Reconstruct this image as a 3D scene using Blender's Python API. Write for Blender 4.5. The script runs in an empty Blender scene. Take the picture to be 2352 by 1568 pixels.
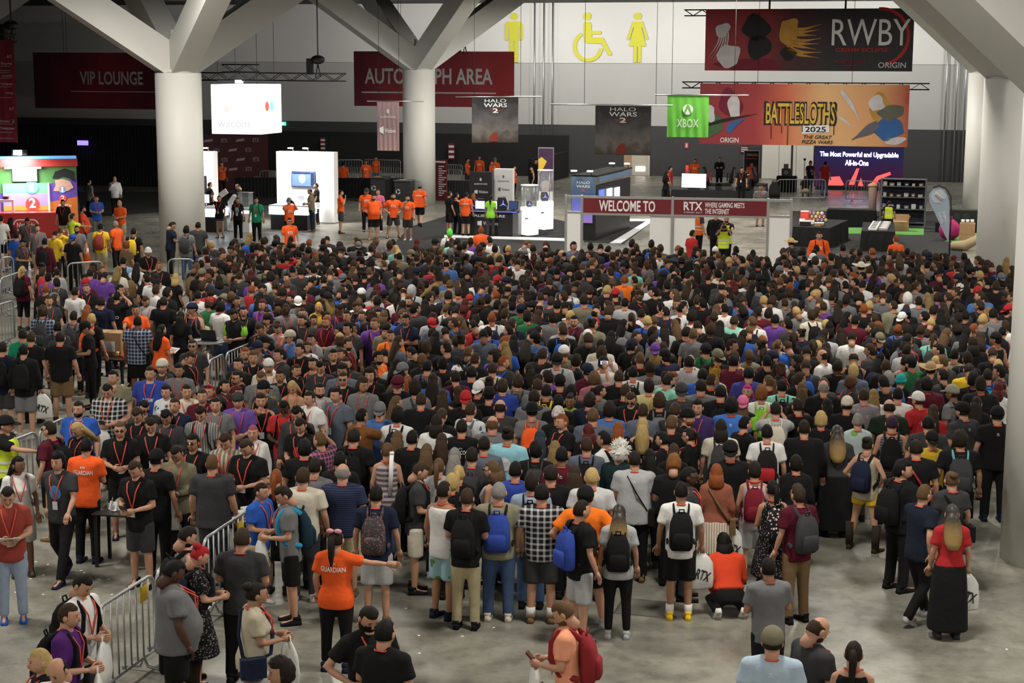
import bpy, bmesh, math, random
import numpy as np
from mathutils import Matrix, Vector, Euler
from mathutils.bvhtree import BVHTree

# ------------------------------------------------------------------ camera
SC = bpy.context.scene
COL = SC.collection
CAM_H, FPX, PITCH, ROLL = 6.97, 3860.0, math.radians(9.5), math.radians(0.2)
HA = math.radians(15.3)                       # the hall is turned against the view
cam_d = bpy.data.cameras.new('camera'); cam = bpy.data.objects.new('camera', cam_d); COL.objects.link(cam)
cam_d.sensor_width = 36.0; cam_d.lens = FPX / 2352 * 36.0; cam_d.clip_end = 400
RC = Matrix.Rotation(math.pi/2 - PITCH, 4, 'X') @ Matrix.Rotation(ROLL, 4, 'Z')
cam.matrix_world = Matrix.Translation((0, 0, CAM_H)) @ RC
SC.camera = cam
# ------------------------------------------------------------------ view, world, lamps
vs = SC.view_settings
vs.view_transform = 'Standard'; vs.look = 'None'; vs.gamma = 1; vs.exposure = 0.42
try: vs.use_curve_mapping = False
except Exception: pass
W = bpy.data.worlds.new('world'); SC.world = W; W.use_nodes = True
W.node_tree.nodes['Background'].inputs[0].default_value = (.75, .8, .9, 1)
W.node_tree.nodes['Background'].inputs[1].default_value = 0.03
SC.cycles.use_denoising = True
SC.cycles.use_adaptive_sampling = True; SC.cycles.adaptive_threshold = .06; SC.cycles.adaptive_min_samples = 12
SC.cycles.caustics_reflective = False; SC.cycles.caustics_refractive = False
SC.cycles.max_bounces = 4; SC.cycles.diffuse_bounces = 2; SC.cycles.glossy_bounces = 2
SC.cycles.transmission_bounces = 3; SC.cycles.transparent_max_bounces = 6
SC.cycles.sample_clamp_indirect = 4.0

VX = Vector((math.cos(HA), -math.sin(HA), 0))  # hall axes: along the end wall
UX = Vector((math.sin(HA), math.cos(HA), 0))   # and down the hall
def hall(v, u, z=0.0): return VX*v + UX*u + Vector((0, 0, z))
CEIL = 10.45
# high-bay lamps under the ceiling: (v, u, watts)
LAMPS = []
for u_, vv, w_ in ((3, (-26, -14, -2, 9), 560), (18, (-26, -14, -2, 9), 560), (33, (-26, -14, -2, 9), 620), (47, (-24, -13, -2, 9), 620),
                   (61, (-19, -8, 3), 680), (74, (-18, -7, 4), 950)):
    for v_ in vv: LAMPS.append((v_, u_, w_))
for v_, u_, w_ in LAMPS:
    ld = bpy.data.lights.new('high_bay_light', 'AREA'); ld.shape = 'DISK'; ld.size = 1.6; ld.energy = w_
    ld.color = (1.0, .955, .86)
    lo = bpy.data.objects.new('high_bay_light', ld); COL.objects.link(lo); lo.location = hall(v_, u_, CEIL - .75)
# floodlights under the roof washing the end wall: (v, u, watts)
for v_, u_, w_ in ((-46, 93, 60), (-34, 94, 190), (-25, 94, 480), (-16, 94, 480), (-6, 94, 420), (4, 94, 340)):
    ld = bpy.data.lights.new('wall_washer', 'AREA'); ld.shape = 'RECTANGLE'; ld.size = 3.0; ld.size_y = .5; ld.energy = w_; ld.color = (1.0, .97, .9)
    lo = bpy.data.objects.new('wall_washer', ld); COL.objects.link(lo); lo.location = hall(v_, u_, CEIL - .6); lo.rotation_euler = (math.radians(62), 0, -HA)

def ray(x, y): return (RC.to_3x3() @ Vector(((x - 1176) / FPX, -(y - 784) / FPX, -1)))
def PZ(x, y, z=0.0):
    r = ray(x, y); t = (z - CAM_H) / r.z
    return Vector((r.x*t, r.y*t, z))
def PD(x, y, d):
    r = ray(x, y); t = d / r.y
    return Vector((r.x*t, d, CAM_H + r.z*t))
def px(p):                                   # world point -> pixel
    q = RC.to_3x3().inverted() @ (Vector(p) - Vector((0, 0, CAM_H)))
    return 1176 - q.x/q.z*FPX, 784 + q.y/q.z*FPX
def hv(p): return p.dot(VX), p.dot(UX)

# ------------------------------------------------------------------ materials
MATS = {}
def nodes_of(m):
    m.use_nodes = True
    return m.node_tree.nodes, m.node_tree.links, m.node_tree.nodes['Principled BSDF']
def mat(name, c, rough=.6, metal=0.0, var=.12, scale=8.0, bump=0.0, spec=.4, emit=None, es=0.0, alpha=1.0, trans=0.0, coord='Object'):
    if name in MATS: return MATS[name]
    m = bpy.data.materials.new(name); n, l, b = nodes_of(m)
    b.inputs['Roughness'].default_value = rough; b.inputs['Metallic'].default_value = metal
    b.inputs['Specular IOR Level'].default_value = spec
    b.inputs['Base Color'].default_value = (*c, 1)
    if var > 0:
        tc = n.new('ShaderNodeTexCoord'); nz = n.new('ShaderNodeTexNoise'); nz.inputs['Scale'].default_value = scale
        nz.inputs['Detail'].default_value = 3
        l.new(tc.outputs[coord], nz.inputs['Vector'])
        mx = n.new('ShaderNodeMix'); mx.data_type = 'RGBA'
        mx.inputs[6].default_value = (*[max(0, k*(1-var)) for k in c], 1); mx.inputs[7].default_value = (*[min(1, k*(1+var)) for k in c], 1)
        l.new(nz.outputs['Fac'], mx.inputs[0]); l.new(mx.outputs[2], b.inputs['Base Color'])
        if bump > 0:
            bp = n.new('ShaderNodeBump'); bp.inputs['Strength'].default_value = bump; bp.inputs['Distance'].default_value = .03
            l.new(nz.outputs['Fac'], bp.inputs['Height']); l.new(bp.outputs[0], b.inputs['Normal'])
    if emit is not None:
        b.inputs['Emission Color'].default_value = (*emit, 1); b.inputs['Emission Strength'].default_value = es
    if trans > 0: b.inputs['Transmission Weight'].default_value = trans
    if alpha < 1: b.inputs['Alpha'].default_value = alpha
    MATS[name] = m; return m
def srgb(r, g, b):
    f = lambda v: (v/255/12.92) if v/255 <= .04045 else ((v/255+.055)/1.055)**2.4
    return (f(r), f(g), f(b))
def ramp_mat(name, stops, vec='z', lo=-1.0, hi=1.0, noise=0.0, nscale=1.0, rough=.6, emit=0.0, ncoord='Object'):
    """a printed surface: colour runs along one object axis (or with noise)"""
    if name in MATS: return MATS[name]
    m = bpy.data.materials.new(name); n, l, b = nodes_of(m); b.inputs['Roughness'].default_value = rough
    tc = n.new('ShaderNodeTexCoord'); sp = n.new('ShaderNodeSeparateXYZ'); l.new(tc.outputs['Object'], sp.inputs[0])
    mr = n.new('ShaderNodeMapRange'); mr.inputs[1].default_value = lo; mr.inputs[2].default_value = hi
    l.new(sp.outputs['XYZ'.index(vec.upper())], mr.inputs[0]); src = mr.outputs[0]
    if noise > 0:
        nz = n.new('ShaderNodeTexNoise'); nz.inputs['Scale'].default_value = nscale; nz.inputs['Detail'].default_value = 5
        l.new(tc.outputs['Object'], nz.inputs['Vector'])
        ma = n.new('ShaderNodeMath'); ma.operation = 'MULTIPLY_ADD'; ma.inputs[1].default_value = noise
        sb = n.new('ShaderNodeMath'); sb.operation = 'SUBTRACT'; sb.inputs[1].default_value = .5
        l.new(nz.outputs['Fac'], sb.inputs[0]); l.new(sb.outputs[0], ma.inputs[0]); l.new(src, ma.inputs[2]); src = ma.outputs[0]
    cr = n.new('ShaderNodeValToRGB'); l.new(src, cr.inputs[0])
    e = cr.color_ramp.elements
    while len(e) < len(stops): e.new(.5)
    for k, (p, c) in enumerate(stops): e[k].position = p; e[k].color = (*c, 1)
    l.new(cr.outputs[0], b.inputs['Base Color'])
    if emit > 0:
        l.new(cr.outputs[0], b.inputs['Emission Color']); b.inputs['Emission Strength'].default_value = emit
    MATS[name] = m; return m
def pattern_mat(name, c1, c2, kind='plaid', scale=20.0, rough=.9, c3=None):
    if name in MATS: return MATS[name]
    m = bpy.data.materials.new(name); n, l, b = nodes_of(m); b.inputs['Roughness'].default_value = rough
    b.inputs['Specular IOR Level'].default_value = .15
    tc = n.new('ShaderNodeTexCoord')
    mx = n.new('ShaderNodeMix'); mx.data_type = 'RGBA'; mx.inputs[6].default_value = (*c1, 1); mx.inputs[7].default_value = (*c2, 1)
    def wave(d, s, off=0):
        w = n.new('ShaderNodeTexWave'); w.bands_direction = d; w.inputs['Scale'].default_value = s
        l.new(tc.outputs['Object'], w.inputs['Vector'])
        g = n.new('ShaderNodeMath'); g.operation = 'GREATER_THAN'; g.inputs[1].default_value = .72 if kind == 'plaid' else .5
        l.new(w.outputs['Fac'], g.inputs[0]); return g.outputs[0]
    if kind == 'plaid':
        a, c = wave('X', scale), wave('Z', scale)
        ad = n.new('ShaderNodeMath'); ad.operation = 'MULTIPLY_ADD'; ad.inputs[1].default_value = .5
        h = n.new('ShaderNodeMath'); h.operation = 'MULTIPLY'; h.inputs[1].default_value = .5
        l.new(c, h.inputs[0]); l.new(a, ad.inputs[0]); l.new(h.outputs[0], ad.inputs[2]); l.new(ad.outputs[0], mx.inputs[0])
    elif kind == 'stripe': l.new(wave('Z', scale), mx.inputs[0])
    elif kind == 'vstripe': l.new(wave('X', scale), mx.inputs[0])
    else:
        v = n.new('ShaderNodeTexVoronoi'); v.inputs['Scale'].default_value = scale; l.new(tc.outputs['Object'], v.inputs['Vector'])
        g = n.new('ShaderNodeMath'); g.operation = 'LESS_THAN'; g.inputs[1].default_value = .33
        l.new(v.outputs['Distance'], g.inputs[0]); l.new(g.outputs[0], mx.inputs[0])
    l.new(mx.outputs[2], b.inputs['Base Color'])
    MATS[name] = m; return m

# ------------------------------------------------------------------ mesh building
class MB:
    def __init__(s): s.V = []; s.F = []; s.M = []
    def add(s, V, F, m=0):
        o = len(s.V); s.V += [tuple(v) for v in V]; s.F += [tuple(i+o for i in f) for f in F]; s.M += [m]*len(F)
    def loft(s, rings, m=0, cap=True, closed=True):
        n = len(rings[0]); o = len(s.V)
        for r in rings: s.V += [tuple(p) for p in r]
        for k in range(len(rings)-1):
            for i in range(n if closed else n-1):
                j = (i+1) % n
                s.F.append((o+k*n+i, o+k*n+j, o+(k+1)*n+j, o+(k+1)*n+i)); s.M.append(m)
        if cap:
            s.F.append(tuple(o+i for i in reversed(range(n)))); s.M.append(m)
            b = o+(len(rings)-1)*n; s.F.append(tuple(b+i for i in range(n))); s.M.append(m)
    def tube(s, pts, rad, n=8, m=0, flat=1.0, round_end=True, up=None):
        pts = [Vector(p) for p in pts]
        if not hasattr(rad, '__len__'): rad = [rad]*len(pts)
        rad = list(rad)
        if round_end:
            d0 = (pts[0]-pts[1]).normalized(); d1 = (pts[-1]-pts[-2]).normalized()
            pts = [pts[0]+d0*rad[0]*.6] + pts + [pts[-1]+d1*rad[-1]*.6]; rad = [rad[0]*.55] + rad + [rad[-1]*.55]
        T = []
        for i in range(len(pts)):
            t = pts[min(i+1, len(pts)-1)] - pts[max(i-1, 0)]
            T.append(t.normalized() if t.length > 1e-9 else Vector((0, 0, 1)))
        a = Vector(up) if up else (Vector((0, 1, 0)) if abs(T[0].y) < .9 else Vector((1, 0, 0)))
        rings = []
        for p, t, r in zip(pts, T, rad):
            x = a.cross(t)
            if x.length < 1e-6: x = Vector((1, 0, 0)).cross(t)
            x.normalize(); y = t.cross(x).normalized(); a = y if not up else a
            rings.append([p + x*(r*math.cos(2*math.pi*k/n)) + y*(r*flat*math.sin(2*math.pi*k/n)) for k in range(n)])
        s.loft(rings, m)
    def ell(s, c, r, nu=12, nv=8, m=0, R=None, fn=None):
        V, F = [], []
        for i in range(nv+1):
            th = math.pi*i/nv
            for j in range(nu):
                ph = 2*math.pi*j/nu
                d = Vector((math.sin(th)*math.cos(ph), math.sin(th)*math.sin(ph), math.cos(th)))
                k = fn(d) if fn else 1.0
                p = Vector((d.x*r[0]*k, d.y*r[1]*k, d.z*r[2]*k))
                if R is not None: p = R @ p
                V.append(p + Vector(c))
        for i in range(nv):
            for j in range(nu):
                a, b = i*nu+j, i*nu+(j+1) % nu
                F.append((a, b+0, b+nu, a+nu)[::-1])
        s.add(V, F, m)
    def box(s, c, d, m=0, R=None, taper=1.0):
        V = []
        for z in (-.5, .5):
            k = taper if z > 0 else 1.0
            for x, y in ((-.5, -.5), (.5, -.5), (.5, .5), (-.5, .5)):
                p = Vector((x*d[0]*k, y*d[1]*k, z*d[2]))
                if R is not None: p = R @ p
                V.append(p + Vector(c))
        s.add(V, [(3, 2, 1, 0), (4, 5, 6, 7), (0, 1, 5, 4), (1, 2, 6, 5), (2, 3, 7, 6), (3, 0, 4, 7)], m)
    def prism(s, poly, y0, y1, m=0):          # polygon in xz pushed along y
        n = len(poly)
        V = [(p[0], y0, p[1]) for p in poly] + [(p[0], y1, p[1]) for p in poly]
        F = [tuple(range(n)), tuple(reversed(range(n, 2*n)))] + [(i, n+i, n+(i+1) % n, (i+1) % n) for i in range(n)]
        s.add(V, F, m)
    def xf(s, M):
        s.V = [tuple(M @ Vector(v)) for v in s.V]; return s
    def mesh(s, name, mats=None, smooth=False):
        me = bpy.data.meshes.new(name); me.from_pydata(s.V, [], s.F)
        for m in (mats or []): me.materials.append(m)
        if any(s.M): me.polygons.foreach_set('material_index', s.M)
        if smooth: me.polygons.foreach_set('use_smooth', [True]*len(me.polygons))
        me.validate(); me.update(); return me

TMP = bpy.data.scenes.new('workbench')       # modifiers are evaluated in a scene of their own
def evaluate(o):
    TMP.collection.objects.link(o); vl = TMP.view_layers[0]; vl.update(); dg = vl.depsgraph
    me = bpy.data.meshes.new_from_object(o.evaluated_get(dg)); bpy.data.objects.remove(o); return me
def link(name, me, parent=None, loc=None, rot=None, m=None, scale=None):
    o = bpy.data.objects.new(name, me); COL.objects.link(o)
    if parent is not None: o.parent = parent
    if loc is not None: o.location = loc
    if rot is not None: o.rotation_euler = rot
    if scale is not None: o.scale = scale
    if m is not None and me is not None:
        if len(me.materials) == 0: me.materials.append(m)
        if me.materials[0] is not m:
            o.material_slots[0].link = 'OBJECT'; o.material_slots[0].material = m
    return o
def tag(o, label=None, cat=None, group=None, kind=None):
    if label: o['label'] = label
    if cat: o['category'] = cat
    if group: o['group'] = group
    if kind: o['kind'] = kind
    return o
def thing(name, label, cat, loc=(0, 0, 0), rz=0.0, group=None, kind=None):
    return tag(link(name, None, None, loc, (0, 0, rz)), label, cat, group, kind)
def bm_box(d, bev=0.0):
    key = ('box', tuple(round(k, 4) for k in d), bev)
    if key in CACHE: return CACHE[key]
    b = bmesh.new(); bmesh.ops.create_cube(b, size=1); bmesh.ops.scale(b, vec=d, verts=b.verts)
    if bev > 0: bmesh.ops.bevel(b, geom=b.edges[:], offset=bev, segments=2, affect='EDGES', profile=.5)
    me = bpy.data.meshes.new('box'); b.to_mesh(me); b.free(); CACHE[key] = me; return me
CACHE = {}
def box(name, parent, x0, x1, y0, y1, z0, z1, m, bev=0.0):
    me = bm_box((x1-x0, y1-y0, z1-z0), bev)
    if len(me.materials) == 0: me.materials.append(m)
    return link(name, me, parent, ((x0+x1)/2, (y0+y1)/2, (z0+z1)/2), None, m)
def tube(name, parent, pts, r, m, n=8, flat=1.0, smooth=True):
    b = MB(); b.tube(pts, r, n, flat=flat, round_end=False); return link(name, b.mesh(name, [m], smooth), parent)
def cyl(name, parent, c, r, h, m, n=24, r2=None):
    b = MB(); r2 = r if r2 is None else r2
    b.loft([[(c[0]+k[0]*math.cos(2*math.pi*i/n), c[1]+k[0]*math.sin(2*math.pi*i/n), c[2]+k[1]) for i in range(n)] for k in ((r, 0), (r2, h))])
    me = b.mesh(name, [m])
    me.polygons.foreach_set('use_smooth', [len(p.vertices) == 4 for p in me.polygons])
    return link(name, me, parent)
def text_mesh(txt, w, h, extr=.004, bold=.012, align='CENTER', space=1.0, line=1.0, shear=0.0):
    """lettering fitted to a box of w x h metres in the xz plane, facing -y"""
    key = ('txt', txt, round(w, 3), round(h, 3), bold, align, shear)
    if key in CACHE: return CACHE[key]
    cu = bpy.data.curves.new('lettering', 'FONT'); cu.body = txt; cu.align_x = align; cu.extrude = 0; cu.offset = bold
    cu.space_character = space; cu.space_line = line; cu.resolution_u = 3; cu.shear = shear
    me = evaluate(bpy.data.objects.new('lettering', cu)); bpy.data.curves.remove(cu)
    co = np.empty(len(me.vertices)*3); me.vertices.foreach_get('co', co); co = co.reshape(-1, 3)
    lo, hi = co.min(0), co.max(0); s = hi - lo; s[s < 1e-6] = 1
    out = np.zeros_like(co)
    out[:, 0] = ((co[:, 0]-lo[0])/s[0]-.5)*w; out[:, 2] = ((co[:, 1]-lo[1])/s[1]-.5)*h
    me.vertices.foreach_set('co', out.ravel()); me.update(); me.materials.clear()
    CACHE[key] = me; return me
def lettering(txt, parent, x, z, w, h, m, y=-.012, name='lettering', **kw):
    return link(name, text_mesh(txt, w, h, **kw), parent, (x, y, z), None, m)
def flat(name, parent, poly, m, y=-.01, t=.004):
    b = MB(); b.prism(poly, y, y+t); return link(name, b.mesh(name, [m]), parent)
def disc_poly(cx, cz, r, n=24, r2=None, a0=0, a1=360):
    r2 = r if r2 is None else r2
    full = abs(a1-a0) >= 360
    k = n if full else n+1
    return [(cx+r*math.cos(math.radians(a0+(a1-a0)*i/n)), cz+r2*math.sin(math.radians(a0+(a1-a0)*i/n))) for i in range(k)]
def arc_band(cx, cz, r0, r1, a0, a1, n=20):
    A = [math.radians(a0+(a1-a0)*i/n) for i in range(n+1)]
    return [(cx+r1*math.cos(a), cz+r1*math.sin(a)) for a in A] + [(cx+r0*math.cos(a), cz+r0*math.sin(a)) for a in reversed(A)]

C_WHITE = mat('white_print', (.82, .82, .82), .7, var=.03)
C_BLACK = mat('black_print', (.012, .012, .013), .7, var=.05)
# ------------------------------------------------------------------ the hall
def onU(x, y, u):
    r = ray(x, y); t = u / r.dot(UX); return r*t + Vector((0, 0, CAM_H))
V0, V1, U0, U1 = -78.0, 15.0, -9.0, 102.0
def concrete():
    m = bpy.data.materials.new('polished_concrete'); n, l, b = nodes_of(m)
    tc = n.new('ShaderNodeTexCoord')
    def noise(s, d=6, r=.6):
        z = n.new('ShaderNodeTexNoise'); z.inputs['Scale'].default_value = s; z.inputs['Detail'].default_value = d; z.inputs['Roughness'].default_value = r
        l.new(tc.outputs['Object'], z.inputs['Vector']); return z.outputs['Fac']
    def ramp(f, a, b_, p0=.3, p1=.7):
        c = n.new('ShaderNodeValToRGB'); c.color_ramp.elements[0].position = p0; c.color_ramp.elements[1].position = p1
        c.color_ramp.elements[0].color = (*a, 1); c.color_ramp.elements[1].color = (*b_, 1); l.new(f, c.inputs[0]); return c.outputs[0]
    def mul(a, b_, f=1.0):
        x = n.new('ShaderNodeMix'); x.data_type = 'RGBA'; x.blend_type = 'MULTIPLY'; x.inputs[0].default_value = f
        l.new(a, x.inputs[6]); l.new(b_, x.inputs[7]); return x.outputs[2]
    base = ramp(noise(.55, 7, .62), (.150, .143, .118), (.285, .274, .230), .34, .66)
    stain = ramp(noise(2.3, 8, .7), (.50, .50, .49), (1.08, 1.08, 1.07), .30, .56)
    fine = ramp(noise(14, 4, .7), (.86, .86, .86), (1.1, 1.1, 1.1), .3, .7)
    l.new(mul(mul(base, stain, .8), fine, .8), b.inputs['Base Color'])
    rr = ramp(noise(1.4, 5), (.22, .22, .22), (.48, .48, .48)); l.new(rr, b.inputs['Roughness'])
    b.inputs['Specular IOR Level'].default_value = .55
    return m
M_FLOOR = concrete()
def struct(name, me, m, **kw):
    o = link(name, me, None, None, None, m); return tag(o, kind='structure', **kw)
def hbox(v0, v1, u0, u1, z0, z1):
    b = MB(); V = [hall(v, u, z) for z in (z0, z1) for v, u in ((v0, u0), (v1, u0), (v1, u1), (v0, u1))]
    b.add(V, [(3, 2, 1, 0), (4, 5, 6, 7), (0, 1, 5, 4), (1, 2, 6, 5), (2, 3, 7, 6), (3, 0, 4, 7)]); return b
struct('floor', hbox(V0, V1, U0, U1, -.2, 0).mesh('floor'), M_FLOOR)
M_WL = mat('wall_paint_light', (.66, .655, .64), .8, var=.04, scale=.6)
M_WG = mat('wall_paint_grey', (.46, .455, .445), .8, var=.05, scale=.6)
M_WD = mat('wall_paint_charcoal', (.052, .052, .056), .75, var=.12, scale=1.2)
M_CEIL = mat('ceiling_black', (.03, .03, .032), .8, var=.1)
wb = struct('wall_back', hbox(V0, V1, U1+.25, U1+.5, 0, CEIL).mesh('wall_back'), M_WG)
wb['label'] = 'end wall of the hall painted pale, grey and charcoal in bands'
def wpart(name, v0, v1, z0, z1, m, dep):
    return link(name, hbox(v0, v1, U1+.25-dep, U1+.25, z0, z1).mesh(name), wb, None, None, m)
DOORV = [hv(onU(x, 380, U1))[0] for x in (1432, 1492)]
wpart('upper_band', V0, V1, 6.8, CEIL, M_WL, .06)
for a, b_ in ((V0, DOORV[0]), (DOORV[1], V1)): wpart('dark_panel', a, b_, 0, 3.03, M_WD, .10)
wpart('dark_panel', DOORV[0], DOORV[1], 2.25, 3.03, M_WD, .10)
dr = tag(link('door_1', None), 'pale wooden service door in the charcoal wall', None, None, 'structure')
M_DOOR = mat('door_wood', (.42, .27, .17), .5, var=.2, scale=3); M_DOORL = mat('door_light', (.55, .5, .42), .5)
link('door_leaf', hbox(DOORV[0]+.45, DOORV[1]-.15, U1+.16, U1+.22, 0, 2.2).mesh('door_leaf'), dr, None, None, M_DOORL)
link('door_side', hbox(DOORV[0], DOORV[0]+.45, U1+.1, U1+.2, 0, 2.25).mesh('door_side'), dr, None, None, M_DOOR)
link('door_frame', hbox(DOORV[1]-.15, DOORV[1], U1+.06, U1+.2, 0, 2.25).mesh('door_frame'), dr, None, None, M_DOORL)
M_PANE = mat('corridor_lamp_pane', (.9, .85, .75), .4, emit=(1, .93, .8), es=1.6)
link('vision_panel', hbox(DOORV[1]-.9, DOORV[1]-.3, U1+.12, U1+.165, .25, .55).mesh('vision_panel'), dr, None, None, M_PANE)
struct('wall_right', hbox(V1, V1+.3, U0, U1+.5, 0, CEIL).mesh('wall_right'), M_WL)
struct('wall_left', hbox(V0-.3, V0, U0, U1+.5, 0, CEIL).mesh('wall_left'), M_WD)
struct('wall_rear', hbox(V0, V1, U0-.3, U0, 0, CEIL).mesh('wall_rear'), M_WL)
struct('ceiling', hbox(V0, V1, U0, U1+.5, CEIL, CEIL+.3).mesh('ceiling'), M_CEIL)
# steel conduits up the end wall
M_STEEL = mat('galvanised_steel', (.42, .43, .44), .4, .85, var=.1, scale=20)
k = 0
for xx in (1227, 1248, 1268, 2169, 2193, 2213):
    v = hv(onU(xx, 300, U1))[0]; k += 1
    b = MB(); b.tube([hall(v, U1-.05, 0), hall(v, U1-.05, CEIL)],   .055 if xx > 2000 else .045, 8, round_end=False)
    struct('trim_%d' % k, b.mesh('trim', smooth=True), M_STEEL)['label'] = 'thin steel service pipe running up the end wall'

# ------------------------------------------------------------------ tree columns
M_COLP = mat('column_paint', (.70, .69, .655), .55, var=.03, scale=1.5)
M_STRUT = mat('strut_paint', (.62, .615, .585), .6, var=.04, scale=1.0)
COLS = [(-26.5, 53.3, 'round white column with spreading struts beside the bright cube sign'), (-26.25, 78.6, 'round white column with spreading struts in front of the autograph banner'),
        (1.4, 24.3, 'thick white column standing beside the open floor'), (.95, 49.6, 'white column behind the feather flag, beyond the thick one'),
        (.38, 74.9, 'slim white column end seen between shelving and feather flag'), (-54.4, 78.6, 'strutted column beyond the schedule banner, mostly out of view')]
for v, u, lab in COLS:
    t = tag(link('column', None, None, hall(v, u, 0), (0, 0, -HA)), lab, None, 'strutted columns of the hall', 'structure')
    cyl('shaft', t, (0, 0, 0), .79, 6.5, M_COLP, 48)
    cyl('collar', t, (0, 0, 6.5), .70, .12, M_COLP, 32)
    for a, b_ in ((-1, -1), (1, -1), (1, 1), (-1, 1)):
        d = Vector((a, b_, 0)).normalized(); ax = (d + Vector((0, 0, .65))).normalized(); side = Vector((-d.y, d.x, 0)); nn = ax.cross(side).normalized()
        if nn.z < 0: nn = -nn
        p0 = Vector((0, 0, 6.75)) + d*.05; p1 = p0 + ax*((CEIL - 6.75 + .1)/ax.z)
        r = MB(); r.loft([[p + side*(sx*.42) + nn*(sy*.52) for sx, sy in ((-1, -1), (1, -1), (1, 1), (-1, 1))] for p in (p0, p1)])
        link('strut', r.mesh('strut'), t, None, None, M_STRUT)
    cyl('pin', t, (-.12, -.1, 7.0), .06, .95, M_COLP, 10)

# ------------------------------------------------------------------ carpets and floor tape
M_CARP = mat('black_carpet', (.018, .018, .019), .95, var=.3, scale=30); M_TAPE = mat('white_edge_trim', (.8, .8, .82), .5, var=.03)
M_TURF = mat('green_turf', (.09, .25, .05), .95, var=.4, scale=60)
def slab(name, pts, t, m, label, cat, z=0.0):
    b = MB(); P = [PZ(x, y) for x, y in pts]; n = len(P)
    b.add([(p.x, p.y, z) for p in P] + [(p.x, p.y, z+t) for p in P], [tuple(range(n)), tuple(range(n, 2*n))] + [(i, (i+1) % n, n+(i+1) % n, n+i) for i in range(n)])
    bm = bmesh.new(); me = b.mesh(name, [m]); bm.from_mesh(me); bmesh.ops.recalc_face_normals(bm, faces=bm.faces); bm.to_mesh(me); bm.free()
    return tag(link(name, me), label, cat)
slab('carpet', [(905, 560), (940, 522), (1030, 495), (1205, 488), (1312, 512), (1312, 600), (890, 610)], .012, M_CARP, 'black carpet under the demo computer booth', 'carpet')
slab('carpet', [(1340, 556), (1418, 508), (1500, 508), (1432, 560)], .012, M_CARP, 'black carpet wedge with white edge under the strategy game booth', 'carpet')
slab('edge_strip', [(1418, 504), (1500, 504), (1500, 509), (1418, 509)], .02, M_TAPE, 'white strip edging the far side of the booth carpet', 'strip', .013)
slab('edge_strip', [(1484, 509), (1500, 509), (1426, 560), (1400, 560)], .02, M_TAPE, 'white strip running slantwise along the booth carpet', 'strip', .013)
slab('edge_strip', [(1020, 541), (1312, 549), (1312, 555), (1020, 546)], .02, M_TAPE, 'white strip along the front of the demo computer booth', 'strip', .013)
slab('carpet', [(178, 441), (430, 441), (640, 446), (640, 470), (500, 478), (190, 500)], .012, M_CARP, 'charcoal carpet before the black drapes', 'carpet')
slab('carpet', [(1815, 485), (2195, 485), (2215, 600), (1812, 600)], .012, M_CARP, 'black carpet under the merchandise tables', 'carpet')
slab('turf_mat', [(1932, 524), (1990, 524), (1990, 538), (1918, 538)], .02, M_TURF, 'green turf mat between the two merchandise tables', 'mat', .013)
slab('turf_mat', [(2046, 525), (2122, 525), (2122, 541), (2046, 541)], .02, M_TURF, 'green turf mat at the foot of the shelving', 'mat', .013)
slab('turf_mat', [(2190, 530), (2250, 530), (2250, 556), (2170, 556)], .02, M_TURF, 'green turf mat under the stacked cartons', 'mat', .013)

# ------------------------------------------------------------------ black drapes, partitions, media wall
M_DRAPE = mat('black_drape', (.0075, .0075, .0085), .95, var=.3, scale=4)
M_PART = mat('black_partition', (.010, .010, .011), .8, var=.2, scale=2)
def drape(name, p0, p1, h, label, waves=60, m=None, amp=.05, cat='drape'):
    b = MB(); n = waves*4; d = (p1-p0); L = d.length; d.normalize(); s = Vector((-d.y, d.x, 0))
    top, bot = [], []
    for i in range(n+1):
        q = p0 + d*(L*i/n) + s*(amp*math.sin(i/4*2*math.pi)); top.append(q+Vector((0, 0, h))); bot.append(q)
    back_t = [q + s*.02 for q in top]; back_b = [q + s*.02 for q in bot]
    V = bot + top + back_b + back_t; k = n+1; F = []
    for i in range(n):
        F += [(i, i+1, k+i+1, k+i), (2*k+i+1, 2*k+i, 3*k+i, 3*k+i+1), (k+i, k+i+1, 3*k+i+1, 3*k+i)]
    b.add(V, F); me = b.mesh(name, [m or M_DRAPE], True); return tag(link(name, me), label, cat)
drape('curtain_wall', hall(-60, 84.5), hall(-40.6, 84.5), 3.35, 'tall black curtain wall behind the man in a white shirt', 90)
A0, A1 = PZ(640, 457), PZ(930, 455)
drape('curtain_fence', PZ(540, 453), PZ(930, 455), 1.02, 'waist-high black curtain fence behind the recycling bins', 50)
drape('curtain_fence', PZ(995, 460), PZ(1085, 462), 1.02, 'waist-high black curtain fence beside the schedule stand', 14)
b = hbox(-44.0, -23.7, 99.4, 99.55, 0, 2.5)
tag(link('partition_screen', b.mesh('partition_screen'), None, None, None, M_PART), 'long black partition screen before the charcoal wall', 'partition')
b = hbox(-23.85, -23.7, 90.5, 99.4, 0, 1.55)
tag(link('partition_screen', b.mesh('partition_screen'), None, None, None, M_PART), 'low black partition return beside the tall poster stand', 'partition')
# white partition by the stage
M_CREAM = mat('cream_panel', (.62, .60, .54), .7, var=.03)
pw = thing('white_partition', 'cream panel partition to one side of the LED stage screen', 'partition', PZ(1808, 412), -HA)
for i in range(3): box('panel', pw, -1.55+i*1.02-.5+.52, -1.55+i*1.02+.5+.52, -.05, .05, .02, 2.55, M_CREAM, .01)
box('post', pw, .2, .3, -.09, .06, 0, 2.6, C_BLACK)
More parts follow.
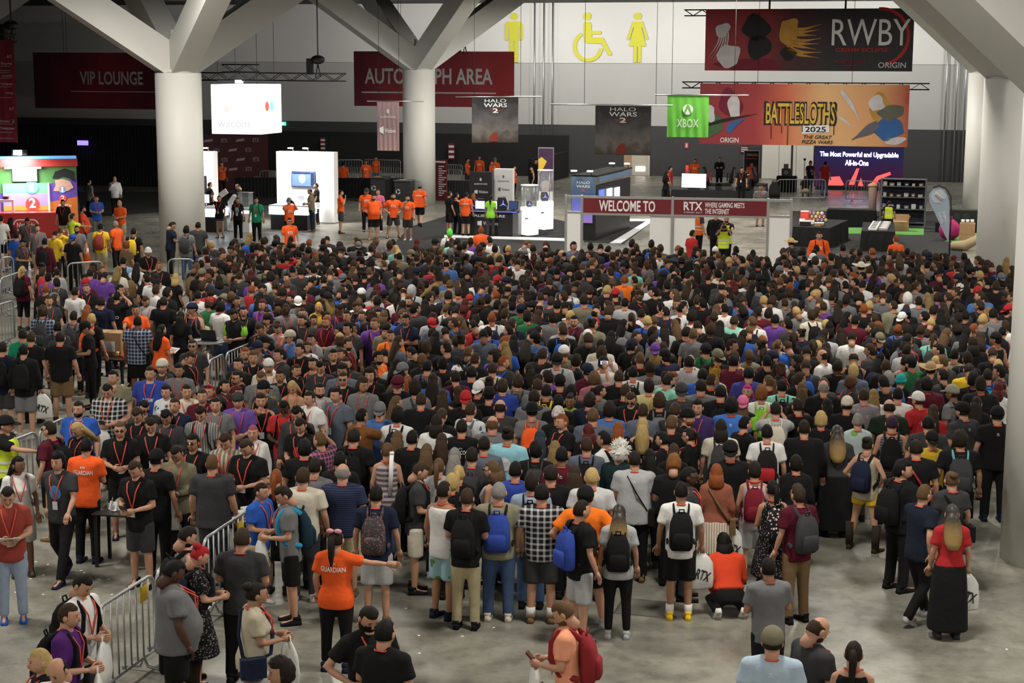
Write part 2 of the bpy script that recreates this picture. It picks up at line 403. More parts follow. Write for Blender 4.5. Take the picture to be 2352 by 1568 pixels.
# media wall: maroon with printed emblems
M_MAR = mat('maroon_print', (.115, .016, .020), .65, var=.15, scale=1.0); M_MARD = mat('maroon_dark', (.075, .012, .016), .7, var=.3, scale=.8)
mp0, mp1 = PZ(462, 436), PZ(617, 432)
mw = thing('media_wall', 'maroon media wall printed with rows of small pale emblems', 'backdrop', (mp0+mp1)/2, math.atan2((mp1-mp0).y, (mp1-mp0).x))
ML = (mp1-mp0).length/2
box('backing', mw, -ML, ML, -.05, .05, 0, 2.95, M_MARD)
C_GREYP = mat('grey_print', (.35, .33, .34), .7, var=.05)
for r_ in range(5):
    for c_ in range(4):
        x_ = -ML+.45+c_*(2*ML-.6)/3.6+(r_ % 2)*.45
        if x_ > ML-.3: continue
        z_ = .55+r_*.52
        if (r_+c_) % 2: lettering('RTX', mw, x_, z_, .34, .22, C_GREYP, y=-.06, name='emblem')
        else: flat('emblem', mw, [(x_-.25, z_-.08), (x_+.2, z_-.03), (x_+.25, z_+.1), (x_-.2, z_+.05)], C_GREYP, -.06)

# ------------------------------------------------------------------ wall pictograms
M_LIME = mat('lime_paint', (.62, .60, .055), .7, var=.05)
def wall_sign(name, x0, x1, y0, y1, label):
    a, b_ = onU(x0, y1, U1+.13), onU(x1, y0, U1+.13); c = (a+b_)/2
    t = thing(name, label, 'sign', c, -HA); return t, (b_-a).dot(VX), b_.z-a.z
t, w, h = wall_sign('toilet_pictogram', 1160, 1201, 28, 143, 'lime green standing man figure painted high on the wall')
flat('head', t, disc_poly(0, h*.42, h*.075), M_LIME, -.02, .02)
flat('body', t, [(-w*.5, h*.25), (-w*.38, h*.32), (w*.38, h*.32), (w*.5, h*.25), (w*.5, -h*.06), (w*.32, -h*.06), (w*.3, h*.2), (w*.26, h*.2), (w*.26, -h*.5), (w*.03, -h*.5), (w*.03, -h*.08), (-w*.03, -h*.08), (-w*.03, -h*.5), (-w*.26, -h*.5), (-w*.26, h*.2), (-w*.3, h*.2), (-w*.32, -h*.06), (-w*.5, -h*.06)], M_LIME, -.02, .02)
t, w, h = wall_sign('toilet_pictogram', 1439, 1490, 28, 143, 'lime green woman figure in a skirt painted high on the wall')
flat('head', t, disc_poly(0, h*.42, h*.075), M_LIME, -.02, .02)
flat('body', t, [(-w*.22, h*.32), (w*.22, h*.32), (w*.5, -h*.03), (w*.4, -h*.06), (w*.2, h*.2), (w*.17, h*.2), (w*.4, -h*.18), (w*.17, -h*.18), (w*.17, -h*.5), (w*.02, -h*.5), (w*.02, -h*.18), (-w*.02, -h*.18), (-w*.02, -h*.5), (-w*.17, -h*.5), (-w*.17, -h*.18), (-w*.4, -h*.18), (-w*.17, h*.2), (-w*.2, h*.2), (-w*.4, -h*.06), (-w*.5, -h*.03)], M_LIME, -.02, .02)
t, w, h = wall_sign('toilet_pictogram', 1317, 1407, 28, 143, 'lime green wheelchair user figure painted high on the wall')
flat('head', t, disc_poly(-w*.15, h*.42, h*.08), M_LIME, -.02, .02)
flat('body', t, [(-w*.24, h*.26), (-w*.2, h*.31), (-w*.09, h*.31), (-w*.04, h*.26), (-w*.04, h*.13), (w*.2, h*.13), (w*.22, h*.1), (w*.2, h*.06), (-w*.03, h*.06), (-w*.03, 0), (w*.26, 0), (w*.5, -h*.33), (w*.46, -h*.36), (w*.42, -h*.36), (w*.22, -h*.12), (-w*.16, -h*.12), (-w*.22, -h*.07)], M_LIME, -.02, .02)
flat('wheel', t, arc_band(-w*.12, -h*.18, w*.30, w*.39, 118, 352), M_LIME, -.02, .02)

# ------------------------------------------------------------------ trusses, hung banners
M_TRUSS = mat('black_truss', (.02, .02, .022), .5, .3, var=.1); M_CABLE = mat('black_cable', (.015, .015, .016), .6, var=.05)
M_ALU = mat('aluminium', (.55, .55, .56), .35, .9, var=.06)
def truss(name, p0, p1, label, m=None, s=.30, group='lighting trusses'):
    m = m or M_TRUSS; d = p1-p0; L = d.length
    t = thing(name, label, 'truss', (p0+p1)/2, math.atan2(d.y, d.x), group)
    for y_ in (-s/2, s/2):
        for z_ in (-s/2, s/2): tube('chord', t, [(-L/2, y_, z_), (L/2, y_, z_)], .028, m, 6)
    b = MB(); n = max(2, int(L/.45))
    for i in range(n):
        x0_, x1_ = -L/2+L*i/n, -L/2+L*(i+1)/n
        for y_ in (-s/2, s/2): b.tube([(x0_, y_, -s/2 if i % 2 else s/2), (x1_, y_, s/2 if i % 2 else -s/2)], .015, 5, round_end=False)
        b.tube([(x0_, -s/2, s/2), (x0_, s/2, s/2)], .015, 5, round_end=False)
    link('bracing', b.mesh('bracing', [m]), t); return t
def cable(parent, x, y, z0, ztop, r=.012): return tube('suspension_cable', parent, [(x, y, z0), (x, y, ztop)], r, M_CABLE, 6)
def banner(name, label, u, x0, x1, y0, y1, m, extra=0.0, amp=.02, wmul=1.0, cat='banner'):
    a, b_ = onU(x0, (y0+y1)/2, u), onU(x1, (y0+y1)/2, u); c = (a+b_)/2; w = (b_-a).length*wmul
    c.z = (onU((x0+x1)/2, y0, u).z + onU((x0+x1)/2, y1, u).z)/2; h = onU((x0+x1)/2, y0, u).z - onU((x0+x1)/2, y1, u).z
    t = thing(name, label, cat, c, -HA+extra, 'hanging banners')
    b = MB(); nx = 28
    rows = []
    for sy in (0, .012):
        for iz in range(5):
            rows.append([(-w/2+w*i/nx, sy + amp*math.sin(i*1.1+iz*.7)*(1-iz/5), -h/2+h*iz/4) for i in range(nx+1)])
    V = [p for r in rows for p in r]; k = nx+1; F = []
    for iz in range(4):
        for i in range(nx):
            a_ = iz*k+i; F.append((a_, a_+1, a_+k+1, a_+k)); a2 = a_+5*k; F.append((a2+1, a2, a2+k, a2+k+1))
    b.add(V, F); link('cloth', b.mesh('cloth', None, True), t, None, None, m)
    return t, w, h
def top_rail(t, w, h, x0=None, x1=None, m=None, r=.03):
    return tube('hanging_pole', t, [(x0 if x0 is not None else -w/2, 0, h/2+.03), (x1 if x1 is not None else w/2, 0, h/2+.03)], r, m or M_ALU, 8)
def blob(t, cx, cz, rx, rz_, m, seed=0, y=-.045, n=26):
    R = random.Random(seed); ph = [R.uniform(0, 6.3) for _ in range(4)]
    flat('print_shape', t, [(cx+rx*math.cos(a)*(1+.16*math.sin(2*a+ph[0])+.10*math.sin(3*a+ph[1])+.06*math.sin(5*a+ph[2])), cz+rz_*math.sin(a)*(1+.16*math.sin(2*a+ph[3])+.10*math.sin(3*a+ph[0]))) for a in [2*math.pi*i/n for i in range(n)]], m, y)
def ribbon(t, p0, p1, bend, w0, m, y=-.05, n=12):
    p0, p1 = Vector((p0[0], 0, p0[1])), Vector((p1[0], 0, p1[1])); d = p1-p0; s_ = Vector((-d.z, 0, d.x)).normalized(); up, dn = [], []
    for i in range(n+1):
        f = i/n; c = p0 + d*f + s_*(bend*math.sin(math.pi*f*1.3)); w_ = w0*(.35+.65*math.sin(math.pi*min(1, f*1.1+.05)))*(1-f*.75); up.append((c.x+s_.x*w_, c.z+s_.z*w_)); dn.append((c.x-s_.x*w_, c.z-s_.z*w_))
    flat('print_stroke', t, up + dn[::-1], m, y)
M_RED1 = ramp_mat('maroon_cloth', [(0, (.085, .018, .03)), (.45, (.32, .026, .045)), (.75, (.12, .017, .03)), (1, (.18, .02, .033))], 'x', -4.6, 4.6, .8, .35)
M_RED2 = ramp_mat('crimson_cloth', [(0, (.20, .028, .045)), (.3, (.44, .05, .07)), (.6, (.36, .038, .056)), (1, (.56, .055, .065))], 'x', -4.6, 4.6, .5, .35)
C_OFFW = mat('offwhite_print', (.62, .62, .65), .7, var=.03)
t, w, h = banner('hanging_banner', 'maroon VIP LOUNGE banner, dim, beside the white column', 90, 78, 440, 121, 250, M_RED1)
lettering('VIP LOUNGE', t, 0, h*.05, w*.40, h*.24, C_OFFW, y=-.05, bold=.02); box('underline', t, -w*.26, w*.28, -.055, -.045, -h*.2, -h*.185, C_OFFW)
for x_ in (-w*.3, -w*.28): cable(t, x_, 0, h/2, CEIL-.03-t.location.z)
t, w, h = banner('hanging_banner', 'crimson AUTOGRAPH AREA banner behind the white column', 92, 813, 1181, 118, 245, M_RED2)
lettering('AUTOGRAPH AREA', t, -.05*w+w*.02, h*.05, w*.80, h*.29, C_WHITE, y=-.05, bold=.022); box('underline', t, -w*.45, w*.39, -.055, -.045, -h*.26, -h*.235, C_WHITE)
for x_ in (-w*.2, w*.2): cable(t, x_, 0, h/2, CEIL-.03-t.location.z)
M_RW = ramp_mat('dark_red_print', [(0, (.32, .02, .03)), (.28, (.25, .015, .02)), (.42, (.07, .006, .01)), (.6, (.012, .011, .013)), (1, (.014, .014, .017))], 'x', -5.5, 5.5, .25, .6)
t, w, h = banner('hanging_banner', 'red to black banner with four large white letters and a red crescent', 88, 1620, 2098, 20, 163, M_RW)
lettering('RWBY', t, w*.30, h*.12, w*.37, h*.42, C_WHITE, y=-.05, bold=.0); lettering('GRIMM ECLIPSE', t, w*.26, -h*.16, w*.25, h*.06, mat('red_print', (.5, .03, .03), .7), y=-.05, bold=.012)
flat('crescent', t, arc_band(w*.345, h*.05, w*.125, w*.14, -75, 95), mat('red_print', (.5, .03, .03), .7), -.045)
lettering('ORIGIN', t, w*.405, -h*.40, w*.13, h*.09, C_OFFW, y=-.05, bold=.01); lettering('ROOSTER TEETH\nGAMES', t, w*.205, -h*.39, w*.14, h*.13, mat('red_print_dim', (.22, .015, .02), .7), y=-.05)
M_ART1 = mat('pale_art_print', (.6, .56, .57), .7, var=.25, scale=2.5); M_ART2 = mat('gold_art_print', (.55, .28, .05), .7, var=.3, scale=2.5)
M_WINE = mat('wine_print', (.16, .008, .03), .7, var=.2)
blob(t, -w*.28, -h*.40, w*.17, h*.09, M_WINE, 5, -.04); blob(t, -w*.38, -h*.26, w*.05, h*.22, M_ART1, 1); blob(t, -w*.415, h*.16, w*.035, h*.12, M_ART1, 2); blob(t, -w*.25, h*.20, w*.06, h*.20, C_BLACK, 3); blob(t, -w*.235, -h*.12, w*.05, h*.22, C_BLACK, 4); blob(t, -w*.09, h*.12, w*.05, h*.26, M_ART2, 6)
for k_ in range(5): ribbon(t, (-w*(.43-.01*k_), h*.2), (-w*(.47-.012*k_), -h*(.30+.02*k_)), .14, .05, M_ART1)
for k_ in range(8): ribbon(t, (-w*.10, h*(.2-.05*k_)), (w*(.065-.012*(k_ % 3)), h*(.22-.075*k_)), -.12+.05*(k_ % 3), .12, M_ART2)
blob(t, -w*.09, -h*.22, w*.035, h*.1, C_BLACK, 8, -.05)
for x_ in (-w*.19, w*.175): cable(t, x_, .1, h/2, CEIL-.03-t.location.z, .05)
c0, c1 = onU(1573, 24, 88.3), onU(2104, 33, 88.3); truss('lighting_truss', c0, c1, 'black truss carrying the banner with a red crescent')
M_BS = ramp_mat('orange_red_print', [(0, (.24, .02, .03)), (.28, (.34, .03, .035)), (.42, (.62, .13, .06)), (.6, (.78, .46, .20)), (.85, (.72, .34, .14)), (1, (.40, .04, .03))], 'x', -5.5, 5.5, .12, .6)
t, w, h = banner('hanging_banner', 'orange and red banner with mustard lettering above the LED stage', 86, 1607, 2087, 193, 334, M_BS)
M_YEL = mat('mustard_print', (.72, .47, .06), .7, var=.06)
lettering('BATTLESLOTHS', t, -.01*w, h*.02, w*.35, h*.40, C_BLACK, y=-.046, bold=.075, name='lettering_backing'); lettering('BATTLESLOTHS', t, -.01*w, h*.02, w*.33, h*.34, M_YEL, y=-.052, bold=.012); flat('lettering_backing', t, [(0, -h*.31), (w*.13, -h*.28), (w*.13, -h*.16), (0, -h*.18)], C_WHITE, -.048)
lettering('2025', t, w*.065, -h*.235, w*.10, h*.09, C_BLACK, y=-.055, bold=.02); lettering('THE GREAT\nPIZZA WARS', t, w*.075, -h*.40, w*.15, h*.14, C_BLACK, y=-.05, shear=.25)
for x_, l_ in ((-.15, .2), (-.1, .1), (-.07, .3), (0, .08), (.15, .12)): box('drip', t, w*x_, w*x_+.04, -.05, -.045, -h*.2-h*l_, -h*.18, C_BLACK)
lettering('ORIGIN', t, -w*.35, -h*.43, w*.09, h*.08, C_WHITE, y=-.05, bold=.01)
M_ART3 = mat('blue_art_print', (.03, .12, .34), .7, var=.3, scale=2); M_ART4 = mat('olive_art_print', (.12, .12, .09), .7, var=.3, scale=2)
M_MUS = mat('ochre_print', (.50, .26, .05), .7, var=.25, scale=2)
blob(t, w*.37, h*.10, w*.05, h*.26, M_MUS, 11, -.042); blob(t, w*.35, h*.20, w*.035, h*.14, M_ART1, 12); blob(t, w*.41, -h*.20, w*.065, h*.18, M_ART3, 13); blob(t, w*.42, h*.06, w*.055, h*.12, M_ART4, 14, -.05); blob(t, w*.44, -h*.4, w*.05, h*.07, M_ART1, 15)
ribbon(t, (w*.18, h*.40), (w*.28, -h*.1), .03, .16, M_ART1); ribbon(t, (w*.17, -h*.02), (w*.25, -h*.22), .02, .1, M_ART1); ribbon(t, (w*.36, -h*.12), (w*.24, -h*.40), .02, .32, mat('slate_print', (.13, .12, .15), .7, var=.2))
blob(t, -w*.35, h*.18, w*.05, h*.24, M_WINE, 16, -.042); blob(t, -w*.33, h*.12, w*.03, h*.22, M_ART1, 17); blob(t, -w*.44, -h*.18, w*.05, h*.22, mat('moss_print', (.06, .12, .05), .7, var=.3), 18, -.043); blob(t, -w*.45, h*.0, w*.03, h*.14, M_ART1, 19, -.05)
ribbon(t, (-w*.47, -h*.2), (-w*.22, h*.02), .04, .12, C_BLACK, -.055); ribbon(t, (-w*.36, -h*.3), (-w*.28, -h*.05), .1, .25, M_ART3, -.047)
for x_ in (-w*.22, w*.23): cable(t, x_, 0, h/2, CEIL-.03-t.location.z)
c0, c1 = onU(1568, 193, 86.3), onU(2135, 201, 86.3); truss('lighting_truss', c0, c1, 'black truss carrying the orange and red banner')
M_HALO = ramp_mat('smoky_print', [(0, (.05, .035, .02)), (.12, (.07, .055, .045)), (.3, (.15, .13, .12)), (.55, (.075, .072, .075)), (.8, (.02, .02, .022)), (1, (.008, .008, .009))], 'z', -1.0, 1.0, .7, 2.6)
M_REDP = mat('bright_red_print', (.55, .04, .03), .7)
def halo(u, x0, x1, y0, y1, label, extra=0.0, wmul=1.0):
    t, w, h = banner('hanging_banner', label, u, x0, x1, y0, y1, M_HALO, extra, .012, wmul)
    lettering('HALO', t, 0, h*.43, w*.46, h*.075, C_WHITE, y=-.035, bold=-.002); lettering('WARS', t, 0, h*.33, w*.5, h*.09, C_WHITE, y=-.035)
    lettering('2', t, 0, h*.21, w*.12, h*.10, C_WHITE, y=-.035, bold=.02); flat('red_stroke', t, [(-w*.2, h*.25), (-w*.06, h*.2), (w*.06, h*.2), (w*.2, h*.25), (w*.06, h*.185), (-w*.06, h*.185)], M_REDP, -.03)
    flat('print_shape', t, [(-w*.14, -h*.48), (-w*.08, -h*.32), (-w*.02, -h*.26), (w*.05, -h*.3), (w*.06, -h*.48)], mat('rust_print', (.22, .03, .02), .8, var=.4, scale=8), -.03)
    return t, w, h
t, w, h = halo(60, 1367, 1495, 243, 356, 'smoky black game banner hanging over the doorway')
tube('hanging_pole', t, [(-w*1.32, 0, h/2+.03), (w*.88, 0, h/2+.03)], .025, M_ALU)
for x_ in (-w*.70, w*.58): cable(t, x_, 0, h/2, CEIL-.03-t.location.z, .009)
t, w, h = halo(66, 1093, 1182, 224, 327, 'smoky black game banner overlapping the autograph banner', .5, 1.18)
tube('hanging_pole', t, [(-w*.85, 0, h/2+.03), (w*1.0, 0, h/2+.03)], .025, M_ALU)
for x_ in (-w*.45, w*.55): cable(t, x_, 0, h/2, CEIL-.03-t.location.z, .009)
M_XB = mat('lime_cloth', (.145, .50, .06), .7, var=.1, scale=1.5)
t, w, h = banner('hanging_banner', 'bright green banner with a white round emblem and four letters', 62, 1533, 1627, 220, 315, M_XB, .12, .02)
lettering('XBOX', t, 0, -h*.16, w*.52, h*.2, C_WHITE, y=-.035, bold=-.004); flat('emblem', t, disc_poly(0, h*.17, w*.125, 28), C_WHITE, -.03)
flat('emblem_cut', t, [(-.02, h*.3), (-w*.1, h*.08), (-w*.07, h*.06), (0, h*.2), (w*.07, h*.06), (w*.1, h*.08), (.02, h*.3), (0, h*.27)], M_XB, -.036)
tube('hanging_pole', t, [(-w*.8, 0, h/2+.03), (w*1.45, 0, h/2+.03)], .03, M_ALU)
for x_ in (-w*.4, w*1.1): cable(t, x_, 0, h/2, CEIL-.03-t.location.z, .009)
M_AW = ramp_mat('dusty_pink_cloth', [(0, (.42, .27, .27)), (.5, (.30, .20, .21)), (1, (.36, .24, .25))], 'z', -1, 1, .4, 2)
t, w, h = banner('hanging_banner', 'narrow dusty pink banner hanging beside the white column', 66, 867, 916, 234, 346, M_AW, .1, .02)
lettering('Windows', t, w*.1, -h*.09, w*.5, h*.09, C_WHITE, y=-.035); flat('emblem', t, [(-w*.38, -h*.12), (-w*.2, -h*.16), (-w*.2, 0), (-w*.38, -h*.03)], C_WHITE, -.03)
lettering('ALIENWARE', t, 0, h*.19, w*.7, h*.05, C_OFFW, y=-.035); flat('emblem', t, disc_poly(0, h*.31, w*.06, 12, h*.05), C_OFFW, -.03)
tube('hanging_pole', t, [(-w*.95, 0, h/2+.03), (w*1.6, 0, h/2+.03)], .025, M_ALU)
for x_ in (-w*.4, w*.5): cable(t, x_, 0, h/2, CEIL-.03-t.location.z, .009)
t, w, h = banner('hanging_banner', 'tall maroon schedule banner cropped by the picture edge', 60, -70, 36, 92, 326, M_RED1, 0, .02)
for k_, (s_, zz, hh) in enumerate((('AY', .34, .035), ('ow Style', .27, .028), ('nels', .155, .026), ('e Interview', .075, .026), ('ony', -.02, .026), ('AY', -.17, .035), ('Edition 2', -.29, .028), ('ow Theater', -.36, .026))):
    ww = min(.6, .055*len(s_))*w; lettering(s_, t, w*.46-ww/2, h*zz, ww, h*hh, C_OFFW, y=-.04)
for z_ in (.245, .205, .185, .13, .045, -.06, -.32, -.4, -.46): box('rule', t, -w*.3, w*.42, -.045, -.04, h*z_-.008, h*z_+.008, C_OFFW)
cable(t, w*.45, 0, h/2, CEIL-.03-t.location.z)
truss('lighting_truss', onU(-70, 86, 60.2), onU(34, 88, 60.2), 'short black truss over the schedule banner')
def hoist(x, y, u, lab):
    p = onU(x, y, u); t = thing('chain_hoist', lab, 'hoist', p, -HA, 'chain hoists')
    b = MB(); b.ell((0, 0, 0), (.32, .3, .2), 12, 8); link('motor', b.mesh('motor', [M_TRUSS], True), t)
    box('chain_bag', t, -.5, -.25, -.15, .15, -.65, .05, C_BLACK, .03); cable(t, 0, 0, 0, CEIL-.03-p.z, .025); tube('hook', t, [(0, 0, -.2), (-.12, 0, -.75)], .025, M_TRUSS, 6); tube('hook', t, [(0, 0, -.2), (.12, 0, -.75)], .025, M_TRUSS, 6)
hoist(730, 137, 70, 'black chain hoist above the truss end by the cube sign'); hoist(1068, 93, 90, 'black chain hoist over the autograph banner'); hoist(26, 58, 62, 'black chain hoist over the schedule banner')
# ------------------------------------------------------------------ booth furniture
M_LITE = mat('lit_white', (.9, .9, .9), .5, emit=(1, .98, .96), es=1.3); M_LITEB = mat('lit_bluewhite', (.8, .85, .95), .5, emit=(.75, .86, 1), es=2.2)
M_PW = mat('white_laminate', (.8, .79, .78), .45, var=.03); M_BLK = mat('black_laminate', (.016, .016, .017), .4, var=.1)
M_GLASS = mat('showcase_acrylic', (.85, .9, .92), .08, var=0, alpha=.16); M_SCR = mat('screen_blue', (.05, .08, .2), .2, emit=(.10, .17, .55), es=1.1)
M_SCW = mat('screen_white', (.5, .5, .5), .2, emit=(.75, .85, 1), es=1.6); M_SCD = mat('screen_dark', (.01, .012, .02), .15, emit=(.05, .09, .25), es=.5)
M_REDP2 = mat('red_laminate', (.50, .035, .03), .5, var=.05); M_CARD = mat('cardboard', (.36, .22, .11), .85, var=.15, scale=5); M_CARDD = mat('cardboard_dark', (.24, .145, .075), .9, var=.15, scale=5)
M_STEELD = mat('shelf_steel', (.16, .165, .17), .5, .6, var=.1); M_GALV = mat('barrier_galvanised', (.36, .37, .38), .42, .7, var=.12, scale=25)
def glow_area(name, loc, rot, size, e, c=(1, .97, .93)):
    d = bpy.data.lights.new(name, 'AREA'); d.size = size; d.energy = e; d.color = c
    o = bpy.data.objects.new(name, d); COL.objects.link(o); o.location = loc; o.rotation_euler = rot; return o
def arm_lamp(parent, x, z, y=-.25, m=None):
    tube('lamp_arm', parent, [(x, 0, z), (x, y*.6, z+.16), (x, y, z+.2)], .018, M_ALU, 6)
    box('lamp_head', parent, x-.11, x+.11, y-.1, y+.06, z+.14, z+.2, m or M_ALU, .01)

# --- tablet booth: cube sign, lit wall, counters
cp = (onU(485, 250, 64) + onU(598, 250, 64))/2
cs = thing('cube_sign', 'glowing white hanging cube sign with a faint word on each face', 'sign', cp, -HA)
cw = (onU(598, 250, 64)-onU(485, 250, 64)).length; zt, zb = onU(540, 194, 64).z-cp.z, onU(540, 308, 64).z-cp.z
box('light_box', cs, -cw/2, cw/2, 0, cw, zb, zt, mat('cube_white', (.9, .9, .9), .6, emit=(1, .985, .98), es=1.35, var=0), .02)
C_LG = mat('faint_grey_print', (.5, .49, .5), .7, emit=(.8, .78, .8), es=.62)
lettering('wacom', cs, -.05*cw, zb*.62, cw*.66, .24, C_LG, y=-.012, bold=.004); flat('emblem', cs, disc_poly(-cw*.18, -.02, .14), mat('blush_print', (.8, .55, .5), .7, emit=(1, .75, .7), es=.8), -.012)
b_ = link('lettering', text_mesh('wacom', cw*.66, .24, bold=.004), cs, (cw/2+.012, cw*.45, zb*.62), (0, 0, math.pi/2), C_LG)
for yy, cc in ((.3, (.9, .12, .1)), (.52, (.25, .6, .95))):
    m_ = mat('dot_print_%d' % (yy*100), cc, .6, emit=cc, es=.8); e_ = MB(); e_.prism(disc_poly(0, .1, .2, 20), -.004, .004); link('emblem', e_.mesh('emblem', [m_]), cs, (cw/2+.012, cw*yy, 0), (0, 0, math.pi/2))
for x_ in (-cw*.4, cw*.4): cable(cs, x_, cw*.1, zt, CEIL-.03-cp.z, .01); cable(cs, x_, cw*.9, zt, CEIL-.03-cp.z, .01)
box('floodlight', cs, -.15, .15, .3, .5, zt+.05, zt+.18, M_LITEB, .02)
truss('lighting_truss', onU(455, 176, 64.5), onU(792, 177, 64.5), 'long truss above the glowing cube sign', M_TRUSS, .3)
truss('lighting_truss', onU(513, 158, 63.0), onU(592, 156, 63.0), 'short upper truss crossing over the glowing cube sign', M_TRUSS, .3)
wp = PZ(700, 511); tw = thing('display_wall', 'tall white lit display wall with a mounted screen', 'partition', wp, -HA)
box('panel', tw, -1.28, 1.38, 0, .5, .02, 3.05, M_PW, .01); box('plinth', tw, -1.26, 1.36, .02, .48, 0, .02, M_BLK)
for x_ in (-.45, .25): arm_lamp(tw, x_, 3.05, -.35)
glow_area('display_wall_spots', wp + Vector((-.1, -1.0, 3.35)), (math.radians(35), 0, -HA), .8, 260)
tv = thing('wall_screen', 'flat screen showing a blue modelling program', 'screen', wp + Vector((0, 0, 0)), -HA)
box('bezel', tv, -.55, .55, -.09, -.02, 1.55, 2.22, M_BLK, .01); box('picture', tv, -.52, .52, -.095, -.09, 1.58, 2.19, M_SCR)
flat('picture_shape', tv, disc_poly(-.05, 1.9, .15, 16, .19), M_SCW, -.1); box('picture_strip', tv, .35, .51, -.099, -.096, 1.6, 2.17, M_SCD); box('picture_strip', tv, -.5, .34, -.099, -.096, 2.1, 2.18, M_SCD)
def lit_counter(x, y, w, label, h=1.0):
    p = PZ(x, y); t = thing('demo_counter', label, 'counter', p, -HA, 'lit demo counters')
    box('base', t, -w/2+.06, w/2-.06, 0, .9, 0, .62, M_BLK, .01)
    for i in range(4): box('light_strip', t, -w/2, w/2, -.05, .95, .64+i*.085, .64+i*.085+.055, M_LITEB, .005); box('spacer', t, -w/2+.03, w/2-.03, -.02, .92, .695+i*.085, .725+i*.085, M_PW)
    box('top', t, -w/2, w/2, -.05, .95, .98, 1.02, M_PW, .01); return t
lit_counter(664, 528, 1.75, 'lit demo counter with blue light strips before the white wall'); lit_counter(470, 533, 1.3, 'lit demo counter half hidden by the white column')
p = PZ(670, 522)
for dx, w_, h_, tl, lb, mm in ((-.1, .5, .34, .35, 'large drawing tablet display standing on the lit counter', M_SCW), (.32, .42, .3, .2, 'white tablet computer propped on the lit counter', M_PW)):
    t = thing('tablet_display', lb, 'display', p + Vector((dx, .2, 1.022)), -HA); o = box('screen', t, -w_/2, w_/2, -.02, .02, .02, h_, mm, .01); o.rotation_euler = (-tl, 0, 0); box('stand', t, -.1, .1, -.05, .12, 0, .03, M_ALU)
st = thing('bar_stool', 'white bar stool beside the lit counter', 'stool', PZ(724, 519), 0); cyl('base', st, (0, 0, 0), .2, .03, M_ALU, 20); cyl('stem', st, (0, 0, .03), .03, .7, M_ALU, 10); box('seat', st, -.2, .2, -.2, .2, .73, .78, M_PW, .03); box('backrest', st, -.2, .2, .17, .2, .8, .98, M_PW, .01)
pp = PZ(480, 506); t = thing('display_pillar', 'lit white display pillar beside the white column', 'display', pp, -HA)
box('panel', t, -.55, .28, 0, .45, 0, 3.0, M_PW, .01); box('poster', t, -.5, -.05, -.02, -.005, 1.1, 1.95, C_BLACK); lettering('A', t, -.25, 1.5, .12, .3, C_WHITE, y=-.03); arm_lamp(t, -.3, 3.0, -.3); arm_lamp(t, .1, 3.0, -.3)
glow_area('display_pillar_spots', pp + Vector((-.1, -.9, 3.3)), (math.radians(35), 0, -HA), .6, 130)
t = thing('monitor', 'computer monitor on the counter beside the white column', 'monitor', PZ(472, 531)+Vector((0, .2, 1.022)), -HA); box('bezel', t, -.33, .2, -.02, .03, .1, .5, M_BLK, .01); box('picture', t, -.3, .17, -.026, -.021, .13, .47, M_SCW); box('foot', t, -.15, .05, -.08, .1, 0, .02, M_BLK); box('neck', t, -.08, -.02, .03, .05, .02, .3, M_BLK)
sc_ = thing('glass_showcase', 'white plinth with clear display case beside two women', 'showcase', PZ(562, 533), -HA); box('plinth', sc_, -.22, .3, -.2, .3, 0, 1.0, M_PW, .01); box('case', sc_, -.2, .28, -.18, .28, 1.0, 1.6, M_GLASS); box('frame', sc_, -.22, .3, -.2, .3, 1.6, 1.63, M_ALU); box('blue_band', sc_, -.225, .305, -.205, -.2, .78, .9, M_LITEB); box('small_print', sc_, -.05, .12, -.206, -.2, .45, .65, C_BLACK)
vb = thing('robot_mannequin', 'white jointed display arm on a stand by the showcase', 'display', PZ(533, 531), -HA)
b = MB(); b.tube([(0, 0, .1), (.02, 0, .7), (-.05, 0, 1.2), (.15, 0, 1.45)], [.12, .09, .12, .1], 10); link('body', b.mesh('body', [M_PW], True), vb); cyl('base', vb, (0, 0, 0), .2, .1, M_PW, 16); b = MB(); b.box((-.35, 0, 1.55), (.38, .06, .22), 0, Matrix.Rotation(-.6, 3, 'Y')); link('raised_panel', b.mesh('raised_panel', [M_PW]), vb)

# --- console booth with rainbow wall
np_ = PZ(88, 540); NR = math.radians(12); nb = thing('console_booth', 'red console game booth with a rainbow striped wall', 'booth', np_, NR)
def stripe_mat():
    return ramp_mat('rainbow_wall', [(0, (.62, .17, .02)), (.30, (.62, .17, .02)), (.33, (.115, .06, .36)), (.55, (.115, .06, .36)), (.58, (.07, .22, .05)), (.88, (.19, .22, .04)), (.92, (.5, .45, .08))], 'z', .2, 3.1, .0)
M_RAIN = stripe_mat(); M_RAIN.node_tree.nodes['Color Ramp'].color_ramp.interpolation = 'CONSTANT'
_n, _l = M_RAIN.node_tree.nodes, M_RAIN.node_tree.links
_tc = [q for q in _n if q.type == 'TEX_COORD'][0]; _sp = [q for q in _n if q.type == 'SEPXYZ'][0]
_mp = _n.new('ShaderNodeMapping'); _mp.inputs['Rotation'].default_value = (0, math.radians(11), 0); _l.new(_tc.outputs['Object'], _mp.inputs['Vector']); _l.new(_mp.outputs[0], _sp.inputs[0])
b = MB(); b.box((0, .6, 1.4), (5.2, .15, 2.8)); b.xf(Matrix.Translation((-1.05, 0, 0))); link('back_wall', b.mesh('back_wall', [M_RAIN]), nb)
b = MB(); b.box((0, 0, 0), (5.3, .5, .28)); b.xf(Matrix.Translation((-1.05, .5, 2.86))); link('canopy', b.mesh('canopy', [M_REDP2]), nb)
box('canopy_light', nb, -1.2, .2, .2, .32, 2.64, 2.7, M_LITE); b = MB(); b.box((-1.05, .75, 3.05), (5.2, .3, .12)); link('canopy_top', b.mesh('canopy_top', [mat('sky_blue_laminate', (.12, .42, .85), .5, emit=(.2, .5, .9), es=.4)]), nb)
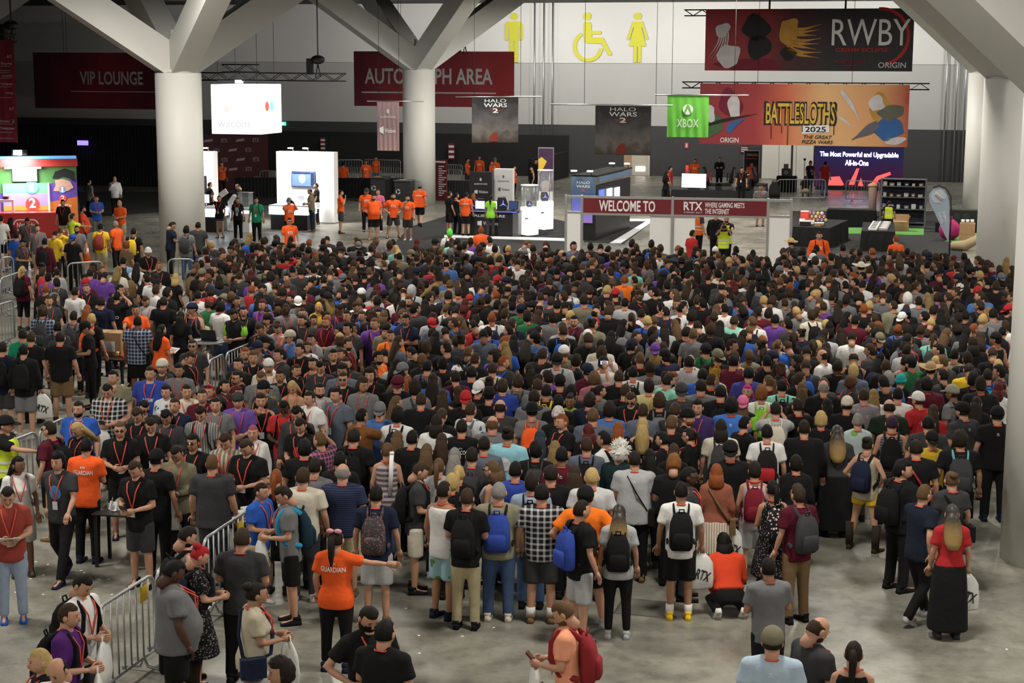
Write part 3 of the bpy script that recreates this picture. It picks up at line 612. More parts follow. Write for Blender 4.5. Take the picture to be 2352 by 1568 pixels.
M_NPAN = ramp_mat('backlit_stripe', [(0, (.7, .25, .04)), (.16, (.7, .25, .04)), (.18, (.30, .22, .75)), (.60, (.30, .22, .75)), (.62, (.14, .52, .22)), (1, (.2, .6, .25))], 'z', .95, 2.05, 0, emit=.5)
M_NPAN.node_tree.nodes['Color Ramp'].color_ramp.interpolation = 'CONSTANT'
b = MB(); b.box((-.45, .48, 1.5), (1.75, .08, 1.1)); link('light_panel', b.mesh('light_panel', [M_NPAN]), nb); box('panel_edge', nb, .42, .47, .42, .5, .95, 2.05, M_LITE)
C_RED = mat('signal_red', (.62, .05, .04), .6, emit=(.7, .08, .06), es=.25); C_BLUE = mat('signal_blue', (.12, .42, .70), .6, emit=(.2, .5, .8), es=.35)
flat('number_disc', nb, disc_poly(-.2, 1.9, .26), C_BLUE, .40); flat('number_disc', nb, disc_poly(-.2, 1.22, .27), C_RED, .40); lettering('1', nb, -.2, 1.9, .16, .36, C_WHITE, y=.385, bold=.03); lettering('2', nb, -.2, 1.26, .26, .40, C_WHITE, y=.385, bold=.03)
flat('number_disc', nb, disc_poly(.98, 1.78, .14), C_BLUE, .50); flat('number_disc', nb, disc_poly(.98, 1.42, .14), C_RED, .50); lettering('1', nb, .98, 1.78, .07, .2, C_WHITE, y=.49, bold=.02); lettering('2', nb, .98, 1.44, .14, .2, C_WHITE, y=.49, bold=.02); lettering('SWITCH', nb, 1.05, 1.12, .5, .12, C_WHITE, y=.49, bold=.01)
flat('print_shape', nb, [(.62, 1.72), (.72, 1.95), (.7, 2.15), (1.0, 2.2), (1.3, 2.1), (1.42, 1.85), (1.2, 1.72), (.9, 1.7)], mat('skin_print', (.62, .38, .28), .7), .50); flat('print_shape', nb, [(.6, 2.22), (.72, 2.5), (1.1, 2.62), (1.45, 2.5), (1.48, 2.05), (1.3, 2.2), (1.0, 2.3), (.8, 2.22)], C_BLACK, .49)
ct = thing('red_counter', 'glossy red counter with a white outlined logo', 'counter', np_ + Vector((-.3, -.9, 0)), NR)
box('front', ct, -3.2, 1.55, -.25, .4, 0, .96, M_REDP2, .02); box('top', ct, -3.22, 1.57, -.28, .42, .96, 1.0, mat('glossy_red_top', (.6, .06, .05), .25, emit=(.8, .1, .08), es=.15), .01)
def pill(w, h, n=10): return [(w/2-h/2+h/2*math.cos(a), h/2*math.sin(a)) for a in [math.pi*(-.5+k/n) for k in range(n+1)]] + [(-w/2+h/2+h/2*math.cos(a), h/2*math.sin(a)) for a in [math.pi*(.5+k/n) for k in range(n+1)]]
o_ = flat('logo_border', ct, [(x+.1, z+.52) for x, z in pill(.98, .46)], C_WHITE, -.262); o_ = flat('logo_field', ct, [(x+.1, z+.52) for x, z in pill(.88, .36)], M_REDP2, -.268); lettering('Nintendo', ct, .1, .52, .68, .2, C_WHITE, y=-.275, bold=.015)
t = thing('wall_screen', 'washed-out bright screen on the rainbow wall', 'screen', np_, NR); box('bezel', t, -.95, .05, .38, .46, 2.1, 2.72, M_BLK, .01); box('picture', t, -.92, .02, .37, .378, 2.13, 2.69, M_SCW)
t = thing('console_stand', 'small white arch stand holding a game console', 'stand', np_ + Vector((-.95, -.95, 1.002)), NR); box('side', t, -.3, -.22, -.1, .1, 0, .4, M_PW); box('side', t, .22, .3, -.1, .1, 0, .4, M_PW); box('top', t, -.3, .3, -.1, .1, .4, .5, M_PW)
t = thing('game_console', 'handheld game console with one red grip', 'console', np_ + Vector((-.95, -.95, 1.503)), NR); box('body', t, -.1, .08, -.03, .03, 0, .12, M_BLK, .01); box('grip', t, .08, .13, -.03, .03, 0, .13, C_RED, .01)
t = thing('flood_lamp', 'dazzling flood lamp on the rainbow booth canopy', 'lamp', np_ + Vector((-.7, .3, 3.11)), NR); box('housing', t, -.3, .3, -.05, .08, .05, .28, M_TRUSS, .02); box('lens', t, -.22, .1, -.09, -.055, .06, .26, mat('lamp_glare', (1, 1, 1), .4, emit=(.85, .93, 1), es=14)); box('foot', t, -.06, .06, -.05, .05, 0, .06, M_TRUSS)
glow_area('console_booth_light', np_ + Vector((-.6, -.6, 2.95)), (math.radians(20), 0, NR), 1.2, 140, (.95, .97, 1))
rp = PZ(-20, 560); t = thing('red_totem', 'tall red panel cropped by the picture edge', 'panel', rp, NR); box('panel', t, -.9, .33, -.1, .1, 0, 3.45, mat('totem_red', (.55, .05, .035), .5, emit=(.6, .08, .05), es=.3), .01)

# --- demo computer booth
def sign_panel(x, y, w, h, m, mt, label):
    p = PZ(x, y); t = thing('booth_sign', label, 'sign', p, -HA+.06, 'booth sign panels'); box('panel', t, -w/2, w/2, 0, .35, 0, h, m, .01)
    lettering('Windows', t, .12*w, h*.60, w*.42, h*.055, mt, y=-.015); flat('emblem', t, [(-w*.28, h*.575), (-w*.14, h*.56), (-w*.14, h*.64), (-w*.28, h*.625)], mt, -.012)
    lettering('ALIENWARE', t, 0, h*.76, w*.6, h*.03, mt, y=-.015); flat('emblem', t, disc_poly(0, h*.85, .045, 12, .07), mt, -.012); box('fine_print', t, -w*.12, w*.15, -.012, -.006, h*.46, h*.465, mt); return t
C_GR = mat('mid_grey_print', (.18, .18, .19), .7)
sign_panel(1104, 508, 1.0, 2.15, M_BLK, C_OFFW, 'black booth sign panel with pale lettering'); sign_panel(1156, 505, .85, 2.25, M_PW, C_GR, 'white booth sign panel with grey lettering')
dc = PZ(1138, 543); t = thing('demo_counter', 'long black demo counter with pale logo lettering', 'counter', dc, -HA); box('base', t, -1.2, .72, 0, .85, 0, .98, M_BLK, .01); box('end', t, .72, .95, -.02, .87, 0, .98, M_STEELD); box('top', t, -1.25, 1.0, -.04, .9, .98, 1.03, M_BLK, .01); box('light_edge', t, -1.2, .9, -.045, -.04, .99, 1.01, mat('blue_led', (.1, .1, .4), .4, emit=(.1, .12, 1), es=2))
lettering('ALIENWARE', t, -.25, .82, 1.3, .1, C_OFFW, y=-.012); lettering('Windows', t, -.2, .52, .62, .15, C_OFFW, y=-.012); flat('emblem', t, [(-.75, .44), (-.57, .42), (-.57, .62), (-.75, .59)], C_OFFW, -.01)
M_LED = mat('blue_led_bar', (.1, .1, .5), .4, emit=(.08, .1, 1), es=3.5)
def pc_tower(p, label, s=1.0):
    t = thing('computer_tower', label, 'computer', p, -HA+.3); b = MB(); b.prism([(-.2*s, 0), (.14*s, 0), (.2*s, .24*s), (.1*s, .5*s), (-.2*s, .5*s), (-.26*s, .22*s)], 0, .32*s); link('case', b.mesh('case', [M_BLK]), t)
    for a in (90, 210, 330):
        q = MB(); r_ = math.radians(a); q.prism([(.02*math.sin(r_), .25*s-.02*math.cos(r_)), (.18*s*math.cos(r_), .25*s+.18*s*math.sin(r_)), (-.02*math.sin(r_), .25*s+.02*math.cos(r_))], -.012, -.004); link('light_bar', q.mesh('light_bar', [M_LED]), t)
pc_tower(dc + Vector((.30, .25, 1.032)), 'black computer tower with a blue light star on the counter'); pc_tower(dc + Vector((-.95, .45, 1.032)), 'black computer tower beside the long-haired woman', .8)
for dx, dy, mm, lb in ((-.62, .3, M_SCW, 'bright monitor on the counter near the woman in lime green'), (-.12, .3, M_SCW, 'bright monitor between tower and woman in lime green'), (.72, .2, M_SCD, 'reddish laptop screen at the counter end'), (.25, .62, M_SCR, 'small blue laptop at the back of the counter')):
    t = thing('demo_monitor', lb, 'monitor', dc + Vector((dx, dy, 1.032)), -HA+random.Random(dx).uniform(-.2, .2), 'screens on the demo counter'); box('bezel', t, -.21, .21, -.015, .02, .04, .38, M_BLK, .01); box('picture', t, -.19, .19, -.02, -.016, .06, .36, mm); box('foot', t, -.1, .1, -.06, .08, 0, .02, M_BLK); box('neck', t, -.02, .02, .0, .03, .02, .1, M_BLK)
def lit_plinth(x, y, r, h, label, case):
    p = PZ(x, y); t = thing('display_plinth', label, 'showcase', p, -HA, 'glowing round plinths'); cyl('drum', t, (0, 0, .06), r, h-.06, M_LITE, 28); cyl('foot', t, (0, 0, 0), r*1.0, .06, M_ALU, 28); cyl('clear_case', t, (0, 0, h), r*.96, case, M_GLASS, 24); cyl('case_lid', t, (0, 0, h+case), r, .05, M_PW, 24)
    for a in (-.3, 0): box('emblem', t, a*.2-.04, a*.2+.04, -r-.01, -r+.03, h*.6, h*.6+.06, C_GR)
    for a in range(4): tube('case_post', t, [(r*.95*math.cos(a*1.57+.8), r*.95*math.sin(a*1.57+.8), h), (r*.95*math.cos(a*1.57+.8), r*.95*math.sin(a*1.57+.8), h+case)], .012, M_ALU, 6)
    return p
p = lit_plinth(1216, 541, .36, 1.15, 'lower glowing white plinth with a clear case', .85); pc_tower(p + Vector((0, -.1, 1.155)), 'small dark laptop tower inside the lower clear case', .5)
p = lit_plinth(1252, 528, .34, 1.2, 'taller glowing white plinth with a clear case', 1.25); pc_tower(p + Vector((0, -.1, 1.205)), 'black tower with blue lights inside the taller clear case', .75)
t = thing('poster_stand', 'tall poster stand with a yellow and purple photo print', 'poster', PZ(1253, 483), -HA); box('panel', t, -.38, .38, 0, .06, .05, 2.95, M_ALU, .01); box('poster', t, -.35, .35, -.01, -.002, .9, 2.9, mat('poster_dark', (.05, .02, .06), .6, var=.5, scale=4)); box('poster_foot', t, -.35, .35, -.011, -.003, .1, .9, M_PW); flat('print_shape', t, [(-.35, 1.7), (-.1, 2.0), (.05, 2.3), (-.2, 2.5), (-.35, 2.4)], M_YEL, -.016); flat('emblem', t, disc_poly(0, 1.15, .26), C_GREYP, -.016); flat('emblem', t, [(-.1, 1.02), (.1, 1.02), (0, 1.14)], mat('orange_print', (.6, .2, .04), .7), -.022)
t = thing('schedule_stand', 'narrow maroon schedule stand beside the white column', 'sign', PZ(1012, 463), -HA-.3); box('panel', t, -.38, .38, 0, .05, .05, 2.1, M_MAR, .01); box('foot', t, -.35, .35, -.15, .2, 0, .05, M_ALU); box('heading_bar', t, -.3, .3, -.008, -.002, 1.93, 2.02, C_OFFW)
for i in range(14): box('text_line', t, -.12, .1+.12*((i*7) % 3), -.008, -.002, .3+i*.11, .35+i*.11, C_OFFW)
def wall_notice(x, y, w, h, label, u=99.2):
    p = onU(x, y, u); t = thing('wall_notice', label, 'notice', p, -HA, 'maroon wall notices'); box('board', t, -w/2, w/2, -.03, 0, -h/2, h/2, M_MAR)
    for i in range(3): box('text_block', t, -w*.4, w*.4, -.036, -.03, -h*.42+i*h*.32, -h*.28+i*h*.32, C_OFFW)
wall_notice(1037, 347, .42, .98, 'tall maroon notice on the black partition behind the staff'); wall_notice(742, 330, .35, .8, 'small maroon notice above the white display wall'); wall_notice(1710, 343, .5, .35, 'small maroon notice over the racing poster', U1+.05)

# --- strategy game booth and welcome gate
hp = PZ(1340, 552); hb = thing('game_booth', 'black box booth with a lit blue game sign and side screens', 'booth', hp, -HA-.05)
box('front_face', hb, -.5, .5, -.06, .06, 0, 1.75, M_BLK, .01); box('side_wall', hb, .38, .5, .06, 5.4, 0, 2.15, M_BLK, .01)
M_HF = ramp_mat('night_blue_lit', [(0, (.02, .03, .08)), (.5, (.05, .08, .16)), (1, (.09, .14, .2))], 'z', 1.2, 2.5, .2, 2, emit=.25)
b = MB(); b.box((0, -.08, 2.1), (1.0, .05, .78)); link('sign_face', b.mesh('sign_face', [M_HF]), hb); lettering('HALO\nWARS', hb, 0, 2.2, .55, .26, C_WHITE, y=-.12, bold=.01); lettering('2', hb, 0, 1.98, .14, .1, C_RED, y=-.12, bold=.02)
M_HF2 = ramp_mat('violet_lit', [(0, (.25, .12, .3)), (.4, (.12, .12, .42)), (1, (.06, .08, .25))], 'z', .6, 1.75, .3, 3, emit=.6)
b = MB(); b.box((-.05, -.075, 1.2), (.85, .03, 1.0)); link('lower_print', b.mesh('lower_print', [M_HF2]), hb)
box('header', hb, -.5, .55, -.05, 5.5, 2.5, 2.56, M_DRAPE)
for k_ in range(3): b = MB(); b.box((.53, .7+k_*1.2, 1.75-.04*k_), (.05, .7, .42)); link('side_screen', b.mesh('side_screen', [M_SCW if k_ else M_SCR]), hb)
b = MB(); b.box((.56, 2.7, 2.38), (.06, 5.2, .2)); link('side_fascia', b.mesh('side_fascia', [M_HF]), hb)
for x_, y_ in ((-.35, 0), (.3, 0), (-.2, 5.2), (.45, 5.2)): o = link('lamp_mount', None, hb, (x_, y_, 2.56)); arm_lamp(o, 0, 0, -.2, M_LITE)
GATE0, GATE1 = PZ(1337, 449, 2.5), PZ(1765, 457, 2.5); gd = (GATE1-GATE0); GL = gd.length; GR = math.atan2(gd.y, gd.x)
gp = (GATE0+GATE1)/2; gp.z = 0; gt = thing('welcome_gate', 'maroon WELCOME TO entrance gate on silver posts', 'gate', gp, GR)
M_FAS = mat('gate_maroon', (.16, .012, .02), .5, var=.04); xs = (-GL/2, -GL*.008, GL/2)
for a in xs: box('post', gt, a-.04, a+.04, -.04, .04, 0, 2.52, M_ALU, .005)
for i in range(2):
    x0, x1 = xs[i]+.05, xs[i+1]-.05
    box('fascia', gt, x0, x1, -.02, .02, 1.93, 2.42, M_FAS); box('rail', gt, x0, x1, -.035, .035, 2.42, 2.5, M_ALU); box('rail', gt, x0, x1, -.035, .035, 1.86, 1.93, M_ALU)
mid0, mid1 = (xs[0]+xs[1])/2, (xs[1]+xs[2])/2
lettering('WELCOME TO', gt, mid0, 2.18, GL*.305, .37, C_WHITE, y=-.03, bold=.02); lettering('RTX', gt, xs[1]+.68, 2.22, .62, .28, C_WHITE, y=-.03, bold=.02); lettering('SYDNEY 2017', gt, xs[1]+.68, 2.01, .6, .05, C_OFFW, y=-.03); lettering('WHERE GAMING MEETS', gt, xs[1]+1.72, 2.27, 1.3, .17, C_WHITE, y=-.03, bold=.015); lettering('THE INTERNET', gt, xs[1]+1.47, 2.06, .8, .17, C_WHITE, y=-.03, bold=.015)
box('side_panel', gt, xs[0]-.5, xs[0]-.04, -.02, .02, 0, 1.9, M_PW); box('side_panel', gt, xs[2]+.06, xs[2]+.72, -.02, .02, 0, 1.9, M_PW)
for a in (xs[0]-.54, xs[2]+.76): box('post', gt, a-.04, a+.04, -.04, .04, 0, 2.52, M_ALU, .005)
for a, b_ in ((xs[0]-.5, xs[0]-.04), (xs[2]+.04, xs[2]+.72)):
    box('rail', gt, a, b_, -.035, .035, 2.42, 2.5, M_ALU); box('rail', gt, a, b_, -.035, .035, 1.9, 1.97, M_ALU)
for x0, x1, sg in ((xs[1]-.95, xs[1]-.05, 1), (xs[1]+.05, xs[1]+.75, -1)): box('pier_panel', gt, x0+(.2 if sg > 0 else 0), x1, .02, .06, 0, 1.86, M_PW)
box('pier_back', gt, xs[1]-.7, xs[1]+.7, .9, .95, 0, 1.86, M_CREAM)

# --- stage, racing rigs, merchandise
sp = PZ(1970, 437); stg = thing('led_screen', 'large LED stage screen glowing with violet lettering', 'screen', sp, -HA)
M_LEDB = ramp_mat('led_picture', [(0, (.05, .01, .03)), (.3, (.05, .012, .06)), (.6, (.03, .025, .10)), (1, (.02, .022, .05))], 'z', 0, 3.0, .3, 1.2, emit=.45)
b = MB(); b.box((0, 0, 1.45), (4.75, .12, 2.6)); link('panel', b.mesh('panel', [M_LEDB]), stg); M_LEDT = mat('led_letter', (.7, .6, 1), .4, emit=(.72, .62, 1), es=8)
lettering('The Most Powerful and Upgradable', stg, 0, 1.92, 4.2, .34, M_LEDT, y=-.075, bold=.01); lettering('All-in-One', stg, -.1, 1.50, 1.25, .30, M_LEDT, y=-.075, bold=.01)
M_LEDR = mat('led_red', (.6, .05, .05), .4, emit=(1, .08, .07), es=1.5)
for q in ([(-1.6, .25), (-1.55, .7), (-1.0, .75), (-.75, .3), (-.85, .25)], [(-.5, .3), (-.1, 1.2), (.05, 1.2), (-.2, .3)], [(.6, .25), (1.0, .8), (1.7, 1.05), (1.75, .9), (1.1, .6), (.95, .25)], [(.0, .25), (.15, .7), (.3, .25)]): flat('picture_shape', stg, q, M_LEDR, -.075)
box('frame_base', stg, -2.3, 2.3, -.1, .2, 0, .2, M_BLK)
rp = PZ(1640, 455); plat = thing('stage_platform', 'low black platform carrying the racing seats', 'platform', rp, -HA); box('deck', plat, -2.7, 2.5, -.2, 2.2, 0, .42, M_BLK, .01)
t = thing('demo_screen', 'blank white screen at the front of the racing platform', 'screen', rp + hall(-1.05, -.05, .425), -HA); box('bezel', t, -.66, .66, -.03, .05, .06, .84, M_BLK, .02); box('picture', t, -.63, .63, -.036, -.031, .1, .81, M_SCW); box('foot', t, -.3, .3, -.08, .12, 0, .06, M_BLK)
def race_seat(p, rz, label, red=False):
    t = thing('racing_chair', label, 'seat', p, rz, 'racing seats'); m_ = M_BLK
    b = MB(); b.loft([[(x*w_, y_+x*x*.1, z_) for x in (-1, -.6, 0, .6, 1)] + [(x*w_, y_+.12, z_) for x in (1, .6, 0, -.6, -1)] for z_, w_, y_ in ((.3, .27, 0), (.6, .28, .05), (.85, .25, .12), (1.0, .16, .16), (1.15, .13, .2))]); link('backrest', b.mesh('backrest', [m_], True), t)
    box('seat', t, -.27, .27, -.5, .05, .18, .34, m_, .04); box('base', t, -.3, .3, -.5, .1, 0, .18, M_STEELD)
    for s_ in (-1, 1): box('bolster', t, s_*.2-.05, s_*.2+.05, -.03, .02, .4, .85, M_REDP2 if red else m_, .02)
race_seat(rp + hall(-.35, .5, .425), 1.0, 'black racing seat beside the blank white screen', True); race_seat(rp + hall(.65, .7, .425), -1.3, 'black racing seat facing the wheel rig'); race_seat(rp + hall(2.1, .8, .425), 1.2, 'racing seat where the man with a black shirt leans'); race_seat(PZ(1778, 466) + Vector((0, 0, .0)), 3.0, 'red and black racing seat behind the gate end', True)
t = thing('wheel_rig', 'black racing rig with steering wheel and cooling pipes', 'simulator', rp + hall(1.45, .6, .425), -HA); box('console', t, -.4, .35, -.3, .35, 0, .62, M_BLK, .08); b = MB()
for k_ in range(4): b.tube([(-.3+.15*k_+.12*math.cos(a), .05*k_, .72+.05*k_+.12*math.sin(a)) for a in [i*.6 for i in range(12)]], .014, 5, round_end=False)
link('pipe_loops', b.mesh('pipe_loops', [M_ALU]), t); flat('emblem', t, arc_band(0, .35, .05, .08, 0, 359), C_OFFW, -.306)
t = thing('racing_poster', 'black racing poster stand with a white frame', 'poster', PZ(1724, 441), -HA); box('frame', t, -.42, .42, 0, .06, .05, 2.25, M_ALU, .01); box('print', t, -.39, .39, -.01, -.002, .1, 2.2, C_BLACK); lettering('GTRACING', t, .03, 2.0, .6, .12, C_WHITE, y=-.016, bold=.012); box('text_line', t, -.3, .3, -.014, -.01, 1.78, 1.82, M_REDP2)
for x_ in (-.22, 0, .22): flat('print_shape', t, [(x_-.07, .9), (x_-.05, 1.35), (x_+.05, 1.35), (x_+.07, .9)], M_REDP2 if x_ < .1 else C_GREYP, -.016)
t = thing('fire_extinguisher', 'red fire extinguisher hung on the charcoal wall', 'extinguisher', onU(1579, 388, U1)+Vector((0, 0, 0)), -HA); cyl('cylinder', t, (0, -.12, -.35), .1, .6, C_RED, 12); tube('hose', t, [(0, -.12, .27), (.14, -.12, .2), (.12, -.12, -.1)], .02, C_BLACK, 6); box('valve', t, -.04, .04, -.16, -.08, .25, .36, C_BLACK); box('bracket', t, -.05, .05, -.06, .14, -.1, .1, M_STEELD)
t = thing('exit_plate', 'small red and white fire point sign on the wall', 'sign', onU(1577, 334, U1+.1), -HA); box('plate', t, -.1, .1, -.02, .02, -.16, .16, C_RED); box('symbol', t, -.025, .025, -.026, -.02, -.1, .1, C_WHITE)
t = thing('exit_sign', 'small glowing green exit sign on the charcoal wall', 'sign', onU(650, 284, U1+.1), -HA); box('plate', t, -.2, .2, -.05, .02, -.11, .11, mat('exit_green', (.05, .6, .3), .4, emit=(.1, .9, .45), es=1.6)); flat('symbol', t, [(-.05, -.07), (.05, -.07), (.05, .07), (-.05, .07)], M_LITE, -.06)
t = thing('projector_glow', 'small violet lit screen high on the black curtain', 'screen', hall(*hv(onU(190, 328, 84.2)), onU(190, 328, 84.2).z), -HA); box('picture', t, -.33, .33, -.04, .04, -.13, .13, mat('violet_screen', (.2, .15, .8), .4, emit=(.25, .18, 1), es=1.6), .02); box('bracket', t, -.05, .05, .03, .45, -.05, .05, M_TRUSS)
# shelving with goods
hp = PZ(2072, 523); sh = thing('shelving_unit', 'tall grey steel shelving unit with sparse stock', 'shelf', hp, -HA)
for x_ in (-.92, .92):
    for y_ in (-.22, .22): box('upright', sh, x_-.03, x_+.03, y_-.03, y_+.03, 0, 2.1, M_STEELD)
ZS = (.25, .82, 1.32, 1.78, 2.08)
for z_ in ZS: box('shelf_board', sh, -.92, .92, -.25, .25, z_-.03, z_, M_STEELD)
box('back_panel', sh, -.92, .92, .24, .26, .1, 2.05, mat('dark_blue_panel', (.012, .012, .03), .7))
rnd = random.Random(4)
GOODS = [('white', (.6, .6, .58)), ('grey', (.2, .2, .21)), ('beige', (.42, .36, .28)), ('navy', (.03, .04, .1)), ('brown', (.2, .12, .07))]
k_ = 0
for lv, z_ in ((1, .82), (2, 1.32), (3, 1.78)):
    for i in range(6):
        cn, cc = rnd.choice(GOODS); w_, h_ = rnd.uniform(.12, .2), rnd.uniform(.1, .22); ps = ('first', 'second', 'third', 'fourth', 'fifth', 'sixth')[i]
        t = thing('boxed_game', '%s boxed game, %s along the %s shelf board' % (cn, ps, ('', 'lowest stocked', 'middle', 'upper')[lv]), 'box', hp + hall(-.78+i*.3+rnd.uniform(-.03, .03), -.02, z_+.001), -HA, 'boxed games on the shelving')
        box('carton', t, -w_/2, w_/2, -.12, .12, 0, h_, mat('goods_%s' % cn, cc, .6), .008); box('print_label', t, -w_*.3, w_*.3, -.123, -.12, h_*.3, h_*.6, C_OFFW)
def merch_table(x, y, w, d, label, rz=0):
    p = PZ(x, y); t = thing('merchandise_table', label, 'table', p, -HA+rz, 'black clothed tables'); b = MB(); n = 40
    rings = []
    for z_, ex in ((0, .05), (.4, .03), (.72, 0), (.76, 0)):
        ring = []
        for i in range(n):
            f = i/n*4; s_ = int(f); q = f-s_
            px_, py_ = ((-w/2+q*w, 0), (w/2, q*d), (w/2-q*w, d), (-w/2, d-q*d))[s_]; wob = ex*(1+.6*math.sin(i*2.4))
            ring.append((px_+(px_/w*2)*wob, py_+((py_-d/2)/d*2)*wob, z_))
        rings.append(ring)
    b.loft(rings); link('tablecloth', b.mesh('tablecloth', [M_DRAPE], False), t); return p
tA = merch_table(1862, 568, 1.4, 3.6, 'black clothed table heaped with toys and boxes', -.12); tB = merch_table(2015, 578, 1.2, 3.6, 'black clothed table with rows of white game boxes', .05); tC = merch_table(1953, 523, 2.0, .9, 'black clothed table set crosswise before the stage')
cols = [('yellow', (.6, .42, .08)), ('pink', (.55, .2, .3)), ('white', (.62, .6, .58)), ('lilac', (.36, .26, .45)), ('orange', (.6, .25, .08))]
k_ = 0
for r_ in range(3):
    for i in range(6-r_):
        cn, cc = cols[(i*2+r_*3) % 5]; b = MB(); b.ell((0, 0, .075), (.075, .075, .075), 10, 7)
        t = thing('plush_ball', '%s plush ball, %s along the %s tier of the heap' % (cn, ('first', 'second', 'third', 'fourth', 'fifth', 'sixth')[i], ('bottom', 'middle', 'top')[r_]), 'toy', tA + hall(-.05+(i-2.5+r_*.5)*.155, 2.3, .765+.13*r_), -HA, 'plush balls heaped on the table')
        link('ball', b.mesh('ball', [mat('plush_'+cn, cc, .9)], True), t); box('tag', t, -.02, .02, -.085, -.07, .03, .07, C_WHITE)
for i, (dv, du, w_, d_, h_, cc, lb) in enumerate(((-.45, 2.0, .3, .35, .42, 'red', 'tall red and white boxed toy at the table back'), (-.2, 1.4, .35, .3, .1, 'white', 'flat white box on the toy table'), (.25, 1.0, .25, .3, .08, 'grey', 'grey flat case on the toy table'), (-.3, .7, .4, .4, .16, 'black', 'black game box at the near end of the toy table'), (.2, .5, .25, .25, .12, 'beige', 'beige small box at the toy table corner'), (-.45, 1.0, .2, .2, .2, 'white', 'white mug box on the toy table'))):
    t = thing('boxed_toy', lb, 'box', tA + hall(dv, du, .763), -HA); m_ = {'red': C_RED, 'white': M_PW, 'grey': C_GREYP, 'black': M_BLK, 'beige': M_CARD}[cc]; box('carton', t, -w_/2, w_/2, -d_/2, d_/2, 0, h_, m_, .01); box('lid', t, -w_/2-.005, w_/2+.005, -d_/2-.005, d_/2+.005, h_, h_+.02, M_PW, .005)
for i in range(5):
    for j, (cc, nm) in enumerate(((M_PW, 'white'), (C_GREYP, 'grey'))):
        t = thing('game_box', '%s flat game box, %s from the near end of its row' % (nm, ('first', 'second', 'third', 'fourth', 'fifth')[i]), 'box', tB + hall(-.12+j*.38-.1, .5+i*.62, .763), -HA, 'game boxes on the table'); box('carton', t, -.16, .16, -.22, .22, 0, .09, cc, .01); box('print_label', t, -.1, .1, -.15, .15, .09, .093, C_BLACK if j == 0 else M_PW)
def carton(p, w, d, h, label, rz=0, flap=False, group=None):
    t = thing('cardboard_carton', label, 'box', p, rz, group); box('carton', t, -w/2, w/2, -d/2, d/2, 0, h, M_CARD, .008)
    if flap:
        o = box('flap', t, -w/2, w/2, -.01, .01, 0, .3, M_CARD); o.location = (0, d/2, h+.13); o.rotation_euler = (-.35, 0, 0); o = box('flap', t, -.01, .01, -d/2, d/2, 0, .25, M_CARD); o.location = (w/2, 0, h+.1); o.rotation_euler = (0, .4, 0)
    else: box('tape', t, -.03, .03, -d/2-.004, d/2, h, h+.003, M_CARDD)
    return t
carton(PZ(2065, 531), .75, .5, .42, 'open cardboard carton in front of the shelving', -HA, True); c1 = PZ(2220, 562); carton(c1, .6, .5, .42, 'lower cardboard carton stacked by the column', -HA); carton(c1+Vector((0, 0, .424)), .58, .48, .42, 'upper cardboard carton stacked by the column', -HA)
for i in range(3): t = thing('paper_cup', ('first', 'second', 'third')[i] + ' white roll standing on the upper carton', 'roll', c1+Vector((-.18+.18*i, 0, .850)), 0); cyl('roll', t, (0, 0, 0), .07, .13, M_PW, 12); cyl('core', t, (0, 0, .13), .03, .005, M_CARDD, 10)
t = thing('sack', 'long tan sack slumped beside the column', 'sack', PZ(2205, 575), -.6); b = MB(); b.tube([(-.3, 0, .16), (.2, 0, .2), (.6, .1, .45)], [.16, .2, .15], 10); link('body', b.mesh('body', [mat('sack_tan', (.38, .29, .17), .9)], True), t); b = MB(); b.tube([(.6, .1, .5), (.72, .12, .6)], [.05, .07], 8); link('neck', b.mesh('neck', [M_CARD], True), t)
t = thing('bean_bag', 'magenta bean bag behind the feather flag', 'bean bag', PZ(2180, 552), 0); b = MB(); b.ell((0, 0, .42), (.42, .4, .42), 16, 10, 0, None, lambda d: 1+.08*math.sin(d.x*7)*math.cos(d.y*6) if d.z > -.7 else .98); link('body', b.mesh('body', [mat('magenta_fabric', (.4, .02, .14), .8)], True), t); b = MB(); b.tube([(0, 0, .8), (.05, 0, .95)], [.1, .05], 8); link('knot', b.mesh('knot', [mat('magenta_fabric', (.4, .02, .14), .8)], True), t)
fp = PZ(2176, 590); t = thing('feather_flag', 'pale blue feather flag with mirrored lettering on a bent pole', 'flag', fp, -HA)
b = MB(); fl = [(.02, .5), (-.72, 2.0), (-.74, 2.25), (-.6, 2.45), (-.4, 2.5), (-.2, 2.42), (-.06, 2.15), (.0, 1.7)]; b.prism(fl, -.01, .01); link('sail', b.mesh('sail', [mat('pale_blue_cloth', (.30, .36, .44), .8, var=.1, scale=3)]), t); tube('pole', t, [(.06, 0, 0), (.06, 0, 1.6), (.02, 0, 2.2), (-.15, 0, 2.48), (-.4, 0, 2.57), (-.62, 0, 2.5)], .025, C_BLACK); box('foot', t, -.25, .35, -.25, .25, 0, .04, C_BLACK)
flat('print_shape', t, [(-.62, 2.35), (-.32, 2.45), (-.12, 2.2), (-.28, 1.95), (-.55, 1.95), (-.68, 2.15)], mat('paler_cloth', (.42, .47, .53), .8), -.016); b = MB(); b.tube([(-.5, -.022, 2.26), (-.28, -.022, 2.08)], .07, 10, flat=.15); link('emblem', b.mesh('emblem', [C_GREYP], True), t)
o = lettering('GAMING\nLOUNGE', t, -.22, 1.45, .42, .26, C_OFFW, y=-.016); o.rotation_euler = (0, math.radians(70), 0); o.scale = (-1, 1, 1)
t = thing('speaker_trolley', 'low black speaker case beside the column', 'speaker', PZ(2205, 535), -HA); box('case', t, -.9, .7, 0, .6, .42, .95, M_BLK, .02); box('table', t, -1.0, .8, -.05, .7, 0, .4, M_DRAPE)
for x_ in (-.5, -.15, .2): flat('cone', t, disc_poly(x_, .7, .13), mat('cone_grey', (.03, .03, .032), .6), -.012)
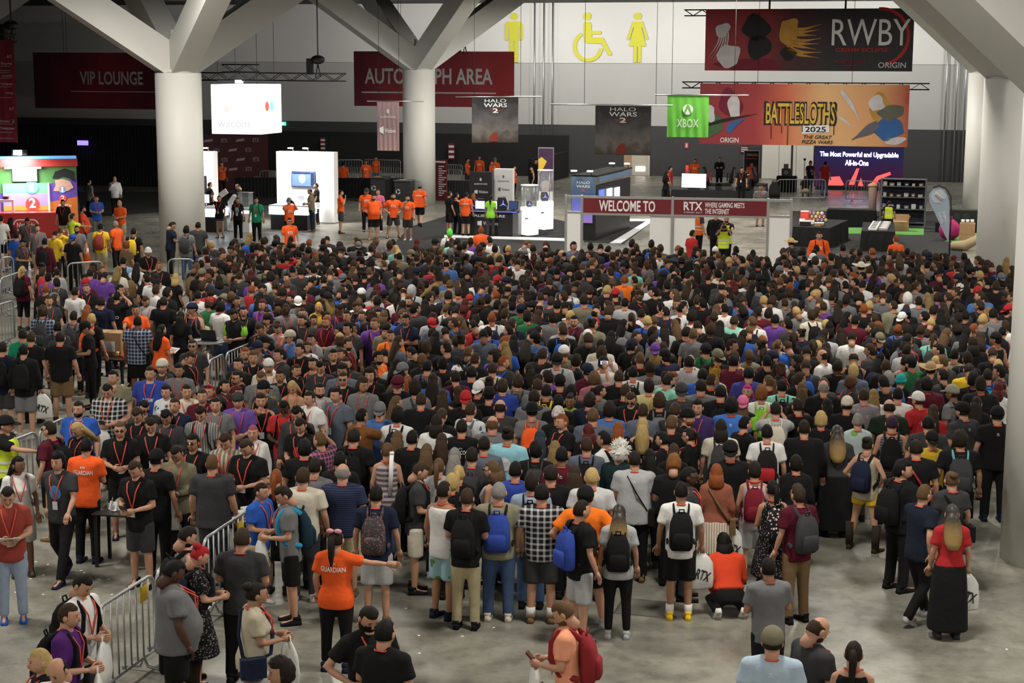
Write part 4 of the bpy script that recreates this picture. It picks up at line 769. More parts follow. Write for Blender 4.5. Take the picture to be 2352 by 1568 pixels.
t = thing('lectern_desk', 'black draped mixing desk with a small monitor', 'desk', PZ(1806, 441), -HA); box('desk', t, -.55, .5, 0, .6, 0, .85, M_DRAPE, .02); box('cabinet', t, -.3, .2, .1, .5, .85, 1.25, M_BLK, .01); flat('emblem', t, arc_band(-.05, 1.05, .06, .09, 0, 359), C_OFFW, .095); box('monitor', t, -.2, .05, .2, .24, 1.25, 1.5, M_STEELD)
t = thing('mic_stand', 'thin black microphone stand beside the mixing desk', 'stand', PZ(1846, 440), 0); tube('pole', t, [(0, 0, .02), (0, 0, 1.7)], .018, C_BLACK, 6); cyl('base', t, (0, 0, 0), .15, .02, C_BLACK, 14); box('head', t, -.06, .06, -.06, .06, 1.68, 1.8, C_BLACK, .02)
t = thing('cardboard_tube', 'leaning tan sack bundle beside the shelving', 'bundle', PZ(2002, 500), 0); b = MB(); b.tube([(0, 0, .1), (.02, 0, .7), (0, 0, 1.35)], [.18, .17, .2], 10); link('body', b.mesh('body', [mat('burlap', (.2, .13, .1), .9)], True), t); b = MB(); b.ell((0, 0, 1.45), (.24, .2, .12), 10, 6); link('top', b.mesh('top', [M_CARD], True), t)
# recycling bins, cone
for x, y, lb in ((873, 464, 'black recycling bin half behind staff in orange'), (929, 473, 'black recycling bin in front of the white column')):
    t = thing('recycling_bin', lb, 'bin', PZ(x, y), -HA, 'recycling bins'); box('body', t, -.42, .42, -.4, .4, .04, 1.2, M_BLK, .06); box('lid', t, -.44, .44, -.42, .42, 1.2, 1.27, M_STEELD, .03); box('base', t, -.38, .38, -.36, .36, 0, .05, M_STEELD)
    for k_ in range(3): q = MB(); q.prism(arc_band(-.18, .72, .08, .12, 20+120*k_, 110+120*k_, 6), -.412, -.404); link('recycle_arrow', q.mesh('recycle_arrow', [C_WHITE]), t)
    box('bag_edge', t, -.2, .1, -.2, .1, 1.27, 1.285, M_YEL)
for x, y, lb in ((199, 602, 'orange and white traffic cone among the queue'),):
    t = thing('traffic_cone', lb, 'cone', PZ(x, y), 0); M_CON = mat('cone_orange', (.75, .14, .02), .6); cyl('cone_body', t, (0, 0, .03), .16, .67, M_CON, 18, .035); box('cone_base', t, -.2, .2, -.2, .2, 0, .035, M_CON); cyl('white_band', t, (0, 0, .3), .108, .2, C_WHITE, 18, .076)
# ------------------------------------------------------------------ crowd barriers
def barrier(p0, p1, label, near=False, group='crowd control barriers', tagged=False):
    p0 = Vector((p0.x, p0.y, 0)); p1 = Vector((p1.x, p1.y, 0)); d = p1-p0; L = d.length
    t = thing('crowd_barrier', label, 'barrier', (p0+p1)/2, math.atan2(d.y, d.x), group)
    r = .021 if near else .024; hb, ht, cr = .16, 1.08, .14
    path = [(-L/2, 0, hb), (-L/2, 0, ht-cr)] + [(-L/2+cr*(1-math.cos(a)), 0, ht-cr+cr*math.sin(a)) for a in (.5, 1.05, 1.57)] + \
           [(L/2-cr*(1-math.cos(a)), 0, ht-cr+cr*math.sin(a)) for a in (1.57, 1.05, .5)] + [(L/2, 0, ht-cr), (L/2, 0, hb), (-L/2, 0, hb)]
    tube('frame', t, path, r, M_GALV, 8); n = max(3, int(L/.145))
    if near:
        for i in range(1, n):
            if 'bar' not in CACHE:
                b = MB(); b.tube([(0, 0, hb), (0, 0, ht)], .011, 6, round_end=False); CACHE['bar'] = b.mesh('bar', [M_GALV], True)
            link('bar', CACHE['bar'], t, (-L/2+L*i/n, 0, 0))
        if tagged: box('tag', t, L*.28-.09, L*.28+.09, -.03, -.022, ht-.24, ht-.06, mat('yellow_tag', (.7, .48, .03), .6))
    else:
        b = MB()
        for i in range(1, n): b.tube([(-L/2+L*i/n, 0, hb), (-L/2+L*i/n, 0, ht)], .011, 4, round_end=False)
        link('bars', b.mesh('bars', [M_GALV]), t)['kind'] = 'stuff'
    for x_ in (-L/2+.3, L/2-.3):
        tube('foot', t, [(x_, -.28, .02), (x_, -.05, .06), (x_, 0, hb), (x_, .05, .06), (x_, .28, .02)], .02, M_GALV, 6)
    return t
def barrier_px(x1, y1, x2, y2, label, near=False, tagged=False, z=1.08): return barrier(PZ(x1, y1, z), PZ(x2, y2, z), label, near, tagged=tagged)
barrier_px(222, 1398, 352, 1316, 'steel barrier with a yellow tag beside the man in a grey shirt', True, True); barrier_px(216, 1402, 110, 1470, 'steel barrier running out of view behind the purple T-shirt', True)
barrier_px(358, 1312, 462, 1243, 'steel barrier section behind the red-haired woman', True); barrier_px(466, 1240, 568, 1172, 'steel barrier section beside the boy in a blue T-shirt', True, True)
barrier_px(479, 829, 514, 812, 'short steel barrier end beneath the high table', True); barrier_px(519, 811, 590, 781, 'steel barrier behind the man in a navy striped T-shirt', True); barrier_px(934, 800, 972, 838, 'steel barrier under the elbow of the man in a lettered black T-shirt', True)
barrier_px(22, 1013, 84, 990, 'steel barrier beside the hi-vis steward', True); barrier_px(90, 985, 150, 958, 'steel barrier behind the man in a maroon T-shirt', True)
barrier_px(155, 605, 236, 600, 'steel barrier behind the two men in purple', False)
barrier_px(0, 640, 62, 618, 'steel barrier beside the blonde woman with a black backpack', False); barrier_px(0, 592, 30, 589, 'steel barrier end behind the queue by the red counter', False)
barrier_px(0, 553, 70, 545, 'steel barrier beside the men queueing at the red counter', False); barrier_px(30, 690, -20, 705, 'steel barrier cropped by the picture edge', False); barrier_px(386, 595, 445, 595, 'steel barrier in front of the white column foot', False)
for i, (a, b_, c, d) in enumerate(((776, 367, 832, 367), (836, 366, 920, 368), (776, 383, 850, 385), (860, 383, 920, 385), (776, 396, 840, 398), (846, 396, 920, 398))): barrier_px(a, b_, c, d, 'stored steel barrier %s between display wall and column' % ('highest, beside the wall', 'highest, beside the column', 'in the middle row, beside the wall', 'in the middle row, beside the column', 'in the lowest row, beside the wall', 'in the lowest row, beside the column')[i])
for i, (a, b_, c, d) in enumerate(((996, 376, 1062, 379), (996, 388, 1060, 390))): barrier_px(a, b_, c, d, 'stored steel barrier beyond the column, %s' % ('upper one', 'lower one')[i])
barrier_px(597, 392, 632, 392, 'steel barrier seen past the edge of the display wall'); barrier_px(1786, 412, 1896, 412, 'steel barrier in front of the mixing desk'); barrier_px(1944, 414, 2020, 417, 'steel barrier before the glowing LED picture')

# ------------------------------------------------------------------ the human figure
def remesh(b, name, voxel, ratio=1.0, smooth=3):
    me = b.mesh('tmp'); o = bpy.data.objects.new('tmp', me)
    m = o.modifiers.new('r', 'REMESH'); m.mode = 'VOXEL'; m.voxel_size = voxel
    if smooth: s = o.modifiers.new('s', 'SMOOTH'); s.factor = .5; s.iterations = smooth
    if ratio < 1: d = o.modifiers.new('d', 'DECIMATE'); d.ratio = ratio
    out = evaluate(o); bpy.data.meshes.remove(me); out.name = name
    out.polygons.foreach_set('use_smooth', [True]*len(out.polygons)); return out
def mesh_np(me):
    co = np.empty(len(me.vertices)*3); me.vertices.foreach_get('co', co)
    return co.reshape(-1, 3), [tuple(p.vertices) for p in me.polygons]
TORSO = {
 'm': [(.83, .150, .105, 0), (.92, .168, .118, -.006), (1.0, .160, .112, 0), (1.10, .152, .105, .004), (1.20, .163, .112, .006), (1.30, .180, .120, .004), (1.38, .186, .110, -.004), (1.44, .150, .086, -.010), (1.49, .072, .064, -.008)],
 'f': [(.83, .158, .110, 0), (.92, .176, .124, -.008), (1.0, .160, .112, 0), (1.10, .130, .096, .004), (1.20, .142, .106, .014), (1.28, .155, .126, .026), (1.36, .158, .098, .004), (1.43, .128, .076, -.008), (1.48, .058, .054, -.008)],
 'b': [(.83, .185, .145, .01), (.92, .215, .180, .03), (1.0, .222, .198, .05), (1.10, .220, .196, .055), (1.20, .212, .172, .04), (1.30, .208, .150, .018), (1.38, .204, .128, 0), (1.44, .165, .100, -.01), (1.49, .085, .075, -.008)]}
SHX = {'m': .188, 'f': .160, 'b': .205}
ARM = {'rest': ((.255, -.02, 1.15), (.272, .07, .92)), 'hold': ((.245, .03, 1.15), (.09, .27, 1.15)), 'cross': ((.25, .07, 1.16), (-.04, .185, 1.19)), 'hip': ((.37, -.07, 1.18), (.20, .09, 1.03)),
       'side': ((.42, .03, 1.37), (.66, .05, 1.36)), 'up': ((.27, .17, 1.55), (.20, .25, 1.80)), 'cam': ((.27, .16, 1.33), (.10, .25, 1.55)), 'chin': ((.24, .09, 1.16), (.06, .18, 1.44)), 'fwd': ((.22, .25, 1.33), (.18, .50, 1.30)),
       'swf': ((.25, .10, 1.17), (.25, .27, 1.01)), 'swb': ((.26, -.14, 1.17), (.27, -.10, .93)), 'bag': ((.27, -.01, 1.15), (.30, .05, .91)), 'head': ((.34, .08, 1.50), (.12, .04, 1.68)), 'low': ((.24, .10, 1.17), (.12, .30, 1.02))}
LEGS = {'st': (((-.105, -.01, .50), (-.115, -.03, .09), 0), ((.105, -.01, .50), (.115, -.03, .09), 0), 0), 'wd': (((-.15, .0, .50), (-.21, -.03, .09), .2), ((.15, .0, .50), (.21, -.03, .09), -.2), 0),
        'rl': (((-.10, 0, .50), (-.11, -.03, .09), .15), ((.13, .08, .50), (.17, .06, .09), -.35), 0), 'wk': (((-.10, .13, .50), (-.10, .28, .09), 0), ((.10, .02, .50), (.10, -.28, .13), 0), 0),
        'sit': (((-.13, .42, .62), (-.13, .40, .20), 0), ((.13, .42, .62), (.13, .40, .20), 0), -.30), 'cr': (((-.17, .28, .16), (-.15, -.12, .14), 0), ((.17, .28, .16), (.15, -.12, .14), 0), -.64)}
POSE = {'S': ('rest', 'rest', 'st', 0), 'R': ('rest', 'rest', 'rl', 0), 'H': ('hold', 'hold', 'st', 4), 'C': ('cross', 'cross', 'st', 0), 'Z': ('hip', 'hip', 'wd', 0), 'Q': ('rest', 'hip', 'rl', 0), 'A': ('rest', 'side', 'st', 0),
        'U': ('rest', 'up', 'st', 0), 'V': ('cam', 'cam', 'st', 0), 'N': ('rest', 'chin', 'st', 0), 'T': ('hold', 'bag', 'rl', 0), 'W': ('swf', 'swb', 'wk', 3), 'P': ('rest', 'fwd', 'rl', 0), 'L': ('fwd', 'rest', 'rl', 0),
        'G': ('low', 'low', 'wk', 4), 'E': ('rest', 'head', 'st', 0), 'K': ('low', 'low', 'cr', 30), 'X': ('low', 'low', 'sit', 6), 'B': ('bag', 'bag', 'st', 0)}
def pose_T(pose):
    dz = LEGS[POSE[pose][2]][2]; lean = math.radians(POSE[pose][3])
    return Matrix.Translation((0, 0, .95+dz)) @ Matrix.Rotation(-lean, 4, 'X') @ Matrix.Translation((0, 0, -.95))
def ering(z, rx, ry, yc, n=20, e=2.4):
    out = []
    for k in range(n):
        a = 2*math.pi*k/n; c, s = math.cos(a), math.sin(a)
        out.append(Vector((rx*math.copysign(abs(c)**(2/e), c), yc+ry*math.copysign(abs(s)**(2/e), s), z)))
    return out
def arm_pts(build, pose, side, T):
    e, w = ARM[POSE[pose][0 if side < 0 else 1]]; sx = SHX[build]; k = sx/.188
    f = (lambda p: T @ Vector((side*(p[0] if p[0] < .2 else p[0]*k), p[1] + (.03 if build == 'b' and p[1] > .1 else 0), p[2])))
    return T @ Vector((side*(sx-.01), -.012, 1.415)), f(e), f(w)
def hand_add(b, wrist, fore, m=0):
    """palm, four unequal bent fingers and a thumb at its side"""
    z = fore.normalized(); x = z.cross(Vector((0, 1, 0)));  x = x if x.length > .2 else z.cross(Vector((1, 0, 0))); x.normalize(); y = z.cross(x)
    M = Matrix((x, y, z)).transposed(); q = lambda a, c, d: wrist + M @ Vector((a, c, d))
    b.loft([[q(a*.5*w, c*.5*t, d) for a, c in ((-1, -1), (1, -1), (1, 1), (-1, 1))] for d, w, t in ((-.02, .045, .036), (.03, .075, .032), (.085, .078, .026))], m)
    for i, (fx, ln) in enumerate(((-.030, .066), (-.010, .078), (.010, .074), (.029, .058))):
        b.tube([q(fx, 0, .075), q(fx, .006, .075+ln*.5), q(fx*.95, .024, .075+ln*.88)], [.0095, .009, .007], 5, m)
    b.tube([q(-.034, .004, .02), q(-.058, .016, .05), q(-.06, .028, .082)], [.012, .011, .008], 5, m)
def head_fn(d):
    k = 1.0
    if d.z < 0: k *= 1 - .10*min(1, -d.z)**2 * (1 if d.y > 0 else 1.6)
    if d.z < -.2 and d.y > 0: k *= 1 + .06*d.y
    return k
def head_mesh(b, Hm, m0=0):
    h = MB(); h.ell((0, 0, 0), (.074, .096, .118), 18, 12, 0, None, head_fn)
    h.tube([(0, .086, .022), (0, .104, -.018), (0, .100, -.03)], [.008, .014, .012], 6, 0); h.tube([(0, -.03, -.15), (0, -.008, -.05)], [.056, .058], 10, 0)
    for s in (-1, 1):
        h.ell((s*.076, -.008, -.005), (.012, .022, .032), 8, 6, 0); h.ell((s*.029, .086, .016), (.010, .0065, .0048), 8, 4, 1); h.box((s*.031, .0875, .037), (.030, .007, .0045), 1)
    h.ell((0, .088, -.058), (.024, .008, .007), 8, 4, 2); h.xf(Hm); b.add(h.V, [], 0); o = len(b.V)-len(h.V)
    b.F += [tuple(i+o for i in f) for f in h.F]; b.M += h.M
HEADV = {'': (0, 4), 'hd': (0, 34), 'hl': (40, 4), 'hr': (-40, 4), 'hu': (0, -8)}
def head_M(pose, hv_):
    y, p = HEADV[hv_]; T = pose_T(pose); c = T @ Vector((0, .012, 1.632)); lean = math.radians(POSE[pose][3])*.35
    return Matrix.Translation(c) @ Matrix.Rotation(math.radians(y), 4, 'Z') @ Matrix.Rotation(-math.radians(p)-lean, 4, 'X') @ Matrix.Scale(1.07, 4)
SK0 = mat('skin', (.52, .31, .22), .55, var=.06, spec=.3); M_EYE = mat('dark_brows', (.055, .035, .024), .5, var=0); M_LIP = mat('lips', (.36, .13, .11), .5, var=0)
def limb_core(build, pose):
    key = ('core', build, pose)
    if key in CACHE: return CACHE[key]
    b = MB(); T = pose_T(pose); g = 1.12 if build == 'b' else (.92 if build == 'f' else 1.0)
    b.loft([[T @ p for p in ering(*r)] for r in TORSO[build]])
    b.tube([T @ Vector((0, -.008, 1.45)), T @ Vector((0, .0, 1.54))], [.062*g, .054*g], 10, round_end=False)
    b.tube([T @ Vector((-SHX[build]+.02, -.014, 1.425)), T @ Vector((-.05, -.014, 1.475)), T @ Vector((.05, -.014, 1.475)), T @ Vector((SHX[build]-.02, -.014, 1.425))], [.036, .034, .034, .036], 8)
    for s in (-1, 1):
        sh, e, w = arm_pts(build, pose, s, T); b.tube([sh, sh.lerp(e, .45), e, e.lerp(w, .3), w], [.056*g, .050*g, .040*g, .042*g, .028*g], 9)
        kn, an, yw = LEGS[POSE[pose][2]][0 if s < 0 else 1]; hip = T @ Vector((s*.088, 0, .90)); kn, an = Vector(kn), Vector(an)
        b.tube([hip, hip.lerp(kn, .5), kn, kn.lerp(an, .35), an, an+Vector((0, 0, -.04))], [.092*g, .078*g, .058*g, .058*g, .040, .042], 10)
        f = Matrix.Rotation(yw, 3, 'Z'); b.tube([an+Vector((0, -.02, -.045)), an + f @ Vector((0, .16, -.06))], [.036, .030], 8)
    CACHE[key] = remesh(b, 'body', .022, .55, 2); return CACHE[key]
def body_mesh(build, pose, hv_):
    key = ('body', build, pose, hv_)
    if key in CACHE: return CACHE[key]
    b = MB(); V, F = mesh_np(limb_core(build, pose)); b.add(V, F, 0); T = pose_T(pose)
    for s in (-1, 1):
        sh, e, w = arm_pts(build, pose, s, T); hand_add(b, w, w-e)
    head_mesh(b, head_M(pose, hv_)); CACHE[key] = b.mesh('body', [SK0, M_EYE, M_LIP], True); return CACHE[key]
M_FAB0 = mat('fabric_base', (.1, .1, .1), .9)
def top_mesh(build, pose, style):
    key = ('top', build, pose, style)
    if key in CACHE: return CACHE[key]
    b = MB(); T = pose_T(pose); k = .020 if style != 'l' else .030; R = [list(r) for r in TORSO[build]]
    rings = []
    for i, r in enumerate(R):
        if pose == 'K' and i < 2: continue
        z = r[0] if i else .80
        if i == len(R)-1:
            z -= .016
            if style == 'k': continue
        kk = k if i < len(R)-1 else k*.9
        w = max(r[1], R[1][1]*.98 if i == 0 else 0); w = max(w, R[5][1]*.93) if (i < 5 and build == 'm') else w
        rings.append([T @ p for p in ering(z, w+kk, max(r[2], R[1][2] if i == 0 else 0)+kk, r[3])])
    b.loft(rings)
    if style != 'k': b.tube([T @ Vector((-SHX[build]+.02, -.014, 1.420)), T @ Vector((-.06, -.014, 1.462)), T @ Vector((.06, -.014, 1.462)), T @ Vector((SHX[build]-.02, -.014, 1.420))], [.074, .066, .066, .074], 10)
    for s in (-1, 1):
        sh, e, w = arm_pts(build, pose, s, T); g = 1.12 if build == 'b' else (.9 if build == 'f' else 1.0)
        if style != 'k': b.ell(sh, (.088*g, .086*g, .080*g), 12, 8)
        if style in 't': b.tube([sh.lerp(e, -.05), sh.lerp(e, .35), sh.lerp(e, .68)], [.082*g, .080*g, .082*g], 10, round_end=False)
        elif style == 'l': b.tube([sh, sh.lerp(e, .5), e, e.lerp(w, .5), e.lerp(w, .97)], [.084*g, .076*g, .066*g, .058*g, .048*g], 10, round_end=False)
        elif style == 'k': b.tube([T @ Vector((s*.10, .07, 1.36)), T @ Vector((s*.115, -.01, 1.462)), T @ Vector((s*.10, -.09, 1.36))], .026, 6)
    CACHE[key] = remesh(b, 'top', .022, .6, 2); CACHE[key].materials.append(M_FAB0); return CACHE[key]
def bottom_mesh(build, pose, style):
    key = ('bot', build, POSE[pose][2], POSE[pose][3], style)
    if key in CACHE: return CACHE[key]
    b = MB(); T = pose_T(pose); R = TORSO[build]; g = 1.14 if build == 'b' else 1.0
    b.loft([[T @ p for p in ering(z, r[1]+.014, r[2]+.014, r[3])] for z, r in ((.82, R[0]), (.92, R[1]), (1.0, R[2]))])
    if style in 'kmd':
        hz = .12 if style == 'k' else (.52 if style == 'm' else .46); sp = .06 if style == 'k' else .08
        b.loft([[p for p in ering(z, R[1][1]+.02+sp*f, R[1][2]+.03+sp*f*1.3, 0)] for z, f in ((.97, 0), (.8, .35), ((hz+.8)/2, .75), (hz, 1.0))])
    else:
        for i, s in enumerate((-1, 1)):
            kn, an, yw = LEGS[POSE[pose][2]][i]; hip = T @ Vector((s*.092, 0, .89)); kn, an = Vector(kn), Vector(an)
            if style == 'j': b.tube([hip, hip.lerp(kn, .5), kn, kn.lerp(an, .5), an+Vector((0, -.005, -.01))], [.110*g, .094*g, .076*g, .068*g, .066*g], 11, round_end=False)
            elif style == 'n': b.tube([hip, hip.lerp(kn, .5), kn, kn.lerp(an, .5), an+Vector((0, -.005, .02))], [.106*g, .088*g, .066*g, .060*g, .050*g], 11, round_end=False)
            elif style == 's': b.tube([hip, hip.lerp(kn, .5), hip.lerp(kn, .98)], [.114*g, .108*g, .104*g], 11, round_end=False)
            elif style == 'h': b.tube([hip, hip.lerp(kn, .25), hip.lerp(kn, .45)], [.112*g, .106*g, .102*g], 11, round_end=False)
            elif style == 'c': b.tube([hip, hip.lerp(kn, .5), kn, kn.lerp(an, .35)], [.108*g, .092*g, .074*g, .066*g], 11, round_end=False)
    CACHE[key] = remesh(b, 'trousers', .022, .6, 2); CACHE[key].materials.append(M_FAB0); return CACHE[key]
def shoe_mesh():
    if 'shoe' in CACHE: return CACHE['shoe']
    b = MB(); P = [(-.075, .034, .075), (-.02, .040, .085), (.06, .046, .062), (.13, .048, .045), (.185, .036, .035)]
    b.loft([[(-w, y, 0), (w, y, 0), (w, y, h*.45), (w*.7, y, h), (-w*.7, y, h), (-w, y, h*.45)] for y, w, h in P]); b.loft([[(-.036, -.06, .06), (.036, -.06, .06), (.034, .03, .07), (-.034, .03, .07)], [(-.038, -.065, .115), (.038, -.065, .115), (.036, .03, .11), (-.036, .03, .11)]])
    CACHE['shoe'] = b.mesh('shoe', [M_FAB0], True); return CACHE['shoe']
def boot_mesh():
    if 'boot' in CACHE: return CACHE['boot']
    b = MB(); V, F = mesh_np(shoe_mesh()); b.add(V, F); b.tube([(0, -.02, .06), (0, -.02, .25), (0, 0, .42)], [.055, .062, .07], 10, round_end=False); CACHE['boot'] = b.mesh('boot', [M_FAB0], True); return CACHE['boot']
# hair, hats and worn things, in head space or chest space
def sstep(a, b, x): t = max(0, min(1, (x-a)/(b-a))); return t*t*(3-2*t)
def hair_mesh(style):
    key = ('hair', style)
    if key in CACHE: return CACHE[key]
    R = random.Random(sum(map(ord, style))); b = MB()
    thick = {'s': .075, 'm': .15, 'l': .085, 'p': .06, 'u': .06, 'a': .28, 'b': .04, 'q': .14, 'w': .45, 'x': .05}[style]; nz = {'a': .09, 'w': .22, 'm': .05, 'q': .06}.get(style, .025)
    low = {'s': -.42, 'm': -.72, 'l': -.95, 'p': -.4, 'u': -.35, 'a': -.6, 'b': -.38, 'q': -.78, 'w': -.6, 'x': -.4}[style]
    def fn(d):
        front = d.y > .12 + (.10 if style in 'lmq' else 0)
        cov = 1.0
        if front: cov *= sstep(.50, .64, d.z)
        lim = low if d.y < -.25 else (-.28 if style in 'sbpuxm' else low)
        if style in 'lq' and d.y < .25: lim = -.96
        cov *= sstep(lim-.12, lim+.08, d.z)
        if style == 'b': cov *= 1-sstep(.38, .58, d.z + (d.y+.4)*.3)
        return (.93 + cov*(.075 + thick*(1+.08*max(0, d.z)) + R.uniform(-nz, nz)))*head_fn(d)
    b.ell((0, 0, 0), (.074, .096, .118), 22, 15, 0, None, fn)
    if style == 'l': b.loft([[Vector((x*w, y+((x/1.0)**2)*.03*w*8-dp*0, z)) for x, y, dp in ((-1, yb, 0), (-.5, yb-.012, 0), (0, yb-.016, 0), (.5, yb-.012, 0), (1, yb, 0), (1, yb+t, 0), (.4, yb+t, 0), (-.4, yb+t, 0), (-1, yb+t, 0))] for z, w, yb, t in ((.04, .05, -.09, .05), (-.05, .080, -.108, .08), (-.14, .098, -.128, .07), (-.24, .106, -.150, .045), (-.33, .092, -.160, .03), (-.40, .055, -.160, .022))])
    if style == 'q': b.loft([[Vector((math.cos(a)*w, yb+math.sin(a)*t, z)) for a in [2*math.pi*i/14 for i in range(14)]] for z, w, t, yb in ((.0, .085, .07, -.045), (-.08, .098, .082, -.05), (-.15, .10, .08, -.055), (-.19, .08, .06, -.055))])
    if style == 'p': b.tube([(0, -.09, .05), (0, -.135, .045), (.005, -.155, -.04), (0, -.150, -.16), (.005, -.155, -.26)], [.028, .032, .036, .030, .012], 8)
    if style == 'u': b.ell((0, -.085, .085), (.052, .05, .045), 10, 8)
    if style == 'w':
        for k in range(60):
            d = Vector((R.gauss(0, 1), R.gauss(-.2, 1), abs(R.gauss(0, 1))+.05)).normalized(); p = Vector((d.x*.09, d.y*.11, d.z*.13)); b.tube([p, p*1.35, p*1.75+Vector((0, 0, -.01))], [.022, .016, .003], 4)
    CACHE[key] = b.mesh('hair', [M_FAB0], True); return CACHE[key]
def beard_mesh():
    if 'beard' in CACHE: return CACHE['beard']
    b = MB()
    def fn(d):
        c = sstep(-.25, -.42, d.z)*sstep(-.05, .2, d.y); return .95+c*.16
    b.ell((0, 0, 0), (.074, .096, .118), 18, 12, 0, None, lambda d: fn(d)*head_fn(d)); CACHE['beard'] = b.mesh('beard', [M_FAB0], True); return CACHE['beard']
def hat_mesh(kind):
    key = ('hat', kind)
    if key in CACHE: return CACHE[key]
    b = MB(); a, c, h = .088, .112, .140
    def dome(z0=.02, k=1.0, top=1.0): b.loft([[(a*k*w*math.cos(t), c*k*w*math.sin(t), z0+z*h*top) for t in [2*math.pi*i/18 for i in range(18)]] for z, w in ((0, 1.03), (.25, 1.02), (.5, .92), (.72, .72), (.86, .45), (.92, .15))])
    def brim(y0, y1, w, z, dz, sg=1): b.loft([[(w*math.sin(t)*1.0, sg*(y0+(y1-y0)*math.cos(t)*1.0), z-dz*math.cos(t)+e) for t in [-1.35+.3*i for i in range(10)]] for e in (.008, 0)] , closed=False, cap=False); b.loft([[(w*math.sin(t)*r, sg*(y0*1.0+(y1-y0)*math.cos(t)*r), z-dz*math.cos(t)*r) for t in [-1.35+.3*i for i in range(10)]] for r in (.3, .7, 1.0)], closed=False, cap=False)
    if kind == 'cap': dome(); brim(.06, .20, .085, .035, .03)
    elif kind == 'capb': dome(); brim(.06, .19, .08, .03, .05, -1)
    elif kind == 'bean': dome(-.0, 1.02, 1.12); b.loft([[(a*1.08*math.cos(t), c*1.08*math.sin(t), z) for t in [2*math.pi*i/18 for i in range(18)]] for z in (-.01, .045)])
    elif kind == 'hood': b.ell((0, -.02, .0), (.105, .12, .15), 16, 12, 0, None, lambda d: .8 if (d.y > .35 and d.z < .55) else 1.0)
    elif kind in ('wide', 'fed', 'straw'):
        r = {'wide': .21, 'fed': .165, 'straw': .20}[kind]; dome(.03, 1.0, .95); b.loft([[(q*.96*math.cos(t), q*math.sin(t), z+.03*abs(math.cos(t))*(1 if q > .14 else 0)*(1.6 if kind == 'wide' else .5)) for t in [2*math.pi*i/24 for i in range(24)]] for q, z in ((.08, .042), (r, .045), (r, .036), (.08, .034))], cap=False)
    elif kind == 'somb': dome(.03, 1.0, .8); b.loft([[(q*math.cos(t), q*math.sin(t), z) for t in [2*math.pi*i/28 for i in range(28)]] for q, z in ((.09, .04), (.25, .03), (.31, .06), (.30, .04), (.09, .03))], cap=False)
    elif kind == 'crown': b.loft([[(a*1.1*math.cos(t), c*1.1*math.sin(t), z + (.05*(i % 2) if z > .08 else 0)) for i, t in enumerate([2*math.pi*i/16 for i in range(16)])] for z in (.045, .10, .10, .05)], cap=False)
    CACHE[key] = b.mesh('hat', [M_FAB0], kind not in ('crown',)); return CACHE[key]
def pack_parts():
    if 'pack' in CACHE: return CACHE['pack']
    b = MB()
    def rr(z, w, d, yc): return [(x, y, z) for x, y in [(w*math.copysign(abs(math.cos(t))**.5, math.cos(t)), yc+d*math.copysign(abs(math.sin(t))**.6, math.sin(t))) for t in [2*math.pi*i/16 for i in range(16)]]]
    b.loft([rr(.95, .12, .06, -.20), rr(.99, .145, .08, -.212), rr(1.15, .15, .085, -.218), rr(1.30, .14, .075, -.21), rr(1.39, .105, .05, -.19), rr(1.425, .055, .025, -.18)]); body = b.mesh('backpack', [M_FAB0], True)
    b = MB(); b.loft([rr(.99, .095, .025, -.295), rr(1.01, .11, .035, -.30), rr(1.15, .11, .035, -.305), rr(1.19, .09, .025, -.295)]); pocket = b.mesh('pocket', [M_FAB0], True)
    st = []
    for s in (-1, 1):
        b = MB(); b.tube([(s*.085, -.16, 1.40), (s*.10, -.06, 1.485), (s*.105, .04, 1.475), (s*.115, .125, 1.38), (s*.135, .14, 1.22), (s*.17, .06, 1.08), (s*.165, -.12, 1.02)], [.032]*7, 6, flat=.35, up=(s, 0, .35)); st.append(b.mesh('strap', [M_FAB0], True))
    b = MB(); b.tube([(-.03, -.20, 1.42), (-.03, -.22, 1.47), (.03, -.22, 1.47), (.03, -.20, 1.42)], .010, 5); loop = b.mesh('loop', [M_FAB0], True)
    CACHE['pack'] = (body, pocket, st, loop); return CACHE['pack']
def lanyard_mesh(build):
    key = ('lan', build)
    if key in CACHE: return CACHE[key]
    fy = {'m': .145, 'f': .165, 'b': .215}[build]; b = MB()
    pts = [(0, fy+.01, 1.13), (-.035, fy+.006, 1.25), (-.065, fy+.004, 1.36), (-.088, .092, 1.452), (-.080, -.02, 1.500), (-.04, -.085, 1.492), (.04, -.085, 1.492), (.080, -.02, 1.500), (.088, .092, 1.452), (.065, fy+.004, 1.36), (.035, fy+.006, 1.25), (0, fy+.01, 1.13)]
    b.tube(pts, .0092, 5, flat=.9); lan = b.mesh('lanyard', [M_FAB0], True); c = MB(); c.box((0, fy+.016, 1.075), (.07, .008, .11)); CACHE[key] = (lan, c.mesh('badge', [M_FAB0])); return CACHE[key]
